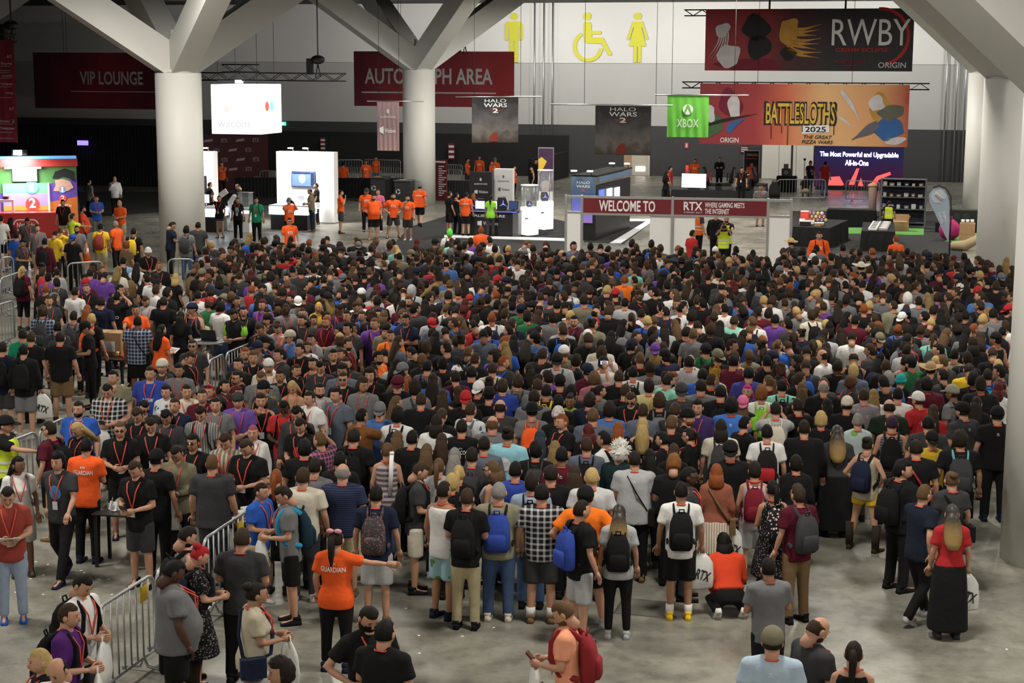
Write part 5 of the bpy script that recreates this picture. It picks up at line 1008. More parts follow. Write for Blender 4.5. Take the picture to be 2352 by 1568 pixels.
# ------------------------------------------------------------------ colours of clothes, hair and skin
FC = dict(bk=(.0085, .0085, .0095), dg=(.040, .040, .043), gy=(.145, .145, .15), lg=(.37, .37, .38), wh=(.66, .65, .63), cr=(.58, .53, .43), nv=(.012, .016, .038), nb=(.010, .014, .026), bl=(.022, .085, .38), ro=(.028, .055, .30), db=(.06, .14, .36), az=(.05, .16, .50), lb=(.24, .38, .55), sb=(.26, .52, .60), ib=(.40, .50, .60),
          rd=(.38, .022, .025), mr=(.085, .010, .022), wn=(.070, .006, .016), rs=(.26, .045, .035), ru=(.27, .09, .055), vm=(.66, .060, .022), og=(.80, .17, .015), gn=(.01, .22, .12), eg=(.02, .13, .05), dk=(.014, .022, .012), ol=(.17, .155, .10), kh=(.40, .34, .21), tp=(.22, .21, .14), pu=(.13, .05, .28), dp=(.065, .014, .12), vi=(.14, .075, .32), li=(.50, .42, .47), ip=(.05, .05, .22), ye=(.72, .47, .03), yo=(.50, .32, .05), py=(.52, .45, .20), tl=(.02, .26, .25), mt=(.22, .52, .41), pk=(.60, .28, .24), pi=(.62, .14, .26), dr=(.34, .13, .16), br=(.16, .10, .05), be=(.44, .39, .29), dn=(.05, .085, .17), ld=(.26, .32, .42), sg=(.10, .115, .15), sa=(.78, .32, .19), tn=(.33, .22, .11), go=(.52, .30, .035), lm=(.26, .60, .05), hi=(.62, .75, .05), hr=(.62, .06, .03), oh=(.80, .16, .03), mv=(.13, .105, .13), kg=(.24, .23, .17), wr=(.16, .012, .022), cy=(.03, .25, .45), rk=(.24, .022, .026), tq=(.12, .40, .42), bc=(.012, .03, .05), bo=(.03, .06, .30), rp=(.35, .02, .02), tk=(.008, .022, .024), st=(.52, .38, .16), lmn=(.3, .6, .1), bw=(.16, .065, .02), rh=(.05, .045, .05), dgn=(.02, .03, .02))
FC['bt'] = (.035, .024, .017); FC['or'] = (.80, .105, .020)
PATT = dict(pB=((.02, .03, .075), (.36, .40, .46), 'plaid', 4.4), pK=((.014, .015, .019), (.50, .50, .50), 'plaid', 4.4), pR=((.045, .03, .08), (.45, .16, .18), 'plaid', 5), sB=((.015, .015, .017), (.62, .61, .6), 'stripe', 6.5), sN=((.016, .022, .055), (.035, .045, .085), 'stripe', 11), sM=((.40, .36, .33), (.13, .09, .13), 'stripe', 4), vS=((.30, .29, .27), (.10, .10, .11), 'vstripe', 9), vW=((.62, .56, .46), (.36, .25, .2), 'vstripe', 9), fK=((.009, .009, .011), (.20, .17, .16), 'dots', 34), fW=((.55, .56, .57), (.07, .10, .16), 'dots', 11), fB=((.26, .43, .47), (.10, .18, .05), 'dots', 7), fG=((.40, .47, .47), (.16, .36, .09), 'dots', 6), fP=((.22, .20, .22), (.33, .28, .28), 'dots', 12), po=((.16, .15, .13), (.42, .38, .28), 'vstripe', 5), sG=((.055, .055, .06), (.16, .16, .17), 'stripe', 7), gl=((.26, .40, .04), (.05, .1, .02), 'dots', 9), sk=((.05, .05, .055), (.36, .12, .10), 'dots', 44), fl=((.012, .012, .015), (.55, .42, .38), 'dots', 24), fd=(0, 0, 0, 0))
HC = dict(K=(.007, .006, .0055), D=(.015, .010, .007), N=(.036, .021, .012), L=(.095, .055, .026), Y=(.40, .28, .11), R=(.20, .055, .016), G=(.20, .19, .18), W=(.62, .60, .55), P=(.28, .06, .09), E=(.12, .62, .08), M=(.40, .02, .15), U=(.035, .014, .03), X=(.02, .03, .045), O=(.16, .10, .035))
HX = {'R2': (.34, .014, .018), 'R3': (.075, .012, .010), 'R4': (.17, .065, .018), 'G2': (.55, .33, .03), 'Y2': (.19, .125, .045)}
SKC = dict(l=(.47, .252, .165), m=(.34, .178, .105), b=(.19, .095, .057), d=(.075, .036, .022))
def fabric(code):
    if code in PATT: c1, c2, kd, sc = PATT[code]; return pattern_mat('cloth_'+code, c1, c2, kd, sc)
    c = FC[code]; return mat('cloth_'+code, c, .92, var=.16, scale=9, bump=.35, spec=.18)
def avg_col(code):
    if code in PATT: a, b = PATT[code][:2]; return tuple(.6*x+.4*y for x, y in zip(a, b))
    if code == 'gb': return FC['bk']
    if code in ('yn', 'yv'): return FC['nv']
    if code == 'rg': return FC['lg']
    return FC[code]
FC['gb'] = (.012, .012, .013); FC['yn'] = (.52, .34, .03); FC['yv'] = (.05, .03, .12); FC['rg'] = (.5, .5, .5); FC['kr'] = (.014, .011, .012); FC['skx'] = (.05, .05, .05)
def hair_mat(code):
    if code == 'O': return ramp_mat('hair_dip_dyed', [(0, (.34, .23, .07)), (.45, (.24, .15, .05)), (.75, (.03, .018, .010)), (1, (.015, .010, .007))], 'z', -.42, .10, .25, 30, .5)
    c = HX.get(code, HC.get(code)); new = 'hair_'+code not in MATS; m = mat('hair_'+code, c, .62, var=.45, scale=60, bump=.3, spec=.14)
    if new:                                    # strands: the noise is drawn out along the head's height
        n, l = m.node_tree.nodes, m.node_tree.links; mp = n.new('ShaderNodeMapping'); mp.inputs['Scale'].default_value = (1.6, 1.6, .22)
        tc = [q for q in n if q.type == 'TEX_COORD'][0]; nz = [q for q in n if q.type == 'TEX_NOISE'][0]; l.new(tc.outputs['Object'], mp.inputs['Vector']); l.new(mp.outputs[0], nz.inputs['Vector'])
    return m
def hair_col(code): return HX.get(code, HC.get(code))
M_LAN = mat('lanyard_red', (.62, .07, .045), .7, var=.1, scale=40); M_LANW = mat('badge_white', (.6, .6, .6), .5); M_BAG = mat('white_plastic', (.66, .655, .63), .35, var=.08, scale=6, bump=.5); M_PHONE = mat('phone_black', (.01, .01, .012), .2); M_PSCR = mat('phone_screen', (.1, .15, .3), .2, emit=(.45, .6, .9), es=.9); M_PAPER = mat('paper', (.68, .68, .67), .8, var=.04); M_CHR = mat('sunglass_lens', (.02, .02, .022), .12, var=0)
SHOEC = ['bk', 'bk', 'dg', 'lg', 'nv', 'br']
def parse(line):
    left, label = [q.strip() for q in line.split('|')]; k = left.split(); d = dict(x=float(k[0]), y=float(k[1]), F=float(k[2]), pose=k[3], build=k[4][0], g=int(k[4][1:] or 0), top=k[5].split('.'), bot=k[6].split('.'), hair=(k[7][0], k[7][1:]), skin=k[8], ex={}, head='', label=label)
    for e in k[9:]:
        if e in HEADV: d['head'] = e
        elif e[0] == 'h' and e[1:2].isdigit(): d['ht'] = float(e[1:])
        else: a = e.split('.'); d['ex'][a[0]] = a[1] if len(a) > 1 else True
    d.setdefault('ht', {'m': 1.76, 'f': 1.66, 'b': 1.78}[d['build']]); return d
HATS = ('cap', 'capb', 'bean', 'hood', 'wide', 'fed', 'straw', 'somb', 'crown')
def place(d):
    sc = d['ht']/1.75; g = {0: 1.0, 1: .92, 2: 1.12, 3: 1.25}[d['g']]*(.5+.5*sc); hm = head_M(d['pose'], d['head']); hz = (hm.translation.z+.128)*sc
    p = PZ(d['x'], d['y'], hz); rz = -math.radians(d['F']); 
    if 'pos' in d: return d['pos'], rz, g, sc
    off = Matrix.Rotation(rz, 3, 'Z') @ Vector((hm.translation.x*g, hm.translation.y*g, 0)); return Vector((p.x-off.x, p.y-off.y, 0)), rz, g, sc
def setm(o, m, slot=0):
    if o.data.materials[slot] is not m: o.material_slots[slot].link = 'OBJECT'; o.material_slots[slot].material = m
PRINTS = {'guardian': [('RTX', 0, 1.375, .07, .03), ('GUARDIAN', 0, 1.305, .27, .062)], 'cool': [('RTX', 0, 1.36, .05, .02), ('STAY COOL', 0, 1.30, .27, .062)], 'staff': [('RTX', 0, 1.27, .17, .10)], 'vizio': [('VIZIO', 0, 1.2, .25, .07)], 'name': [('Garrett', 0, 1.22, .22, .06)], 'now': [('NOW', 0, 1.22, .17, .06)], 'logo': [('o.', 0, 1.385, .035, .02), ('RTX', 0, 1.36, .04, .012)], 'white': [('SERIAL', 0, 1.28, .2, .045), ('KILLER', 0, 1.22, .2, .045)]}
BVH = {}
def print_on(top_o, me_top, parent, spec, front, scale_y=1):
    key = me_top.name
    if key not in BVH:
        V, F = mesh_np(me_top); BVH[key] = BVHTree.FromPolygons([tuple(v) for v in V], F)
    sgn = 1 if front else -1
    def project(me, name, m):
        co, F = mesh_np(me); out = []
        for v in co:
            x = v[0]*(-1 if front else 1); h = BVH[key].ray_cast(Vector((x, sgn*.8, v[2])), Vector((0, -sgn, 0)))
            out.append((x, (h[0].y if h[0] else sgn*.12)+sgn*.007, v[2]))
        q = bpy.data.meshes.new(name); q.from_pydata(out, [], F); link(name, q, parent, None, None, m)
    if spec in PRINTS:
        for s, x, z, w, h in PRINTS[spec]:
            me = text_mesh(s, w, h, bold=.014).copy(); co, F = mesh_np(me); co[:, 0] += x; co[:, 2] += z; me.vertices.foreach_set('co', co.ravel()); project(me, 'shirt_lettering', C_WHITE)
    else:
        col = {'blue': (.05, .22, .5), 'red': (.25, .01, .01), 'frame': (.2, .2, .2), 'disc': (.5, .5, .5), 'teal': (.12, .42, .42), 'redd': (.35, .03, .03), 'yell': (.30, .22, .03), 'animal': (.7, .7, .7), 'palm': (.20, .27, .24)}[spec]
        b = MB(); n = 20; R = [0, .35, .7, 1.0]; V = [(.085*r*math.cos(2*math.pi*i/n), 0, 1.24+.10*r*math.sin(2*math.pi*i/n)*(1.2 if spec in ('palm', 'teal') else 1)) for r in R for i in range(n)]
        F = [(k*n+i, k*n+(i+1) % n, (k+1)*n+(i+1) % n, (k+1)*n+i) for k in range(3) for i in range(n)]; b.add(V, F); project(b.mesh('print'), 'shirt_print', mat('shirt_ink_'+spec, col, .9, var=.6, scale=22))
RP = random.Random(11)
def hand_world(d, root_M, side, fwd=.09):
    T = pose_T(d['pose']); sh, e, w = arm_pts(d['build'], d['pose'], side, T); return root_M @ (w + (w-e).normalized()*fwd), (root_M.to_3x3() @ (w-e)).normalized()
def tote(p, rz, label):
    t = thing('plastic_bag', label, 'bag', Vector((p.x, p.y, p.z-.03)), rz, 'white plastic bags'); b = MB(); rows = []
    for z, w, th in ((0, .05, .012), (-.06, .11, .03), (-.14, .16, .05), (-.32, .175, .065), (-.44, .17, .04), (-.47, .165, .012)): rows.append([(w*math.cos(a)*(1+.05*math.sin(3*a)), th*math.sin(a), z) for a in [2*math.pi*i/14 for i in range(14)]])
    b.loft(rows); link('bag_body', b.mesh('bag_body', [M_BAG], True), t)
    if 'RTXb' not in CACHE:
        m0 = text_mesh('RTX', .20, .13, bold=.03).copy(); CACHE['RTXb'] = m0
    o = link('bag_print', CACHE['RTXb'], t, (0, -.072, -.27), (0, .35, 0), C_BLACK); b = MB(); b.tube([(-.03, 0, -.02), (-.03, 0, .05), (.03, 0, .05), (.03, 0, -.02)], .010, 5); link('handle', b.mesh('handle', [M_BAG], True), t)
def short(s, n): return ' '.join(s.split()[:n])
def person(d, group):
    loc, rz, g, sc = place(d); r = tag(link('person', None, None, loc, (0, 0, rz), None, (g, g, sc)), d['label'], 'person', group); b_, ps = d['build'], d['pose']; T = pose_T(ps); HMx = head_M(ps, d['head']); ex = d['ex']
    M = Matrix.Translation(loc) @ Matrix.Rotation(rz, 4, 'Z') @ Matrix.Diagonal((g, g, sc, 1))
    o = link('body', body_mesh(b_, ps, d['head']), r); setm(o, mat('skin_'+d['skin'], SKC[d['skin']], .55, var=.06, spec=.3))
    st, col = d['top']; stl = {'v': 't', 's': 't', 'd': 'k'}.get(st, st)
    base = {'hi': 'or' if 'orange' in d['label'] else 'bk', 'hr': 'mr', 'oh': 'dg'}.get(col, col) if st == 'v' or col == 'oh' else col
    tm = top_mesh(b_, ps, stl); to = link({'k': 'tank_top', 'l': 'jacket'}.get(stl, 'shirt'), tm, r); setm(to, fabric(base))
    if st == 'v' or col == 'oh':
        v = link('safety_vest', top_mesh(b_, ps, 'k'), r, None, None, None, (1.05, 1.10, 1.0)); setm(v, fabric(col))
        for z_ in (1.0, 1.12):
            bb = MB(); rr = TORSO[b_][3]; bb.loft([[T @ q for q in ering(z_+dz, rr[1]+.048, rr[2]+.05, .01, 20)] for dz in (-.02, .02)], cap=False); link('reflective_band', bb.mesh('reflective_band', [mat('reflective', (.6, .62, .6), .3)], True), v, None, None, None, (.96, .92, 1))
    sk, bc = d['bot'] if d['bot'][0] != 'd' else ('d', d['bot'][1])
    bo = link({'k': 'skirt', 'm': 'skirt', 'd': 'skirt', 's': 'shorts', 'h': 'shorts'}.get(sk, 'trousers'), bottom_mesh(b_, ps, sk), r); setm(bo, fabric(bc))
    shc = ex.get('sh') or RP.choice(SHOEC)
    for i in (0, 1):
        kn, an, yw = LEGS[POSE[ps][2]][i]; bt = 'bt' in ex; tilt = .5 if (POSE[ps][2] == 'wk' and i == 1) else (.9 if POSE[ps][2] == 'cr' else 0)
        q = link('boot' if bt else 'shoe', boot_mesh() if bt else shoe_mesh(), r, (an[0], an[1]-.005, max(0, an[2]-.09)+(.02 if tilt else 0)), (-tilt, 0, yw)); setm(q, fabric('bt' if bt else shc))
        if 'so' in ex:
            bb = MB(); bb.tube([Vector(an)+Vector((0, 0, -.02)), Vector(an)+Vector((0, 0, .11))], .052, 10, round_end=False); link('sock', bb.mesh('sock', [fabric('wh')], True), r)
    hs, hc = d['hair']; hat = [h for h in HATS if h in ex]
    if hs != 'x' or hat:
        q = link('hair', hair_mesh('s' if hs == 'x' else hs), r); q.matrix_local = HMx @ (Matrix.Diagonal((.985, .985, .97, 1)) if hat else Matrix.Identity(4)); setm(q, hair_mat(hc))
    else: q = link('cropped_hair', hair_mesh('b'), r); q.matrix_local = HMx; setm(q, hair_mat(hc))
    for h in hat:
        q = link({'cap': 'cap', 'capb': 'cap', 'bean': 'beanie', 'hood': 'hood', 'crown': 'crown'}.get(h, 'hat'), hat_mesh(h), r); q.matrix_local = HMx @ Matrix.Rotation(.12, 4, 'X'); setm(q, fabric(ex[h]) if ex[h] != 'fl' else pattern_mat('cloth_fl2', (.5, .5, .48), (.4, .05, .05), 'dots', 30))
    if 'bd' in ex or 'bd2' in ex: q = link('beard', beard_mesh(), r); q.matrix_local = HMx @ (Matrix.Translation((0, .01, -.05)) @ Matrix.Diagonal((1, 1, 1.35, 1)) if 'bd2' in ex else Matrix.Identity(4)); setm(q, hair_mat(hc))
    if 'gl' in ex or 'sg2' in ex or 'sg' in ex:
        if 'glasses' not in CACHE:
            bb = MB()
            for s in (-1, 1): bb.loft([[(s*.031+.024*math.cos(a), y, .017*math.sin(a)) for a in [2*math.pi*i/10 for i in range(10)]] for y in (.098, .102)]); bb.tube([(s*.055, .097, 0), (s*.079, .0, .004)], .003, 4)
            bb.tube([(-.01, .1, .004), (.01, .1, .004)], .003, 4); CACHE['glasses'] = bb.mesh('glasses', [M_CHR], False)
        q = link('sunglasses' if 'gl' not in ex else 'glasses', CACHE['glasses'], r); q.matrix_local = HMx @ (Matrix.Translation((0, .0, .016)) if 'sg' not in ex else Matrix.Rotation(.75, 4, 'X') @ Matrix.Translation((0, .028, .03)))
        if 'gl' in ex: q.matrix_local = HMx @ Matrix.Translation((0, .0, .016))
    if 'nl' not in ex:
        lan, bad = lanyard_mesh(b_); q = link('lanyard', lan, r); q.matrix_local = T.copy(); setm(q, M_LAN); w = link('badge', bad, q); setm(w, M_LANW)
    if 'bp' in ex:
        body, pocket, sts, loop = pack_parts(); c = ex['bp']; mb = pattern_mat('cloth_'+c, *PATT[c]) if c in PATT and PATT[c][0] else fabric({'tq': 'dg'}.get(c, c)); q = link('backpack', body, r); off = {'m': 0, 'f': .01, 'b': -.045}[b_]; q.matrix_local = T @ Matrix.Translation((0, off, 0)); setm(q, mb)
        w = link('pocket', pocket, q); setm(w, fabric('rd') if c == 'kr' else mb); w = link('carry_loop', loop, q); setm(w, mb)
        for s_ in sts: w = link('strap', s_, q); setm(w, fabric('lm') if c == 'lm' else (fabric('bk') if c in ('nv', 'bo') else fabric('cy') if c == 'bc' else fabric('tq') if c == 'tq' else mb))
    if 'sl' in ex:
        bb = MB(); R5 = TORSO[b_]; fy = {'m': .16, 'f': .175, 'b': .25}[b_]; by = {'m': -.158, 'f': -.15, 'b': -.185}[b_]; bb.tube([T @ Vector(v) for v in ((-.10, fy-.06, 1.42), (-.11, 0, 1.485), (-.09, -.115, 1.43), (.05, by, 1.2), (.17, -.12, 1.0), (.20, 0, .95), (.16, fy-.03, 1.02), (.02, fy+.01, 1.2), (-.10, fy-.06, 1.42))], .020, 5, flat=.5); q = link('sling_strap', bb.mesh('sling_strap', [M_FAB0], True), r); setm(q, fabric(ex['sl'])); bb = MB(); bb.box(T @ Vector((.235, -.03, .90)), (.08, .24, .22)); q = link('sling_bag', bb.mesh('sling_bag', [M_FAB0]), r); setm(q, fabric(ex['sl']))
    if 'bow' in ex: bb = MB(); [bb.ell((s*.04, -.06, .115), (.04, .02, .028), 8, 6) for s in (-1, 1)]; q = link('hair_bow', bb.mesh('hair_bow', [mat('pink_bow', (.7, .3, .32), .8)], True), r); q.matrix_local = HMx
    if col == 'or' and 'pr' not in ex and b_ != 'b' and ps != 'K': print_on(to, tm, r, 'staff', True)
    if 'pr' in ex: print_on(to, tm, r, ex['pr'], False)
    if 'pf' in ex: print_on(to, tm, r, ex['pf'], True)
    if col == 'gb':
        for s_ in (-1, 1): sh, e, w = arm_pts(b_, ps, s_, T); bb = MB(); bb.tube([sh, sh.lerp(e, .35), sh.lerp(e, .7)], [.080, .080, .084], 10); q = link('sleeve', bb.mesh('sleeve', [M_FAB0], True), r); setm(q, fabric('lm'))
    if 'tote' in ex: h, dr_ = hand_world(d, M, 1, .07); tote(h, rz+.3, short('white printed plastic bag held by ' + d['label'], 16))
    if ps == 'V':
        h1, _ = hand_world(d, M, 1, .08); h0, _ = hand_world(d, M, -1, .08); t = thing('camera', short('black camera held up by ' + d['label'], 16), 'camera', (h0+h1)/2 + Vector((0, 0, .02)), rz, 'cameras held up'); box('body', t, -.065, .065, -.03, .03, -.045, .045, M_PHONE, .008); b2 = MB(); b2.tube([(0, .03, 0), (0, .13, 0)], [.034, .038], 12, round_end=False); link('lens', b2.mesh('lens', [M_PHONE], True), t); box('viewfinder', t, -.025, .025, -.03, .02, .045, .065, M_PHONE, .005)
    if ps == 'U' and d['y'] > 600:
        h1, _ = hand_world(d, M, 1, .10); t = thing('mobile_phone', short('mobile phone raised by ' + d['label'], 16), 'phone', h1, rz, 'things in hands'); box('case', t, -.075, .075, -.006, .006, -.035, .04, M_PHONE, .004); box('screen', t, -.066, .066, -.0075, -.0065, -.03, .035, M_PSCR)
    if 'ph' in ex or 'ph2' in ex or 'pa' in ex:
        h1, _ = hand_world(d, M, 1, .10); h0, _ = hand_world(d, M, -1, .10); p = (h0+h1)/2 + Vector((0, 0, .03))
        if 'pa' in ex: t = thing('paper_sheet', short('white paper sheet held by ' + d['label'], 16), 'paper', p, rz, 'papers in hands'); q = box('sheet', t, -.12, .12, -.085, .085, -.002, .002, M_PAPER); q.rotation_euler = (.5, 0, 0); q = box('text_block', t, -.09, .09, -.05, .05, .0022, .0026, C_GREYP); q.rotation_euler = (.5, 0, 0)
        else: t = thing('mobile_phone' if 'ph' in ex else 'boxed_figure', short(('mobile phone' if 'ph' in ex else 'dark printed box') + ' held by ' + d['label'], 16), 'phone' if 'ph' in ex else 'box', p, rz, 'things in hands'); q = box('case', t, -.045, .045, -.01, .01, -.075, .09, M_PHONE if 'ph' in ex else mat('box_print', (.09, .02, .02), .5, var=.9, scale=30), .004); q.rotation_euler = (-.7, 0, 0); w = box('screen', t, -.036, .036, -.0115, -.0105, -.065, .08, M_PSCR); w.rotation_euler = (-.7, 0, 0)
    return r
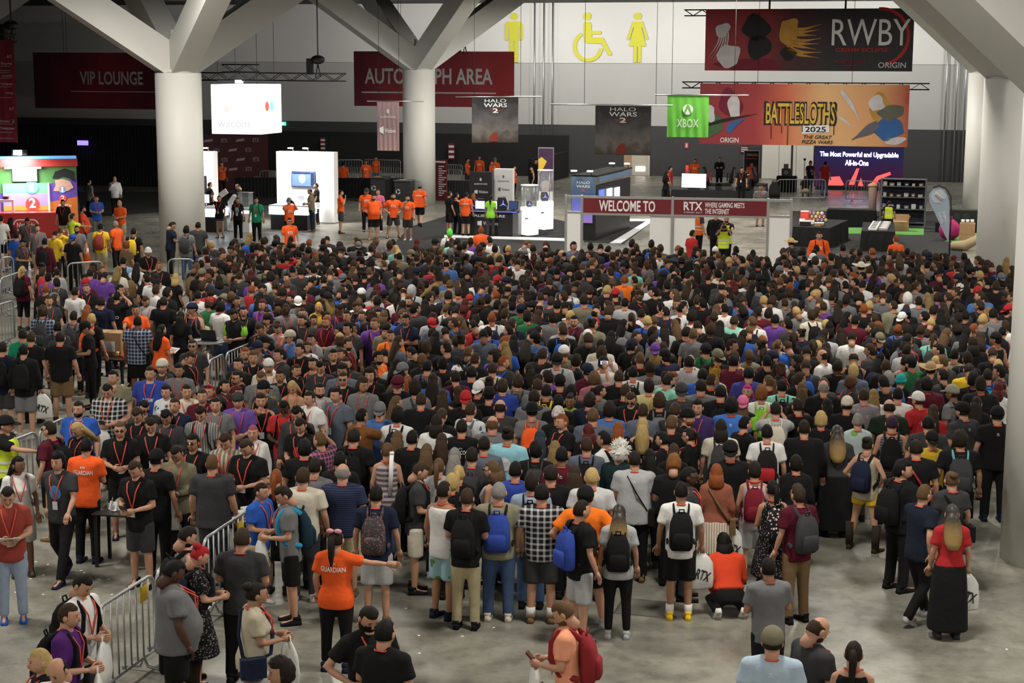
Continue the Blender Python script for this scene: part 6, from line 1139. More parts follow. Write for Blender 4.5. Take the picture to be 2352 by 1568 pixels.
PEOPLE = '''
17 1115 165 H m t.rs j.ld sD l pa sh.bl hd | person in brick red T-shirt and pale jeans reading a card
41 1048 160 S f t.wh s.lg lK b bp.gy hl | smiling woman in white T-shirt and pale shorts with grey straps
12 957 95 P m2 v.hi j.bk sD l cap.bk nl | steward in black cap and yellow hi-vis vest holding out an arm
132 1040 195 W m t.dg j.bk aK l pf.blue | curly haired person in charcoal T-shirt with a blue print walking
113 968 290 S m t.mr s.bk sD l bp.bk gl | person in maroon T-shirt and glasses shouldering a black backpack
178 968 210 H f t.bk s.bk lY l hd | woman with long platinum hair in black T-shirt looking down
180 921 190 S b t.bl s.gy sD l bd bp.bk | bearded person in royal blue T-shirt behind the platinum haired woman
251 1008 8 H m t.or j.bk sK l pr.guardian nl | staff member in orange GUARDIAN T-shirt seen from behind at the small table
277 967 170 H m t.bk s.bk sL l gl | person in glasses and black T-shirt facing the orange staff member
344 958 172 S m t.bk s.bk sD l hd | dark haired person in black T-shirt behind the boy in charcoal shorts
329 1047 200 H m t.bk s.dg sN l ph hd | boy in black T-shirt and charcoal shorts holding a phone by the small table
400 1023 190 H m l.ol j.bk sD m pa hd tote | person in open olive shirt over black with a white bag
346 1040 20 S m t.bk j.bk sK l cap.bk | person in black cap squeezed behind the small table
381 938 185 H m l.dg j.dg qK m hd | person with black bowl cut in grey cardigan looking down
247 879 185 H b t.pK j.bk sK l ph tote hd | stout person in black and white plaid shirt holding a phone
260 850 200 S b t.ol j.dg sK l bp.cr | stout person in khaki grey T-shirt with a cream backpack strap
344 841 180 S b t.ro j.dg sD l pf.now | stout person in indigo T-shirt printed NOW
373 828 190 S m2 t.dg j.dg sD l capb.cr | person in backwards cream cap and charcoal T-shirt
381 884 190 S f l.fW j.bk mD l nl | woman with black hair and a black and white patterned scarf
335 915 150 S m t.dg j.dg sK l gl hd | person in glasses and dark T-shirt bowing the head
316 936 190 H m t.bk j.dg mN l hd | shaggy brown haired person in black staring at a phone
396 915 190 S m t.nv j.dg sN l | brown haired person in navy T-shirt beside the cream printed T-shirt
429 883 165 S m t.cr j.dg sD l pf.frame | person in cream T-shirt printed with a small frame
442 779 180 S m t.dg s.gy sN l gl pf.red | person in glasses and dark grey T-shirt with a red print
434 806 110 S m t.bk j.bk sN l hd | brown haired person in black T-shirt bending past the barrier
409 833 180 S m t.gy j.dg qK m | person with black fringe in grey T-shirt near the cream cap
54 791 2 S m l.bk s.gy sK l bp.bk tote nl | person in black hoodie with black backpack and grey shorts
71 760 5 S m t.bk j.bk sN l | light brown haired person in black T-shirt behind the black hoodie
52 758 350 S m t.gn j.bk sD l | person in emerald green T-shirt partly hidden by black T-shirts
138 762 2 S m2 t.bk s.br sD l | person in black T-shirt and tan brown shorts standing with feet apart
132 739 5 S m t.dg j.dg sK l bp.dg | black haired person in slate T-shirt behind the tan brown shorts
98 703 5 S m l.pB j.bk aN l bp.dg | curly haired person in blue plaid shirt over orange with grey backpack
172 714 15 S m t.gy j.bk sD l bp.dg bd | bearded person in pale grey T-shirt with grey backpack at the ticket table
197 739 250 H m t.bk j.bk sK m cap.bk gl hd nl | person in black cap and black polo checking a phone at the table
210 720 20 S m t.bk j.bk sY l bp.or | sandy blond person with an orange backpack strap
233 682 10 S m2 t.nv j.bk sD l | broad person in navy T-shirt at the ticket table
297 701 175 P m t.or j.bk sK m nl | staff member in orange reaching over the cardboard box
316 726 5 S b t.pB s.bk sK b sl.bk nl | big person in blue plaid shirt with a black sling strap
371 745 35 H f t.or j.bk lK l pa nl | woman with long dark red hair in orange T-shirt holding paper
335 680 180 H m t.lg s.gy sN l bd hd | bearded person in pale grey T-shirt looking down at the ticket table
375 680 10 S m2 t.bk s.bk sD l | person in black T-shirt turning from the bearded person in pale grey
415 715 0 S f t.bk j.bk lK l | woman with very long black hair in black beside the seated girl
6 785 5 S m t.nv s.dg sD l bp.bk | person in dark navy cut by the picture edge
51 611 15 S f t.mr c.bk pY l bp.bk nl | woman with blonde ponytail, maroon top and black backpack
97 603 5 S f2 k.bk k.bk uD m nl | woman in black tank top and long black skirt
207 617 0 S m t.pu s.bk sD l | taller person in purple T-shirt with back turned
240 624 20 S m t.pu s.bk sD l hd | shorter person in purple T-shirt leaning toward the other
314 603 5 S f t.wh m.br lD l sl.bk | woman with long dark hair in white T-shirt
173 659 20 S m t.wh s.lg sD l | short haired person in white T-shirt with an arm around the long haired woman
125 675 30 S f t.bk s.gy lN l | long brown haired woman in black leaning on the white T-shirt
270 670 30 E m t.bk j.bk sK l pr.vizio | person in black lettered T-shirt lifting both hands to the head
283 590 5 S m t.lb j.dn sK l bp.bk | person in light blue T-shirt with black and pink backpack
231 513 5 S m t.ye s.kh sK m bp.rs nl | person in yellow T-shirt with a red patterned backpack
265 507 300 S m t.or j.bk sG m nl | grey haired staff member in orange behind the yellow T-shirt
167 490 50 P m v.hi s.kh sN l nl | staff member in yellow hi-vis over orange pointing
190 473 75 S b v.hr s.dg sK m bd nl | bearded staff member in red and yellow safety vest
221 449 155 H m t.bl j.gy sD l | person in blue T-shirt near the safety vests
274 460 205 H m t.or s.kh sY l pa nl | blond staff member in orange holding a white sheet
263 405 180 N m l.wh j.bk xN l nl | bald man in white shirt and tie, hand to mouth
204 411 40 S m t.gy j.bk sK l nl | man in grey polo with white trim before the black curtain
144 458 185 S m t.bk s.kh sD l pf.disc | man in black T-shirt with a round print at the red counter
395 509 60 H m2 t.nv j.bk sD l hd | tall person in navy reading beside the white column
428 520 10 S m t.gy j.dn aK l bp.dg | curly haired person in grey with dark backpack by the column
455 510 5 S m2 t.dg j.bk sK l | broad person in charcoal T-shirt against the white column
340 569 150 H m t.bk j.bk sK m bean.wh | person in white knit cap and black T-shirt
291 555 20 S f t.br j.bk aR l | person with huge ginger brown curls
307 524 10 S m t.bk j.bk sK l bp.ye | black haired person carrying a yellow plush backpack
167 539 10 S m t.bk j.bk sD l capb.bl sl.br | person in blue cap and black T-shirt with a tan sling
85 515 170 S m t.gy s.kh mN l | person in grey T-shirt facing the camera behind the barrier
52 548 120 H m t.dg j.bk sK m hd ph | person in dark shirt looking at a phone by the barrier
103 547 10 S m l.mr j.bk sK l bp.bk | person in dark red jacket with black backpack
128 529 30 H m t.ye j.bk sD l hd | person in yellow T-shirt bowing beside the blue cap
5 495 5 S m t.wh s.bk sD l nl | person in white T-shirt waiting at the red counter
176 518 180 S m t.gy j.dg sK m bd | bearded person in grey T-shirt behind the blue cap
62 500 150 S m t.dg j.dg sK m hd | black haired person bending over the red counter
140 522 20 V f t.ye j.bk uL l nl | person in yellow with both arms lifted to a camera
22 500 20 S f t.mr j.bk lK d nl | dark haired person in maroon at the red counter
38 533 10 S m t.bl j.dn sK l | person in denim blue behind the barrier
200 700 5 S f l.bk j.bk lR l nl | woman with auburn ponytail beside the navy T-shirt
459 724 172 X f t.be s.gy lR l nl | strawberry blonde girl in cream top seated at the high table
508 709 205 H m t.gb j.bk sK m bd nl hd | bearded staff member in black and green polo at a laptop
564 799 165 H m2 t.sN j.dg sR l | ginger haired person in navy striped T-shirt at the barrier
583 808 172 S m t.bk j.bk mL l | light brown haired person in black T-shirt beside the ginger one
612 810 240 S m t.wh j.dg sK l | black haired boy in white T-shirt turned aside
642 800 240 C m2 t.dg j.dg mD l sg | person with sunglasses on dark hair in charcoal T-shirt
709 768 185 C f t.sB j.bk mK l sg | woman in black and white striped T-shirt with sunglasses on her head
671 758 240 C m t.db j.dn mN l cap.be | person in beige cap and denim blue T-shirt with folded arms
606 772 100 S m t.bk j.bk sD l cap.bk bp.bl | person in black cap with a red brim
614 709 175 H m t.dg j.dg sD l | dark haired person in charcoal T-shirt behind the pink top
637 741 190 H f t.pk j.dg uN l hd | woman in salmon pink top bowing her head
732 694 180 S f l.go j.go lG2 l nl | costumed person in a shiny gold wig and gold outfit
749 726 200 H m t.mr j.dg sR l bd | ginger person in maroon T-shirt looking down at a camera
780 749 260 S f t.bk j.dg lK l | woman with long black hair in profile
797 776 110 S m t.mr j.dg sN l bd | bearded person in plum shirt in profile
868 806 115 S b t.og j.dg sK m bd | stocky bearded person in bright orange T-shirt
788 854 182 S m t.bk j.bk sN l gl | person in glasses and black polo facing the camera
849 846 182 N m t.bk j.bk aD l | curly haired person in black polo with a hand to the chest
790 822 185 S m2 t.dg j.dg sN l bd | bearded person in dark T-shirt behind the glasses
740 825 185 S m t.dg j.dg sK l hd | black haired person in dark T-shirt with fringe bowed
721 820 200 S f k.bk j.dg pD l | woman in sleeveless dark top with bare shoulder
763 802 170 S m t.bk j.bk sK l | black haired boy in black behind the dark T-shirts
671 873 185 S f k.tn j.dn lY l hd | woman with long straight blonde hair in a strapless top
734 879 160 S m t.lg j.dg sD l bd | smiling bearded person in pale grey T-shirt
715 896 215 S m t.wh j.dn sD l bp.wh | boy in white T-shirt with quiff and white straps
769 892 225 S m2 t.sg j.dg sK l | person in slate blue T-shirt smiling in profile
600 850 182 S b t.gy j.dg sL l bd hd | heavy person in grey T-shirt with short ginger blond hair
604 875 215 S m t.dg j.dg mR l capb.bk bp.yo | person in backwards black cap with a mustard strap
596 904 170 N f2 k.bk j.dg qD l | older woman in black tank top lifting a phone to her mouth
652 917 182 H m t.rd j.dg sK d bp.bk hd | person in red printed T-shirt with dark skin
682 931 190 S m l.dg j.bk qK l hd | person with black bowl cut behind the red T-shirt
539 906 178 H m t.vi j.dg sD l capb.dg | person in violet T-shirt and backwards red lined cap
505 908 178 S m t.gy j.dg sD l | person in grey T-shirt beside the violet one
464 892 178 S m t.mr j.dg sN l | person in dark maroon T-shirt with an arm forward
461 931 185 S m t.vS j.dg mD l bp.bk hd | boy in vertical striped shirt looking down
485 881 190 S f t.bk j.dg lR2 l sg | woman with red hair and sunglasses pushed up
510 873 120 S f t.dg j.dg lK l | woman with dark wavy hair in profile
547 852 230 S f2 t.bk j.dg mD l gl | woman in glasses and black top in profile
545 888 120 S f t.mr j.dg qR3 l | person with maroon dyed hair bent forward
839 934 40 P m t.bw j.bk sK m | costumed person in brown, green and yellow top
866 931 5 S m t.db j.dn sD l capb.gy | person in grey cap and blue T-shirt beside the costume
449 994 195 S m t.bk j.bk mK m gl pf.teal | person with black hair in T-shirt printed teal
512 996 190 H m l.po j.dg mN l hd | person in striped grey and cream poncho holding a red tube
487 1044 5 S b t.dg j.dg sL l | heavy ginger person in dark grey T-shirt seen from behind
566 1006 205 H m2 t.bk j.bk sN l ph hd | person in black T-shirt tapping a large phone
581 976 182 S f l.wh j.bk pP l | woman with pink tinted hair in white draped jacket
690 958 195 H m t.bk j.bk lD l hd pf.redd | long haired person in black T-shirt with red disc print
702 1008 2 S m2 t.bk j.bk mK l pr.logo | black haired person in black T-shirt with small white logo
734 992 310 E m t.pR j.dg sL l | person in red plaid shirt scratching the head
811 985 10 S m2 t.bk j.bk sD l bp.bk tote | person in black T-shirt with black backpack and white bag
780 1037 5 S m t.bk j.bk sK l pr.cool | person in black STAY COOL T-shirt behind the balding man
723 1056 10 S m t.gy j.dg sD l | dark haired person in grey behind the cream T-shirt
698 1071 5 S m2 t.cr j.dg sN l bd | person in cream T-shirt seen from behind
784 1062 3 S m2 t.sN s.kh xG l | balding grey haired man in navy striped T-shirt and khaki shorts
635 1079 5 S f k.bk m.bk pR l | red haired woman with ponytail in black dress
600 1109 115 H m t.bl s.kh sD l h1.62 | boy in cobalt blue T-shirt exchanging a phone
652 1115 255 H m t.gy s.bk sD l bp.bc hd tote | person in grey T-shirt with blue and black backpack bending over a phone
864 1115 5 S m t.nv s.lg sK l bp.sk | person in navy T-shirt with a grey and red patterned backpack
771 1216 12 A f2 t.or n.bk pD l pr.guardian nl bow | staff woman with ponytail in orange GUARDIAN T-shirt pointing
556 1213 8 H m2 t.dg j.bk sN l | person in charcoal T-shirt and black trousers seen from behind
397 1286 65 S b2 t.gy s.bk sK d hd | heavy man in grey shirt and black shorts with dark skin
456 1251 65 H f t.fK d.fK uR2 l bp.nv hd bt | woman with bright red bun in a black floral dress
429 1210 60 S m k.gy j.bk sD l bd bp.bk hd | bearded person in grey tank top behind the red haired woman
188 1316 115 H m t.wh j.dg sD l bp.bk tote hd | boy in white T-shirt and backpack fiddling with a plastic bag
157 1386 95 H m t.dp j.dg sN l bp.bk tote | person in deep purple T-shirt holding a white plastic bag
90 1490 240 S f t.bk j.dg lY l | blonde woman cut by the bottom edge of the picture
132 1508 200 S m t.wh j.dg xD l hd | man with receding dark hair in white shirt at the bottom edge
589 1339 70 H f2 t.be h.dn uD m sl.nv tote | woman in beige T-shirt and denim shorts with a navy strap
644 1514 250 S m t.dg j.dg aD m | dark curly haired boy cut by the bottom edge
847 1390 150 Q m2 t.bk j.bk sD l bd2 hd pf.yell | long bearded man in printed black T-shirt looking down
884 1424 25 H m2 t.bk j.bk sK l | person in plain black T-shirt talking to the long bearded man
893 1015 5 S f k.sM j.dn sL l | woman in multicoloured striped tank top with a poster tube
915 992 5 S f l.bk j.bk lL l | woman with curly light brown hair and cream bag strap
967 999 20 S m t.bk j.bk sK l | black haired person in black T-shirt behind the reader
982 1021 8 S f t.bk j.bk lL l | woman with long golden brown hair in front of the black T-shirt
1007 955 8 S m t.wh j.dg qD l | person with dark shoulder length hair in white T-shirt
1059 960 5 S m t.bk j.bk sD l pr.cool | person with tousled dark hair in STAY COOL T-shirt
1038 1023 5 S f l.dg j.dg lG l | person with long silver grey hair in grey hoodie
1007 1000 8 S f t.dg j.dg lN l | woman with long wavy brown hair behind the silver hair
1130 956 5 S m2 t.gy j.dg xL l pr.logo | shaven headed man in taupe T-shirt
1112 1002 5 S m l.sg j.dg sD l | dark haired person in slate hooded top
1170 978 20 S m2 t.sb j.dn uD m pr.animal | person with topknot in sky blue T-shirt with a white animal print
1093 1035 5 S m l.rh j.dg sD l bp.dg | person in grey and red hoodie with a grey backpack
1128 1063 300 S f2 k.wh j.dg qL l gl bp.bk | woman with blonde bob, glasses and white frilled top
1166 1046 5 S m t.ro j.dg sK l | boy with fade haircut in royal blue jersey
1231 1014 5 S m t.bk j.bk mK l bp.dg pr.logo | person with spiky black hair and grey drawstring bag
1290 1026 5 S m t.mr j.dg sK b pr.logo | person with black hair in maroon T-shirt
1290 950 235 C m t.bk j.bk sR l | smiling ginger person in black T-shirt with arms raised
965 1061 85 H m t.dg s.cr sN l bp.bk pa hd | person in charcoal T-shirt and cream shorts reading a paper
1009 1054 10 S f t.lg j.bk pL l | woman with long ponytail in pale grey T-shirt dress
1049 1069 5 S f t.bk j.bk pY l | blonde woman behind another blonde
1044 1084 8 S f t.bk j.bk mY l | blonde woman between the tank top and the red hoodie
1023 1109 35 S m k.wh s.fB sD m | boy in white tank top and light blue floral shorts
1074 1115 10 H m t.bk j.kh sN l bp.bk ph pr.logo | person in black T-shirt, black backpack and khaki trousers
1143 1113 5 S m2 t.tp j.dn sG l bp.bo sh.cr | grey haired person in khaki green T-shirt, jeans and white boots
1243 1111 3 S m2 t.pK s.dg sK l so | person in black and white plaid shirt and charcoal shorts
1233 1077 5 S m l.ld j.dn mD l bp.bk | person in pale denim jacket with a black strap
1250 1063 8 S m2 t.bk j.bk sD l | person in black T-shirt beside the denim jacket
1239 989 8 S f t.bk j.bk lX l | person with blue black hair in black patterned top
1277 1014 8 S f t.gy j.dg lY2 l | person with dark blonde ponytail over one shoulder
1344 970 350 S f t.bk j.bk qR3 l | person with cropped dark red hair in black T-shirt
1365 935 5 S m2 t.sg j.dg sL l | short haired person in grey blue collared shirt
1422 968 5 S f t.bk j.bk lR l pr.cool | woman with long copper hair in STAY COOL T-shirt
1479 964 8 S f k.bk j.bk lY l | woman with honey blonde hair and teal strap
1426 1019 30 H m l.tk j.bk wW l nl | costumed person with a big spiky white wig
1353 996 5 S m t.sg j.dg sN l bp.bk | brown haired person with a black backpack beside the white wig
1380 996 300 S m t.wh j.bk sK m bp.bk | person in white T-shirt in profile behind the black backpack
1527 987 300 S f t.bk j.bk sK l sg | person with swept black hair and headband
1579 986 300 S f t.bk j.bk pD l gl | woman with glasses and a very long ponytail
1544 1043 8 H m t.bk j.bk aR4 l hd | person with ginger curls in black T-shirt bowing
1548 1019 8 S f t.bk j.bk lN l | woman with straight brown hair behind the ginger curls
1655 966 5 S m t.cr j.dg qD l bp.dg | person in cream T-shirt with a dark grey backpack
1678 1015 5 S m2 t.bk j.bk sK l capb.bk | person in backwards black cap and black shirt
1462 1038 5 H b t.lg j.bk sD l sl.bk pr.logo | very broad man in pale grey T-shirt with a black strap
1357 1073 5 S m2 t.rg j.bk sY l | blond person in black and white raglan T-shirt
1345 1119 5 Z m2 t.og s.bk sK l cap.bk sl.bk | person in black cap and bright orange T-shirt
1336 1149 60 S m t.bk s.lg sD l bp.bo | boy in black T-shirt and grey shorts with a blue backpack
1422 1159 5 S f t.lg n.bk lO l bp.bk | woman with long dark to blonde hair in pale grey T-shirt
1583 1073 95 S m2 t.dg j.dg sK d gl | person in glasses and dark T-shirt carrying a bag
1565 1107 3 S m t.wh s.bk sK m bp.bk tote sh.ye so | person in white T-shirt, black backpack and yellow shoes
1646 1067 5 S f l.ru m.vW qR l sl.br tote | woman with ginger bob in rust top and striped skirt
1734 1061 5 S f k.li s.lg mD l bp.wr | woman in lilac tank top with a wine red backpack
1315 1077 8 S f l.bk j.bk lN l | woman with dip dyed brown hair in black
1491 1033 8 S f l.bk j.bk lK l | woman with black wavy hair behind the grey T-shirt
1712 955 60 S m t.bk j.bk sK l | black haired person in black with a grey backpack strap
1762 975 5 S m t.wh j.dg sK l bp.kr | person in white T-shirt with black and red backpack
1848 964 5 S b l.bk j.bk sD l | very broad person in black jacket with a figure print
1923 978 5 S f2 t.dg k.bk lO l | woman with very long dip dyed hair and long black skirt
1886 948 5 S f t.bk j.bk aY l | person with curly blond hair in black
1971 950 5 S f t.fG j.dg sG l | grey haired woman in green and blue tie dyed top
1994 1003 35 Z f k.be h.ye uD l bp.nv bt tote nl | costumed woman in corset and yellow shorts with navy backpack
2049 955 10 S f2 k.sG h.gy sU l bp.bk | person with purple hair in grey patterned tank top
1829 1046 5 S f l.bk j.bk mK l | black haired person between the broad jacket and the maroon T-shirt
1775 1103 350 H f k.fK d.fK pK m bp.fl tote | woman with black ponytail in a dark floral dress
1833 1113 335 S m t.wn j.br mN l bp.dg sg2 sh.bk | person in wine red T-shirt and sunglasses with flip flops
2076 1058 60 S m2 l.bk j.bk mK l bp.bk hr | long haired man in black with a large black backpack
2124 1113 55 W m t.nb j.bk sL l gl | short haired boy in dark navy T-shirt walking
2105 1010 8 S m2 t.bk j.bk sD l sg sl.rp | person with sunglasses on the head and red tartan strap
2133 955 8 S m2 t.dg j.dg sK l | black haired person in grey T-shirt near the tartan strap
2156 998 5 S f l.yn d.nv mY l capb.bk | blonde person in navy dress with yellow sleeves
2191 985 8 S m2 t.bk s.bk aD l bp.tq | curly haired person with a turquoise edged backpack
2186 1083 355 S f2 t.dg h.nv uL l sl.bk | woman with hair bun in charcoal T-shirt and black handbag
2188 1159 5 S f t.rd k.bk lO l tote | woman with waist length hair in red T-shirt and long black skirt
2290 935 5 S m2 t.bk j.bk sD l cap.bk pr.logo | person in black cap half hidden by the thick white column
1663 1226 355 K f2 l.vm j.bk qK l nl sh.wh | woman crouching in vermilion sweater and black leggings
1765 1282 350 H m t.gy j.bk sK m h1.66 | boy in grey T-shirt and black trousers seen from behind
1777 1440 10 S m2 t.ib j.bk sD l cap.ol sg pr.logo | person in olive cap and ice blue T-shirt
1893 1432 65 H m2 t.dg j.dg xN l bd hd | balding bearded man in charcoal T-shirt looking down
1945 1462 15 S f k.bk j.dn pD l | woman with long brown ponytail in black tank top
1294 1380 280 H m t.sa j.gy sL l bd bp.rk ph2 tote hd | bearded man in salmon T-shirt with red backpack reading a box
1005 852 5 S b t.bl j.dg lD l | broad person with long thinning hair in blue T-shirt
1040 854 340 S m t.mr j.dg sD l bp.bk | person in maroon T-shirt with a black strap beside the blue one
1084 840 5 S m2 t.nv j.dg sK l | broad person in dark navy behind the white mesh cap
1126 835 5 S m t.cr j.dg sN l bp.bk | person in cream T-shirt with black backpack straps
1103 875 20 S m t.bk j.bk sD l capb.wh | person in white mesh cap
1153 871 5 S m t.ro j.dg mN l | brown haired person in royal blue T-shirt
1193 864 8 S m l.gy j.dg mN l bp.dg | light brown haired person with grey backpack beside the royal blue T-shirt
1122 892 15 S m t.bk j.bk sK l cap.bk | person in black cap and black T-shirt behind the bald man
1072 898 5 S m t.bk j.bk sD l capb.rd | person in bright red cap
963 898 5 S b t.bk j.bk sN l | big brown haired person in black T-shirt
1017 894 5 S f k.bk j.bk lN l | woman with straight brown hair in black tank top
914 864 5 S m2 t.bk j.bk sD l capb.mr | person in maroon snapback cap and black T-shirt
936 862 5 S f t.tl j.dg pR l | person with auburn ponytail and teal shoulder
982 827 20 S m l.mv j.dg sK l bp.bk | black haired person in mauve grey hoodie with backpack
1147 919 5 S m2 t.dg j.dg bD l gl | balding man in glasses and dark shirt
1084 923 30 S m t.fW j.dg sN l bp.gy | brown haired boy in white and blue patterned shirt
1231 932 5 S m t.gy j.dg sD l fed.bk bp.or | person in black fedora with an orange bag strap
1231 898 5 S m2 t.gy j.dg sD l | short haired person in grey T-shirt in front of the yellow strap
1283 900 5 S m t.bk j.bk sK l | person with undercut black hair in black T-shirt
1281 934 5 S m t.bk j.bk sL l bean.fl | person in a colourful patterned cap
1233 864 5 S m t.gy j.dg sN l | person in grey T-shirt near the woman with glasses
1256 883 10 S m t.gb j.dg sK m bp.ye | person in green with a yellow strap
1283 864 5 S m t.bk j.bk sK l cap.bk | person in black cap beside the green T-shirt
1013 938 20 H m t.bk j.bk sN l hd | brown haired person bowing in front of the tank top
912 936 10 H m t.wh j.dg aK l bp.bk ph | black curly haired person in white T-shirt with backpack
914 913 60 S f t.nv j.dg lL l | woman with light brown hair resting beside the maroon cap
1215 835 330 S f t.bk j.bk lD l gl | woman with long dark hair and glasses in profile
1365 856 5 U f2 t.dr j.dg aL l | curly haired person in dusty pink T-shirt raising a phone
1422 850 5 S m t.bk j.bk sN l | tall brown haired person in black T-shirt beside the dusty pink
1454 841 5 S m t.wh j.dg sK l bp.bk | black haired person in white T-shirt with black backpack straps
1537 858 60 S m2 t.mt j.dg sD l bd sg | bearded person in mint shirt with green sunglasses
1583 818 5 S m2 t.lg j.dg sK l | broad person in pale grey T-shirt with dark patch
1615 846 8 S m2 t.bl j.dg sK l | person in deep blue T-shirt beside the crown
1642 846 20 S f t.be j.dg lY2 l crown.go | person wearing a gold paper crown
1720 843 5 S m2 t.ip j.dg sK l | person in indigo washed T-shirt
1717 883 200 S f t.dg j.dg lM l | woman with magenta hair facing the camera
1709 908 10 S f t.gb j.dg lL l capb.pi | person in pink cap
1349 900 20 S m2 t.nv j.dg mD l | dark haired person in navy T-shirt behind the grey collar
1397 927 5 S m t.db j.dg aD l | curly haired person in azure T-shirt
1458 900 195 H m2 t.bk j.bk sN l gl ph hd | person in glasses photographing with a phone
1477 927 15 S m t.sg j.dg sN l | brown haired person in slate T-shirt near the grey backpack
1502 898 5 S m l.bk j.bk aN l bp.gy | person in black hoodie with pale grey backpack
1521 900 65 S f t.bk j.bk pY l gl | blonde woman with glasses in profile
1562 885 5 S m2 t.dg j.dg sD l capb.dg | person in charcoal cap and charcoal T-shirt
1575 938 120 S m t.bk j.bk sR l bd capb.bk | bearded ginger person in black headband
1600 921 200 S m l.yv j.dg mK l | smiling person in purple and yellow jacket facing the camera
1619 879 5 S m2 t.gy j.dg sD l | person with shaved sides in grey T-shirt
1644 879 8 S m2 t.bk j.bk sK l bp.bk | black haired person in black with black backpack near the azure back
1680 915 8 S m2 t.az j.dg aK b pr.logo | person with frizzy black hair in azure T-shirt
1539 952 8 S m t.bk j.bk sL l | sandy haired person in black T-shirt below the mint shirt
1558 925 20 S m t.dg j.dg mN l hd | shaggy haired person bowing beside the headband
1491 871 8 S m t.py j.dg mD l | person in pale yellow T-shirt with dark hair
1443 885 30 S m t.bk j.bk sN l bp.bk | brown haired person in black ahead of the phone photographer
1311 910 190 S f t.gl j.dg uD b | woman in lime patterned top with dark bun
1797 871 5 S m t.mt j.dg sK l bp.bk | black haired person in mint T-shirt with black straps
1747 890 5 S m t.wh j.dg aR4 l bp.lm | ginger haired person with lime tipped backpack straps
1785 919 5 V m t.lg j.kh sD l bp.cr | person in pale grey with cream backpack holding up a tripod
1886 871 5 S b t.bk j.bk xG l | very broad grey cropped man in black T-shirt
1848 881 5 S f l.ol j.dg lL l | woman with dark blonde hair in olive jacket
1940 910 20 S m t.bk j.bk sD l cap.cr | person in cream baseball cap
1907 917 5 S f t.bk j.bk lK l | woman with long black hair before the cream cap
1829 919 345 S m t.bk j.bk sD l sg | short haired person in black with sunglasses beside the broad back
1986 889 5 S m t.fP j.dg sN l | brown haired person in patterned grey shirt
2015 900 8 S f t.wh j.bk lY2 l sg | woman with long wavy blonde hair in white T-shirt
2043 917 5 S m2 t.dk j.dg bD l | balding person in dark forest green T-shirt
2074 894 8 S m t.wh j.dg sK l bd pr.palm | person in white T-shirt with a palm tree print
2105 900 330 S m t.rd j.dg sN l cap.wh | person in white cap with orange stripes
2129 866 5 S m2 t.mr j.dg mK d | broad person with black hair in burgundy T-shirt
2043 852 5 S m t.db j.dg aG l | grey curly haired person in mid blue T-shirt
2068 864 30 S f t.bk j.bk sG l bean.tl | person in teal knit beanie
2099 822 330 S b t.eg j.dg sK l bd cap.bk gl | bearded person in green T-shirt and dark cap
2131 831 20 S m t.dg j.dg sD l wide.tn | person under a wide brown bush hat
2127 923 20 S f t.rd j.dg lN l | woman with long golden brown hair beside the burgundy T-shirt
1961 837 5 S m t.sg j.dg mY l pr.logo | person with blond bowl cut in grey T-shirt
2236 837 5 S m2 t.ye j.dg sD l hd | broad person in bright yellow T-shirt
2194 801 40 S m t.tp j.dg sK l | person in sage green T-shirt in profile
2246 856 8 S m t.bk j.bk aK d bp.bk | person with rounded black hair and black backpack
2285 875 30 V f t.wh j.dg qR3 l sl.bk | woman with auburn hair in white T-shirt lifting a camera
2200 890 310 S m t.gy j.dg sD b cap.kg bp.bk | person in khaki grey cap and grey T-shirt
2213 926 330 S m2 t.dg j.dg sD l cap.bk pr.logo | person in black baseball cap and charcoal T-shirt
2231 906 20 S f l.bk j.bk lD l | woman with long dark hair in black near the column
2166 847 330 S m t.dg j.dg sD l sg bp.bk | person with sunglasses on the head in profile
2267 848 8 S m t.ro j.dg sD l bp.cy | person in cobalt blue T-shirt with blue strap
2288 837 300 S m t.dg j.dg mK m | dark haired person in profile by the thick white column
1978 603 5 S m2 t.bk j.bk sD l wide.cr | person in a large cream cowboy hat
2085 672 10 S m l.wh j.dg sD l hood.wh | person with white hood pulled up
1566 590 10 S m t.bk j.bk sK l somb.bk | person wearing a wide black sombrero
1033 527 5 S m t.wh j.bk aE l bp.bk | person with neon green hair
1105 520 350 S m t.or j.bk mR l nl | staff member with ginger quiff in orange at the crowd's edge
946 655 10 S m l.lg j.bk sD l hood.lg bp.bk | person in tall pale grey hood
722 610 5 S m2 t.wh j.dg sK l bp.nv | person in white long sleeves with a dark blue backpack
1435 632 5 S m2 t.og j.dg sR l | broad person in bright orange far into the crowd
1817 548 330 S m t.dg j.bk sD l straw.st | person in a straw hat with black band
1120 750 5 S m2 t.bl j.dg sK l bp.bk | broad person in bright blue T-shirt mid crowd
1487 725 5 S m2 t.bl j.dg sY l bp.bk | blond person in vivid blue T-shirt with black straps mid crowd
1180 768 5 S f l.pu j.dg lK l | person with long black hair in purple mid crowd
1505 790 8 S m t.bk j.bk lY2 l capb.pu | person in purple cap mid crowd
1386 820 15 V m t.wh j.dg sL l capb.bk | person in black cap holding a camera up mid crowd
1380 780 5 S m t.cr j.dg sK l | tall person in cream T-shirt in front of the camera holder
993 752 10 A m t.bk j.bk sD l pr.name | person in black lettered T-shirt leaning an arm on the barrier
932 722 190 C m t.nv j.dg mK m pf.white | boy in navy lettered T-shirt with folded arms
939 680 200 S m t.dg j.dg sN l bd2 bp.bk | long bearded person facing the camera
897 757 180 S m t.og j.dg sD l bp.bk | person in orange with a black strap at the barrier
578 655 5 S f t.rd h.dn sR l nl | woman in red top and denim shorts with back turned
634 642 10 S f t.sB j.bk mN l | person in broad black and white stripes carrying a poster tube
480 652 10 S f t.wh k.wh lD l | woman with dark wavy hair in white dress
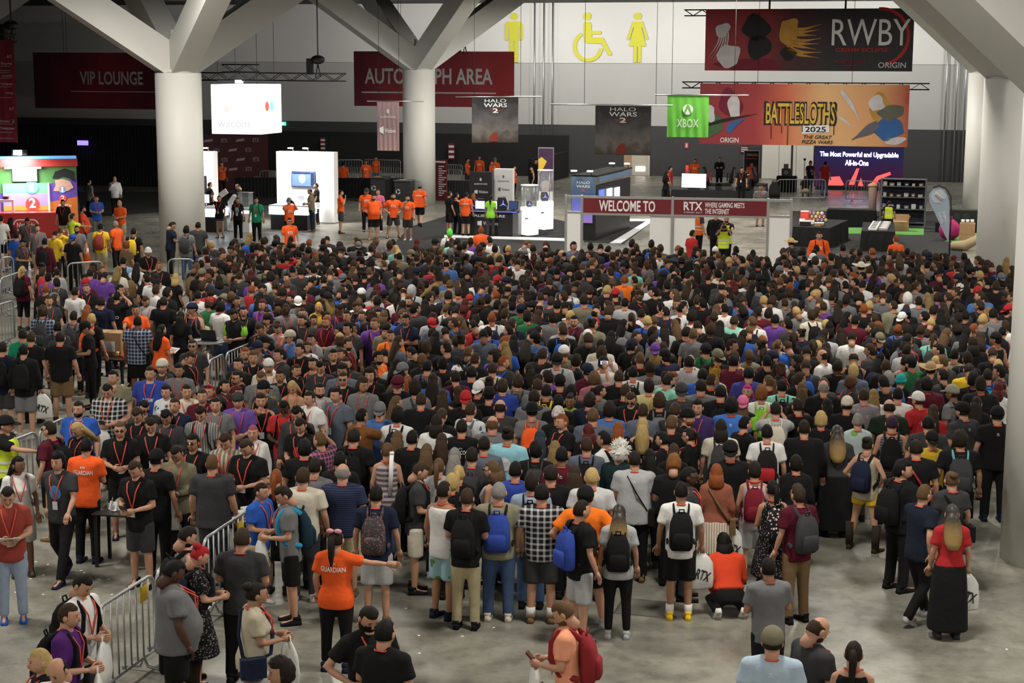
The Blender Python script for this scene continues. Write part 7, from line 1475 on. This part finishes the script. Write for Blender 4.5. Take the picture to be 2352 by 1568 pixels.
536 655 8 S m t.gy s.bk sK l | person in grey T-shirt bending beside the white dress
454 667 5 S m t.wh j.bk sK l sl.bk | black haired person in white T-shirt with black sling
'''
STAFF = '''
509 371 185 L m t.or j.bk sD l nl | staff member in orange before the maroon media wall
664 455 150 V m t.or s.bk sD l capb.gy nl | staff member in grey cap holding a big camera
665 500 160 S m t.or j.bk sK l gl nl | staff member in orange and glasses at the crowd edge
783 436 80 N m t.or s.dg sD l nl | staff member in orange with a hand on the ear
842 433 175 S m2 t.or j.bk sN l cap.dg nl | staff member in olive cap and orange T-shirt
858 446 170 Q b t.or s.bk sD l bd nl | stout staff member in orange with a hand on the hip
868 434 200 S m t.pi j.bk sN l nl | person in pink shirt behind the orange staff
903 444 170 Z m2 t.or s.dg sD l bd nl | bearded staff member in orange with hands on hips
936 448 190 N m t.or s.dg sK l bd nl | staff member in orange stroking the beard
964 423 10 W b t.or s.bk sD l cap.gy nl pr.guardian | broad staff member in orange walking away to the column
789 372 10 S m t.or j.dg sD l nl | staff member in orange between barriers beside the display wall
840 367 175 S m t.or j.dg sD m nl | staff member in orange standing at the stored barriers
863 359 180 S f t.or j.dn lK l nl | dark haired staff woman in orange at the stored barriers
1074 363 110 S f t.or s.dg uD l nl | staff woman in orange in profile behind the sign panels
1101 357 190 S m t.or j.dn qN l nl | staff member in orange with long brown hair above the signs
1128 369 100 S f t.or j.dn lN l nl | staff woman in orange bending behind the white sign
1137 362 200 S m t.or j.dn sG l bean.gy nl | staff member in grey beanie behind the white sign
1181 380 110 S f t.or j.bk uD l nl | staff woman in orange passing the white sign panel
1222 382 250 S f k.bk j.bk uK l nl | woman in black vest top beside the tall poster
1231 365 130 S m t.bk j.bk sK l nl | man in black behind the tall poster
1033 439 60 S m t.bk s.bk sD l | man in black T-shirt and shorts at the demo booth
1049 443 60 P f k.bk j.bk pK l | woman in black pointing at the demo screens
1071 441 20 S m t.or s.bk sD l nl pr.guardian | staff member in orange at the demo booth
1087 444 350 S f t.lb h.lb lR l nl | long ginger haired woman in pale costume dress
1127 448 10 S f t.lm j.dg pK m nl | woman in lime green T-shirt at the counter
503 449 190 U f t.bk h.dn pN l | woman in black raising an arm by the lit counter
545 453 182 S f t.bk j.bk sD m pf.teal | woman in black printed T-shirt by the showcase
588 453 182 S m t.gn j.bk sK m bp.bk | man in green T-shirt with a black camera strap
482 418 60 S m t.bk j.bk sN l nl | staff member in black behind the half hidden counter
546 422 270 H m t.bk j.bk xN l hd nl | bald man in black bending at the tablet counter
712 433 275 H m t.ol j.nv xN l hd nl | bald man in olive T-shirt drawing at the lit counter
726 420 270 S m t.bk j.bk sK m nl | dark haired man in black polo beside the mounted screen
1540 382 100 S m t.rd s.gy sK l nl | man in red T-shirt behind the black screen stand
1531 394 60 Q f t.bk j.bk lK l nl | long haired woman in black beside the racing platform
1597 365 190 L m2 t.or j.bk sL l bd nl | bearded staff member in orange on the racing platform
1653 361 185 C m l.bk j.bk sN l nl | man in black jacket with folded arms by the racing rig
1704 384 200 S m t.bk j.bk sK l | man in black printed T-shirt beside the racing rig
1727 372 170 S f t.or j.bk mK l nl | staff woman in orange in front of the racing poster
1748 424 185 S m2 t.gy s.dg sK m | man in grey T-shirt seen over the gate
1862 369 150 S m t.nb j.dn sK l pf.white | man in dark printed T-shirt at the LED stage
1896 371 30 S m t.rd j.dn sK l nl | person in red T-shirt facing the LED stage
1850 404 5 K m t.bk s.kh sL l nl pr.logo | photographer crouching in black behind the steel barrier
2070 424 330 H m v.hi s.bk sD l nl | worker in yellow hi-vis vest stocking the shelving
2043 461 20 S m v.hi s.bk sD l h1.35 nl | shorter worker in yellow hi-vis behind the white boxes
1669 495 190 L m v.hi j.bk sD l bd nl | camera operator in hi-vis vest under the gate
1663 511 185 V m v.hi j.bk sR l h1.6 nl | photographer in hi-vis vest aiming a camera under the gate
1607 478 60 S m t.oh j.bk sD l nl | person in orange safety vest half hidden by the gate fascia
1646 487 30 S m2 l.bk j.bk sK l nl | person in black working a camera behind the gate fascia
1882 532 185 S m2 l.or j.bk sD l bp.bk nl | smiling staff member in orange jacket before the toy table
2058 541 340 S m t.or j.bk sR l nl | ginger staff member in orange before the white game boxes
1591 528 60 S m t.rd j.bk sD l | person in red T-shirt at the gate opening
'''

N_KEEP = 322
rows = [parse(l) for l in PEOPLE.strip().splitlines()]; rows2 = [parse(l) for l in STAFF.strip().splitlines()]
fore = sorted(rows, key=lambda d: -(d['y'] + (260 if d['x'] < 545 else 0)))
keep = fore[:N_KEEP-len(rows2)]; far = fore[N_KEEP-len(rows2):]
# let neighbours stand clear of each other, mostly by stepping forward or back
ALLP = keep + far + rows2; POS = [place(d)[0] for d in ALLP]
RAD = [.24 + (.05 if d['build'] == 'b' else 0) + (.03 if d['g'] else 0) for d in ALLP]
FIX = [(Vector((q.x, q.y, 0)), r_) for q, r_ in ((PZ(478, 784, 1.06), .6), (PZ(252, 816, .76), .75), (PZ(278, 1172, .77), .5), (PZ(556, 1190, .77), .6))]
for it in range(30):
    for i in range(len(POS)):
        for q, r_ in FIX:
            e = POS[i]-q
            if e.length < r_: POS[i] += e.normalized()*(r_-e.length)*.5
    for i in range(len(POS)):
        for j in range(i):
            e = POS[i]-POS[j]
            rr_ = RAD[i]+RAD[j]
            if abs(e.x) < rr_ and abs(e.y) < rr_ and e.length < rr_:
                k = (rr_-e.length)*.35; sgn = 1 if e.y >= 0 else -1; POS[i].y += sgn*k; POS[j].y -= sgn*k; sx = 1 if e.x >= 0 else -1; POS[i].x += sx*k*.3; POS[j].x -= sx*k*.3
for d, p in zip(ALLP, POS): d['pos'] = p
for d in keep: person(d, 'attendees in the hall')
for d in rows2: person(d, 'people at the booths')
# ------------------------------------------------------------------ the rest of the crowd, too many to tell apart
LODC = {}
def lod(me, ratio):
    key = (me.name, ratio)
    if key in LODC: return LODC[key]
    q = me
    if ratio < 1:
        o = bpy.data.objects.new('tmp', me); m = o.modifiers.new('d', 'DECIMATE'); m.ratio = ratio; q = evaluate(o)
    n = len(q.vertices); co = np.empty(n*3); q.vertices.foreach_get('co', co); q.calc_loop_triangles(); t = np.empty(len(q.loop_triangles)*3, int); q.loop_triangles.foreach_get('vertices', t)
    LODC[key] = (np.c_[co.reshape(-1, 3), np.ones(n)], t.reshape(-1, 3)); return LODC[key]
SV, ST, SCOL = [], [], []; nv_ = 0
def put(me, ratio, M, c):
    global nv_
    V, T_ = lod(me, ratio); P = V @ np.array(M).T; SV.append(P[:, :3]); ST.append(T_+nv_); SCOL.append(np.tile((*c, 1.0), (len(V), 1))); nv_ += len(V)
def crowd_extremes(build, pose, hv_):
    key = ('ext', build, pose, hv_)
    if key not in CACHE:
        b = MB(); T = pose_T(pose)
        for s_ in (-1, 1): sh, e, w = arm_pts(build, pose, s_, T); hand_add(b, w, w-e)
        hands = b.mesh('crowd_hands'); b = MB(); head_mesh(b, head_M(pose, hv_)); sk, dk = MB(), MB(); sk.V = b.V; dk.V = b.V
        sk.F = [f for f, m in zip(b.F, b.M) if m == 0]; dk.F = [f for f, m in zip(b.F, b.M) if m]; sk.M = [0]*len(sk.F); dk.M = [0]*len(dk.F); out = []
        for q in (sk, dk):
            us = sorted({i for f in q.F for i in f}); mp = {i: k for k, i in enumerate(us)}; q.V = [q.V[i] for i in us]; q.F = [tuple(mp[i] for i in f) for f in q.F]; out.append(q.mesh('crowd_head'))
        CACHE[key] = (hands, *out)
    return CACHE[key]
def crowd_person(d):
    loc, rz, g, sc = place(d); M = Matrix.Translation(loc) @ Matrix.Rotation(rz, 4, 'Z') @ Matrix.Diagonal((g, g, sc, 1)); b_, ps = d['build'], d['pose']; T = pose_T(ps); HMx = head_M(ps, d['head']); ex = d['ex']
    hands, hd_, eyes = crowd_extremes(b_, ps, d['head']); put(limb_core(b_, ps), .08, M, SKC[d['skin']]); put(hands, .3, M, SKC[d['skin']]); put(hd_, 1, M, SKC[d['skin']]); put(eyes, 1, M, (.05, .03, .02)); put(top_mesh(b_, ps, {'v': 't'}.get(d['top'][0], d['top'][0])), .09, M, avg_col(d['top'][1])); put(bottom_mesh(b_, ps, d['bot'][0]), .06, M, avg_col(d['bot'][1]))
    hs, hc = d['hair']; put(hair_mesh('b' if hs == 'x' else hs), .32 if hs != 'w' else 1, M @ HMx, hair_col(hc))
    for h in HATS:
        if h in ex: put(hat_mesh(h), .6, M @ HMx @ Matrix.Rotation(.12, 4, 'X'), avg_col(ex[h]))
    if 'nl' not in ex: put(lanyard_mesh(b_)[0], .5, M @ T, (.70, .075, .045))
    if 'bp' in ex:
        body, pocket, sts, loop = pack_parts(); c = avg_col(ex['bp']); MT = M @ T; put(body, .5, MT, c); put(sts[0], .5, MT, c); put(sts[1], .5, MT, c)
    if 'bd' in ex or 'bd2' in ex: put(beard_mesh(), .4, M @ HMx, hair_col(hc))
for d in far: crowd_person(d)
occ = [place(d)[0] for d in rows] + [place(d)[0] for d in rows2]; OG = {}; occ += [q for q, r_ in FIX] + [PZ(a_+(c_-a_)*k_/5, b_+(e_-b_)*k_/5, 1.08)*1.0 for a_, b_, c_, e_ in ((479, 829, 514, 812), (519, 811, 590, 781), (934, 800, 972, 838)) for k_ in range(6)]
def cell(p): return (int(math.floor(p.x/.6)), int(math.floor(p.y/.6)))
for p in occ: p.z = 0
for p in occ: OG.setdefault(cell(p), []).append(p)
def free(p, r):
    c = cell(p)
    for i in (-1, 0, 1):
        for j in (-1, 0, 1):
            for q in OG.get((c[0]+i, c[1]+j), ()):
                if (q-p).length < r: return False
    return True
def inside(x, y, poly):
    r = False; j = len(poly)-1
    for i in range(len(poly)):
        a, b = poly[i], poly[j]
        if (a[1] > y) != (b[1] > y) and x < (b[0]-a[0])*(y-a[1])/(b[1]-a[1])+a[0]: r = not r
        j = i
    return r
MAIN = [(478, 548), (600, 536), (760, 540), (930, 545), (1130, 545), (1330, 556), (1500, 552), (1640, 565), (1830, 562), (2000, 560), (2120, 562), (2330, 590), (2318, 850), (2200, 905), (860, 905), (640, 900), (470, 905), (470, 850), (600, 770), (590, 700), (470, 690), (440, 600)]
SIDE = [(90, 600), (340, 590), (470, 610), (470, 700), (360, 690), (200, 680), (110, 690)]
TOPS = ['bk']*44 + ['dg']*14 + ['gy']*10 + ['wh']*6 + ['lg']*4 + ['nv']*5 + ['mr']*4 + ['bl']*2 + ['db']*2 + ['pu']*2 + ['eg']*1 + ['rd']*2 + ['ol']*3 + ['cr']*2 + ['sg']*3 + ['mt']*1 + ['tp']*1
HAIRS = [('s', 'D')]*12 + [('s', 'K')]*11 + [('s', 'N')]*11 + [('m', 'N')]*4 + [('m', 'D')]*5 + [('m', 'K')]*3 + [('l', 'D')]*4 + [('l', 'N')]*3 + [('l', 'K')]*3 + [('l', 'L')]*1 + [('a', 'D')]*3 + [('a', 'N')]*2 + [('p', 'N')]*3 + [('q', 'D')]*2 + [('s', 'L')]*5 + [('s', 'Y')]*2 + [('l', 'Y2')]*1 + [('s', 'R')]*2 + [('b', 'D')]*3 + [('q', 'R3')]*1 + [('u', 'D')]*2
RC_ = random.Random(23); NST = 0
for poly, sp, rmin in ((MAIN, .50, .45), (SIDE, .9, .6)):
    u = 22.0
    while u < 58:
        v = -40.0
        while v < 8:
            p = hall(v+RC_.uniform(-.17, .17) + (.5*sp if int(u/sp) % 2 else 0), u+RC_.uniform(-.15, .15)); v += sp*RC_.uniform(.9, 1.15)
            if p.y < 5: continue
            hx, hy = px((p.x, p.y, 1.78))
            if not inside(hx, hy, poly) or not free(p, rmin): continue
            OG.setdefault(cell(p), []).append(p); bld = RC_.choice('mmmmmfff' 'b'); hr = RC_.choice(HAIRS)
            if bld == 'f' and hr[0] == 's' and RC_.random() < .6: hr = (RC_.choice('lpqmpqs'), hr[1])
            toward = hx < 870 and hy > 690
            if hx < 700 and 600 < hy <= 690: toward = RC_.random() < .3
            F = (185 + RC_.gauss(0, 28)) if toward else RC_.gauss(4, 22 if RC_.random() < .85 else 80)
            d = dict(x=0, y=0, F=F, pose=RC_.choice('SSSSSHR'), build=bld, g=RC_.choice((0, 0, 0, 2)), top=[RC_.choice('tttttl' + ('k' if bld == 'f' else 't')), RC_.choice(TOPS)], bot=[RC_.choice('jjs'), RC_.choice(('bk', 'dg', 'dn', 'kh', 'gy'))], hair=hr, skin=RC_.choice('lllllmmbd'), ex={}, head=RC_.choice(('', '', '', 'hd', 'hl', 'hr')), ht={'m': 1.76, 'f': 1.66, 'b': 1.78}[bld]+RC_.uniform(-.07, .07), label='')
            if RC_.random() < .22: d['ex']['bp'] = RC_.choice(('bk', 'bk', 'dg', 'dg', 'nv', 'bl', 'gy', 'br'))
            if RC_.random() < .09: d['ex'][RC_.choice(('cap', 'capb', 'capb'))] = RC_.choice(('bk', 'bk', 'wh', 'gy', 'nv', 'rd', 'ol'))
            if RC_.random() < .08: d['ex']['nl'] = True
            x_, y_ = px((p.x, p.y, (head_M(d['pose'], d['head']).translation.z+.128)*d['ht']/1.75)); d['x'], d['y'] = x_, y_; crowd_person(d); NST += 1
        u += sp*.88
SV = np.concatenate(SV); ST = np.concatenate(ST); SCOL = np.concatenate(SCOL)
me = bpy.data.meshes.new('crowd'); me.vertices.add(len(SV)); me.vertices.foreach_set('co', SV.astype(np.float32).ravel()); me.loops.add(len(ST)*3); me.loops.foreach_set('vertex_index', ST.astype(np.int32).ravel()); me.polygons.add(len(ST)); me.polygons.foreach_set('loop_start', np.arange(0, len(ST)*3, 3, dtype=np.int32)); me.polygons.foreach_set('use_smooth', [True]*len(ST)); me.update(calc_edges=True)
at_ = me.color_attributes.new('garment', 'FLOAT_COLOR', 'POINT'); at_.data.foreach_set('color', SCOL.astype(np.float32).ravel())
MCR = bpy.data.materials.new('crowd_cloth'); n, l, b = nodes_of(MCR); b.inputs['Roughness'].default_value = .85; b.inputs['Specular IOR Level'].default_value = .2
va = n.new('ShaderNodeVertexColor'); va.layer_name = 'garment'; nz = n.new('ShaderNodeTexNoise'); nz.inputs['Scale'].default_value = 22; tc = n.new('ShaderNodeTexCoord'); l.new(tc.outputs['Object'], nz.inputs['Vector'])
hs = n.new('ShaderNodeMix'); hs.data_type = 'RGBA'; hs.blend_type = 'MULTIPLY'; hs.inputs[0].default_value = .5; l.new(va.outputs[0], hs.inputs[6]); l.new(nz.outputs['Fac'], hs.inputs[7])
br = n.new('ShaderNodeMix'); br.data_type = 'RGBA'; br.blend_type = 'MULTIPLY'; br.inputs[0].default_value = 1; br.inputs[7].default_value = (1.33, 1.33, 1.33, 1); l.new(hs.outputs[2], br.inputs[6]); l.new(br.outputs[2], b.inputs['Base Color'])
me.materials.append(MCR); tag(link('crowd', me), 'dense crowd of attendees packed between gate and open floor', 'crowd', None, 'stuff')
print('CROWD tris', len(ST), 'people', len(far) + NST)
# ------------------------------------------------------------------ tables and small things among the queue
M_TBL = mat('dark_table', (.02, .017, .015), .35, var=.1)
def folding_table(x, y, w, d, h, label, rz=0.0):
    p = PZ(x, y, h); p.z = 0; t = thing('folding_table', label, 'table', p, rz); box('table_top', t, -w/2, w/2, -d/2, d/2, h-.04, h, M_TBL, .01)
    for sx in (-1, 1):
        for sy in (-1, 1): box('leg', t, sx*(w/2-.06)-.025, sx*(w/2-.06)+.025, sy*(d/2-.06)-.025, sy*(d/2-.06)+.025, 0, h-.04, M_TBL)
    return p
tp_ = folding_table(252, 816, 1.15, .8, .76, 'dark ticket table carrying a big cardboard box', -.35)
t = carton(tp_+Vector((.02, .12, .762)), .62, .42, .50, 'big cardboard box with a white sheet taped on it', -.2); box('sheet', t, -.12, .17, -.216, -.211, .1, .32, M_PAPER)
t = thing('pill_bottle', 'small amber jar beside the big cardboard box', 'jar', tp_+Vector((.22, -.2, .762)), 0); cyl('jar', t, (0, 0, 0), .03, .09, mat('amber', (.5, .2, .02), .3), 14); cyl('lid', t, (0, 0, .09), .032, .02, C_WHITE, 14)
t = thing('red_pouch', 'red cloth pouch lying on the ticket table', 'pouch', tp_+Vector((.42, -.18, .762)), .3); b = MB(); b.ell((0, 0, .04), (.14, .07, .045), 14, 8); link('pouch', b.mesh('pouch', [C_RED], True), t); box('zip', t, -.11, .11, -.004, .004, .082, .088, C_BLACK)
hp = PZ(478, 784, 1.06); hp.z = 0; t = thing('high_table', 'round high table with papers and a black laptop', 'table', hp, 0); cyl('table_top', t, (0, 0, 1.05), .42, .03, M_STEELD, 32); cyl('stem', t, (0, 0, .04), .04, 1.01, M_ALU, 14); cyl('foot', t, (0, 0, 0), .28, .04, M_ALU, 24)
t = thing('laptop', 'open black laptop on the round high table', 'laptop', hp+Vector((.03, -.05, 1.082)), math.pi-.3); box('keyboard', t, -.18, .18, -.24, 0, 0, .02, M_BLK, .004); q = box('lid', t, -.18, .18, -.008, .008, 0, .24, M_BLK, .004); q.location = (0, .035, .13); q.rotation_euler = (-.3, 0, 0)
for dx, dy, lb in ((-.26, .0, 'pile of white forms at the rim of the high table'), (.27, .05, 'single white form beside the black laptop')): t = thing('paper_pile', lb, 'paper', hp+Vector((dx, dy, 1.082)), dx); box('sheets', t, -.1, .1, -.07, .07, 0, .012, M_PAPER); box('text_block', t, -.07, .07, -.05, .04, .012, .0125, C_GREYP)
q = PZ(278, 1172, .77); q.z = 0; t = thing('small_table', 'small black table strewn with white cardboard tags', 'table', q, -.2); box('table_top', t, -.33, .33, -.25, .25, .74, .77, M_TBL, .01)
for sx in (-1, 1):
    for sy in (-1, 1): box('leg', t, sx*.29-.02, sx*.29+.02, sy*.21-.02, sy*.21+.02, 0, .74, M_TBL)
rr = random.Random(3); wh = ('at the table edge', 'near the orange shirt', 'lying flat', 'leaning upright', 'under another', 'at the far corner', 'beside the boy', 'on top of the heap')
for i in range(8):
    t = thing('cardboard_tag', 'white folded cardboard tag %s on the small table' % wh[i], 'tag', q+Vector((rr.uniform(-.14, .14), rr.uniform(-.18, .18), .772+.03*(i == 7))), rr.uniform(0, 3), 'white tags on the small table'); box('card', t, -.07, .07, -.04, .04, 0, .012, C_WHITE, .003); o = box('fold', t, -.07, .07, -.002, .002, 0, .08+.04*(i % 2), C_WHITE); o.rotation_euler = (.3, 0, 0); o.location.y = .03
q = PZ(556, 1190, .77); q.z = 0; t = thing('side_table', 'low table behind the barrier stacked with white packets', 'table', q, .3); box('table_top', t, -.42, .42, -.3, .3, .72, .76, M_TBL, .01)
for sx in (-1, 1):
    for sy in (-1, 1): box('leg', t, sx*.37-.02, sx*.37+.02, sy*.25-.02, sy*.25+.02, 0, .72, M_TBL)
for i in range(6): t = thing('white_packet', 'white packet, %s in the pile behind the barrier' % ('lowest near', 'lowest far', 'middle near', 'middle far', 'upper near', 'topmost far')[i], 'packet', q+Vector((.08+.02*i, -.1+.2*(i % 2), .762+.052*(i//2))), .3+.05*i, 'white packets in the pile'); box('packet', t, -.2, .2, -.09, .09, 0, .05, M_BAG, .012); box('print_label', t, -.12, .12, -.03, .03, .05, .0505, C_GREYP)
def poster_tube(p, d, L, r, m, label): t = thing('poster_tube', label, 'tube', p, 0); a = Vector(d).normalized(); tube('tube_body', t, [-a*L/2, a*L/2], r, m, 14); tube('end_cap', t, [a*L/2, a*(L/2+.03)], r*1.06, M_PW, 14)
poster_tube(PZ(898, 1090, 1.25), (.05, -.05, 1), .6, .03, M_PW, 'long white poster tube beside the striped tank top'); pd_ = [d for d in keep if 'poncho' in d['label']][0]; pl_, pr_, pg_, psc_ = place(pd_)
poster_tube(hand_world(pd_, Matrix.Translation(pl_) @ Matrix.Rotation(pr_, 4, 'Z') @ Matrix.Diagonal((pg_, pg_, psc_, 1)), 1, .06)[0], (.25, 0, -1), .6, .06, C_RED, 'red tube held against the striped poncho'); poster_tube(PZ(1301, 762, 1.45), (-.2, 0, 1), .5, .04, M_CARD, 'tan poster tube poking up in the crowd')
# scraps of paper on the floor
M_CONF = mat('confetti', (.75, .75, .73), .7, var=0)
CF = [(82, 1290), (110, 1296), (163, 1303), (186, 1310), (193, 1315), (100, 1320), (70, 1329), (21, 1330), (36, 1360), (99, 1365), (140, 1371), (7, 1387), (250, 1330), (257, 1365), (742, 1424), (750, 1467), (962, 1459), (1062, 1461), (1134, 1441), (932, 1397), (2312, 1491), (470, 1380), (520, 1445), (190, 1270), (228, 1200), (963, 1500)]
wf = ('beside the red shoe', 'near the walking person', 'by the steel barrier')
for i, (x, y) in enumerate(CF):
    t = tag(link('paper_scrap', bm_box((.035, .028, .003)), None, PZ(x, y)+Vector((0, 0, .0025)), (0, 0, i*1.3), M_CONF), 'tiny white paper scrap lying on the bare concrete floor', 'scrap', 'paper scraps on the floor')
t = thing('floor_hatch', 'square steel service hatch let into the concrete', 'hatch', PZ(1480, 1396), -HA); box('plate', t, -.32, .32, -.3, .3, 0, .004, mat('hatch_steel', (.15, .142, .118), .5, .0, var=.3, scale=4)); box('frame', t, -.35, .35, -.33, .33, 0, .002, M_STEELD)

for d in keep + rows2:
    if d['pose'] == 'X':
        pl_, pr_, pg_, psc_ = place(d); t = thing('stool', 'stool under the seated strawberry blonde girl', 'stool', pl_, pr_); cyl('seat', t, (0, 0, .46), .17, .05, M_BLK, 20); cyl('stem', t, (0, 0, .03), .03, .43, M_ALU, 10); cyl('foot', t, (0, 0, 0), .2, .03, M_ALU, 20)
bpy.data.scenes.remove(TMP)
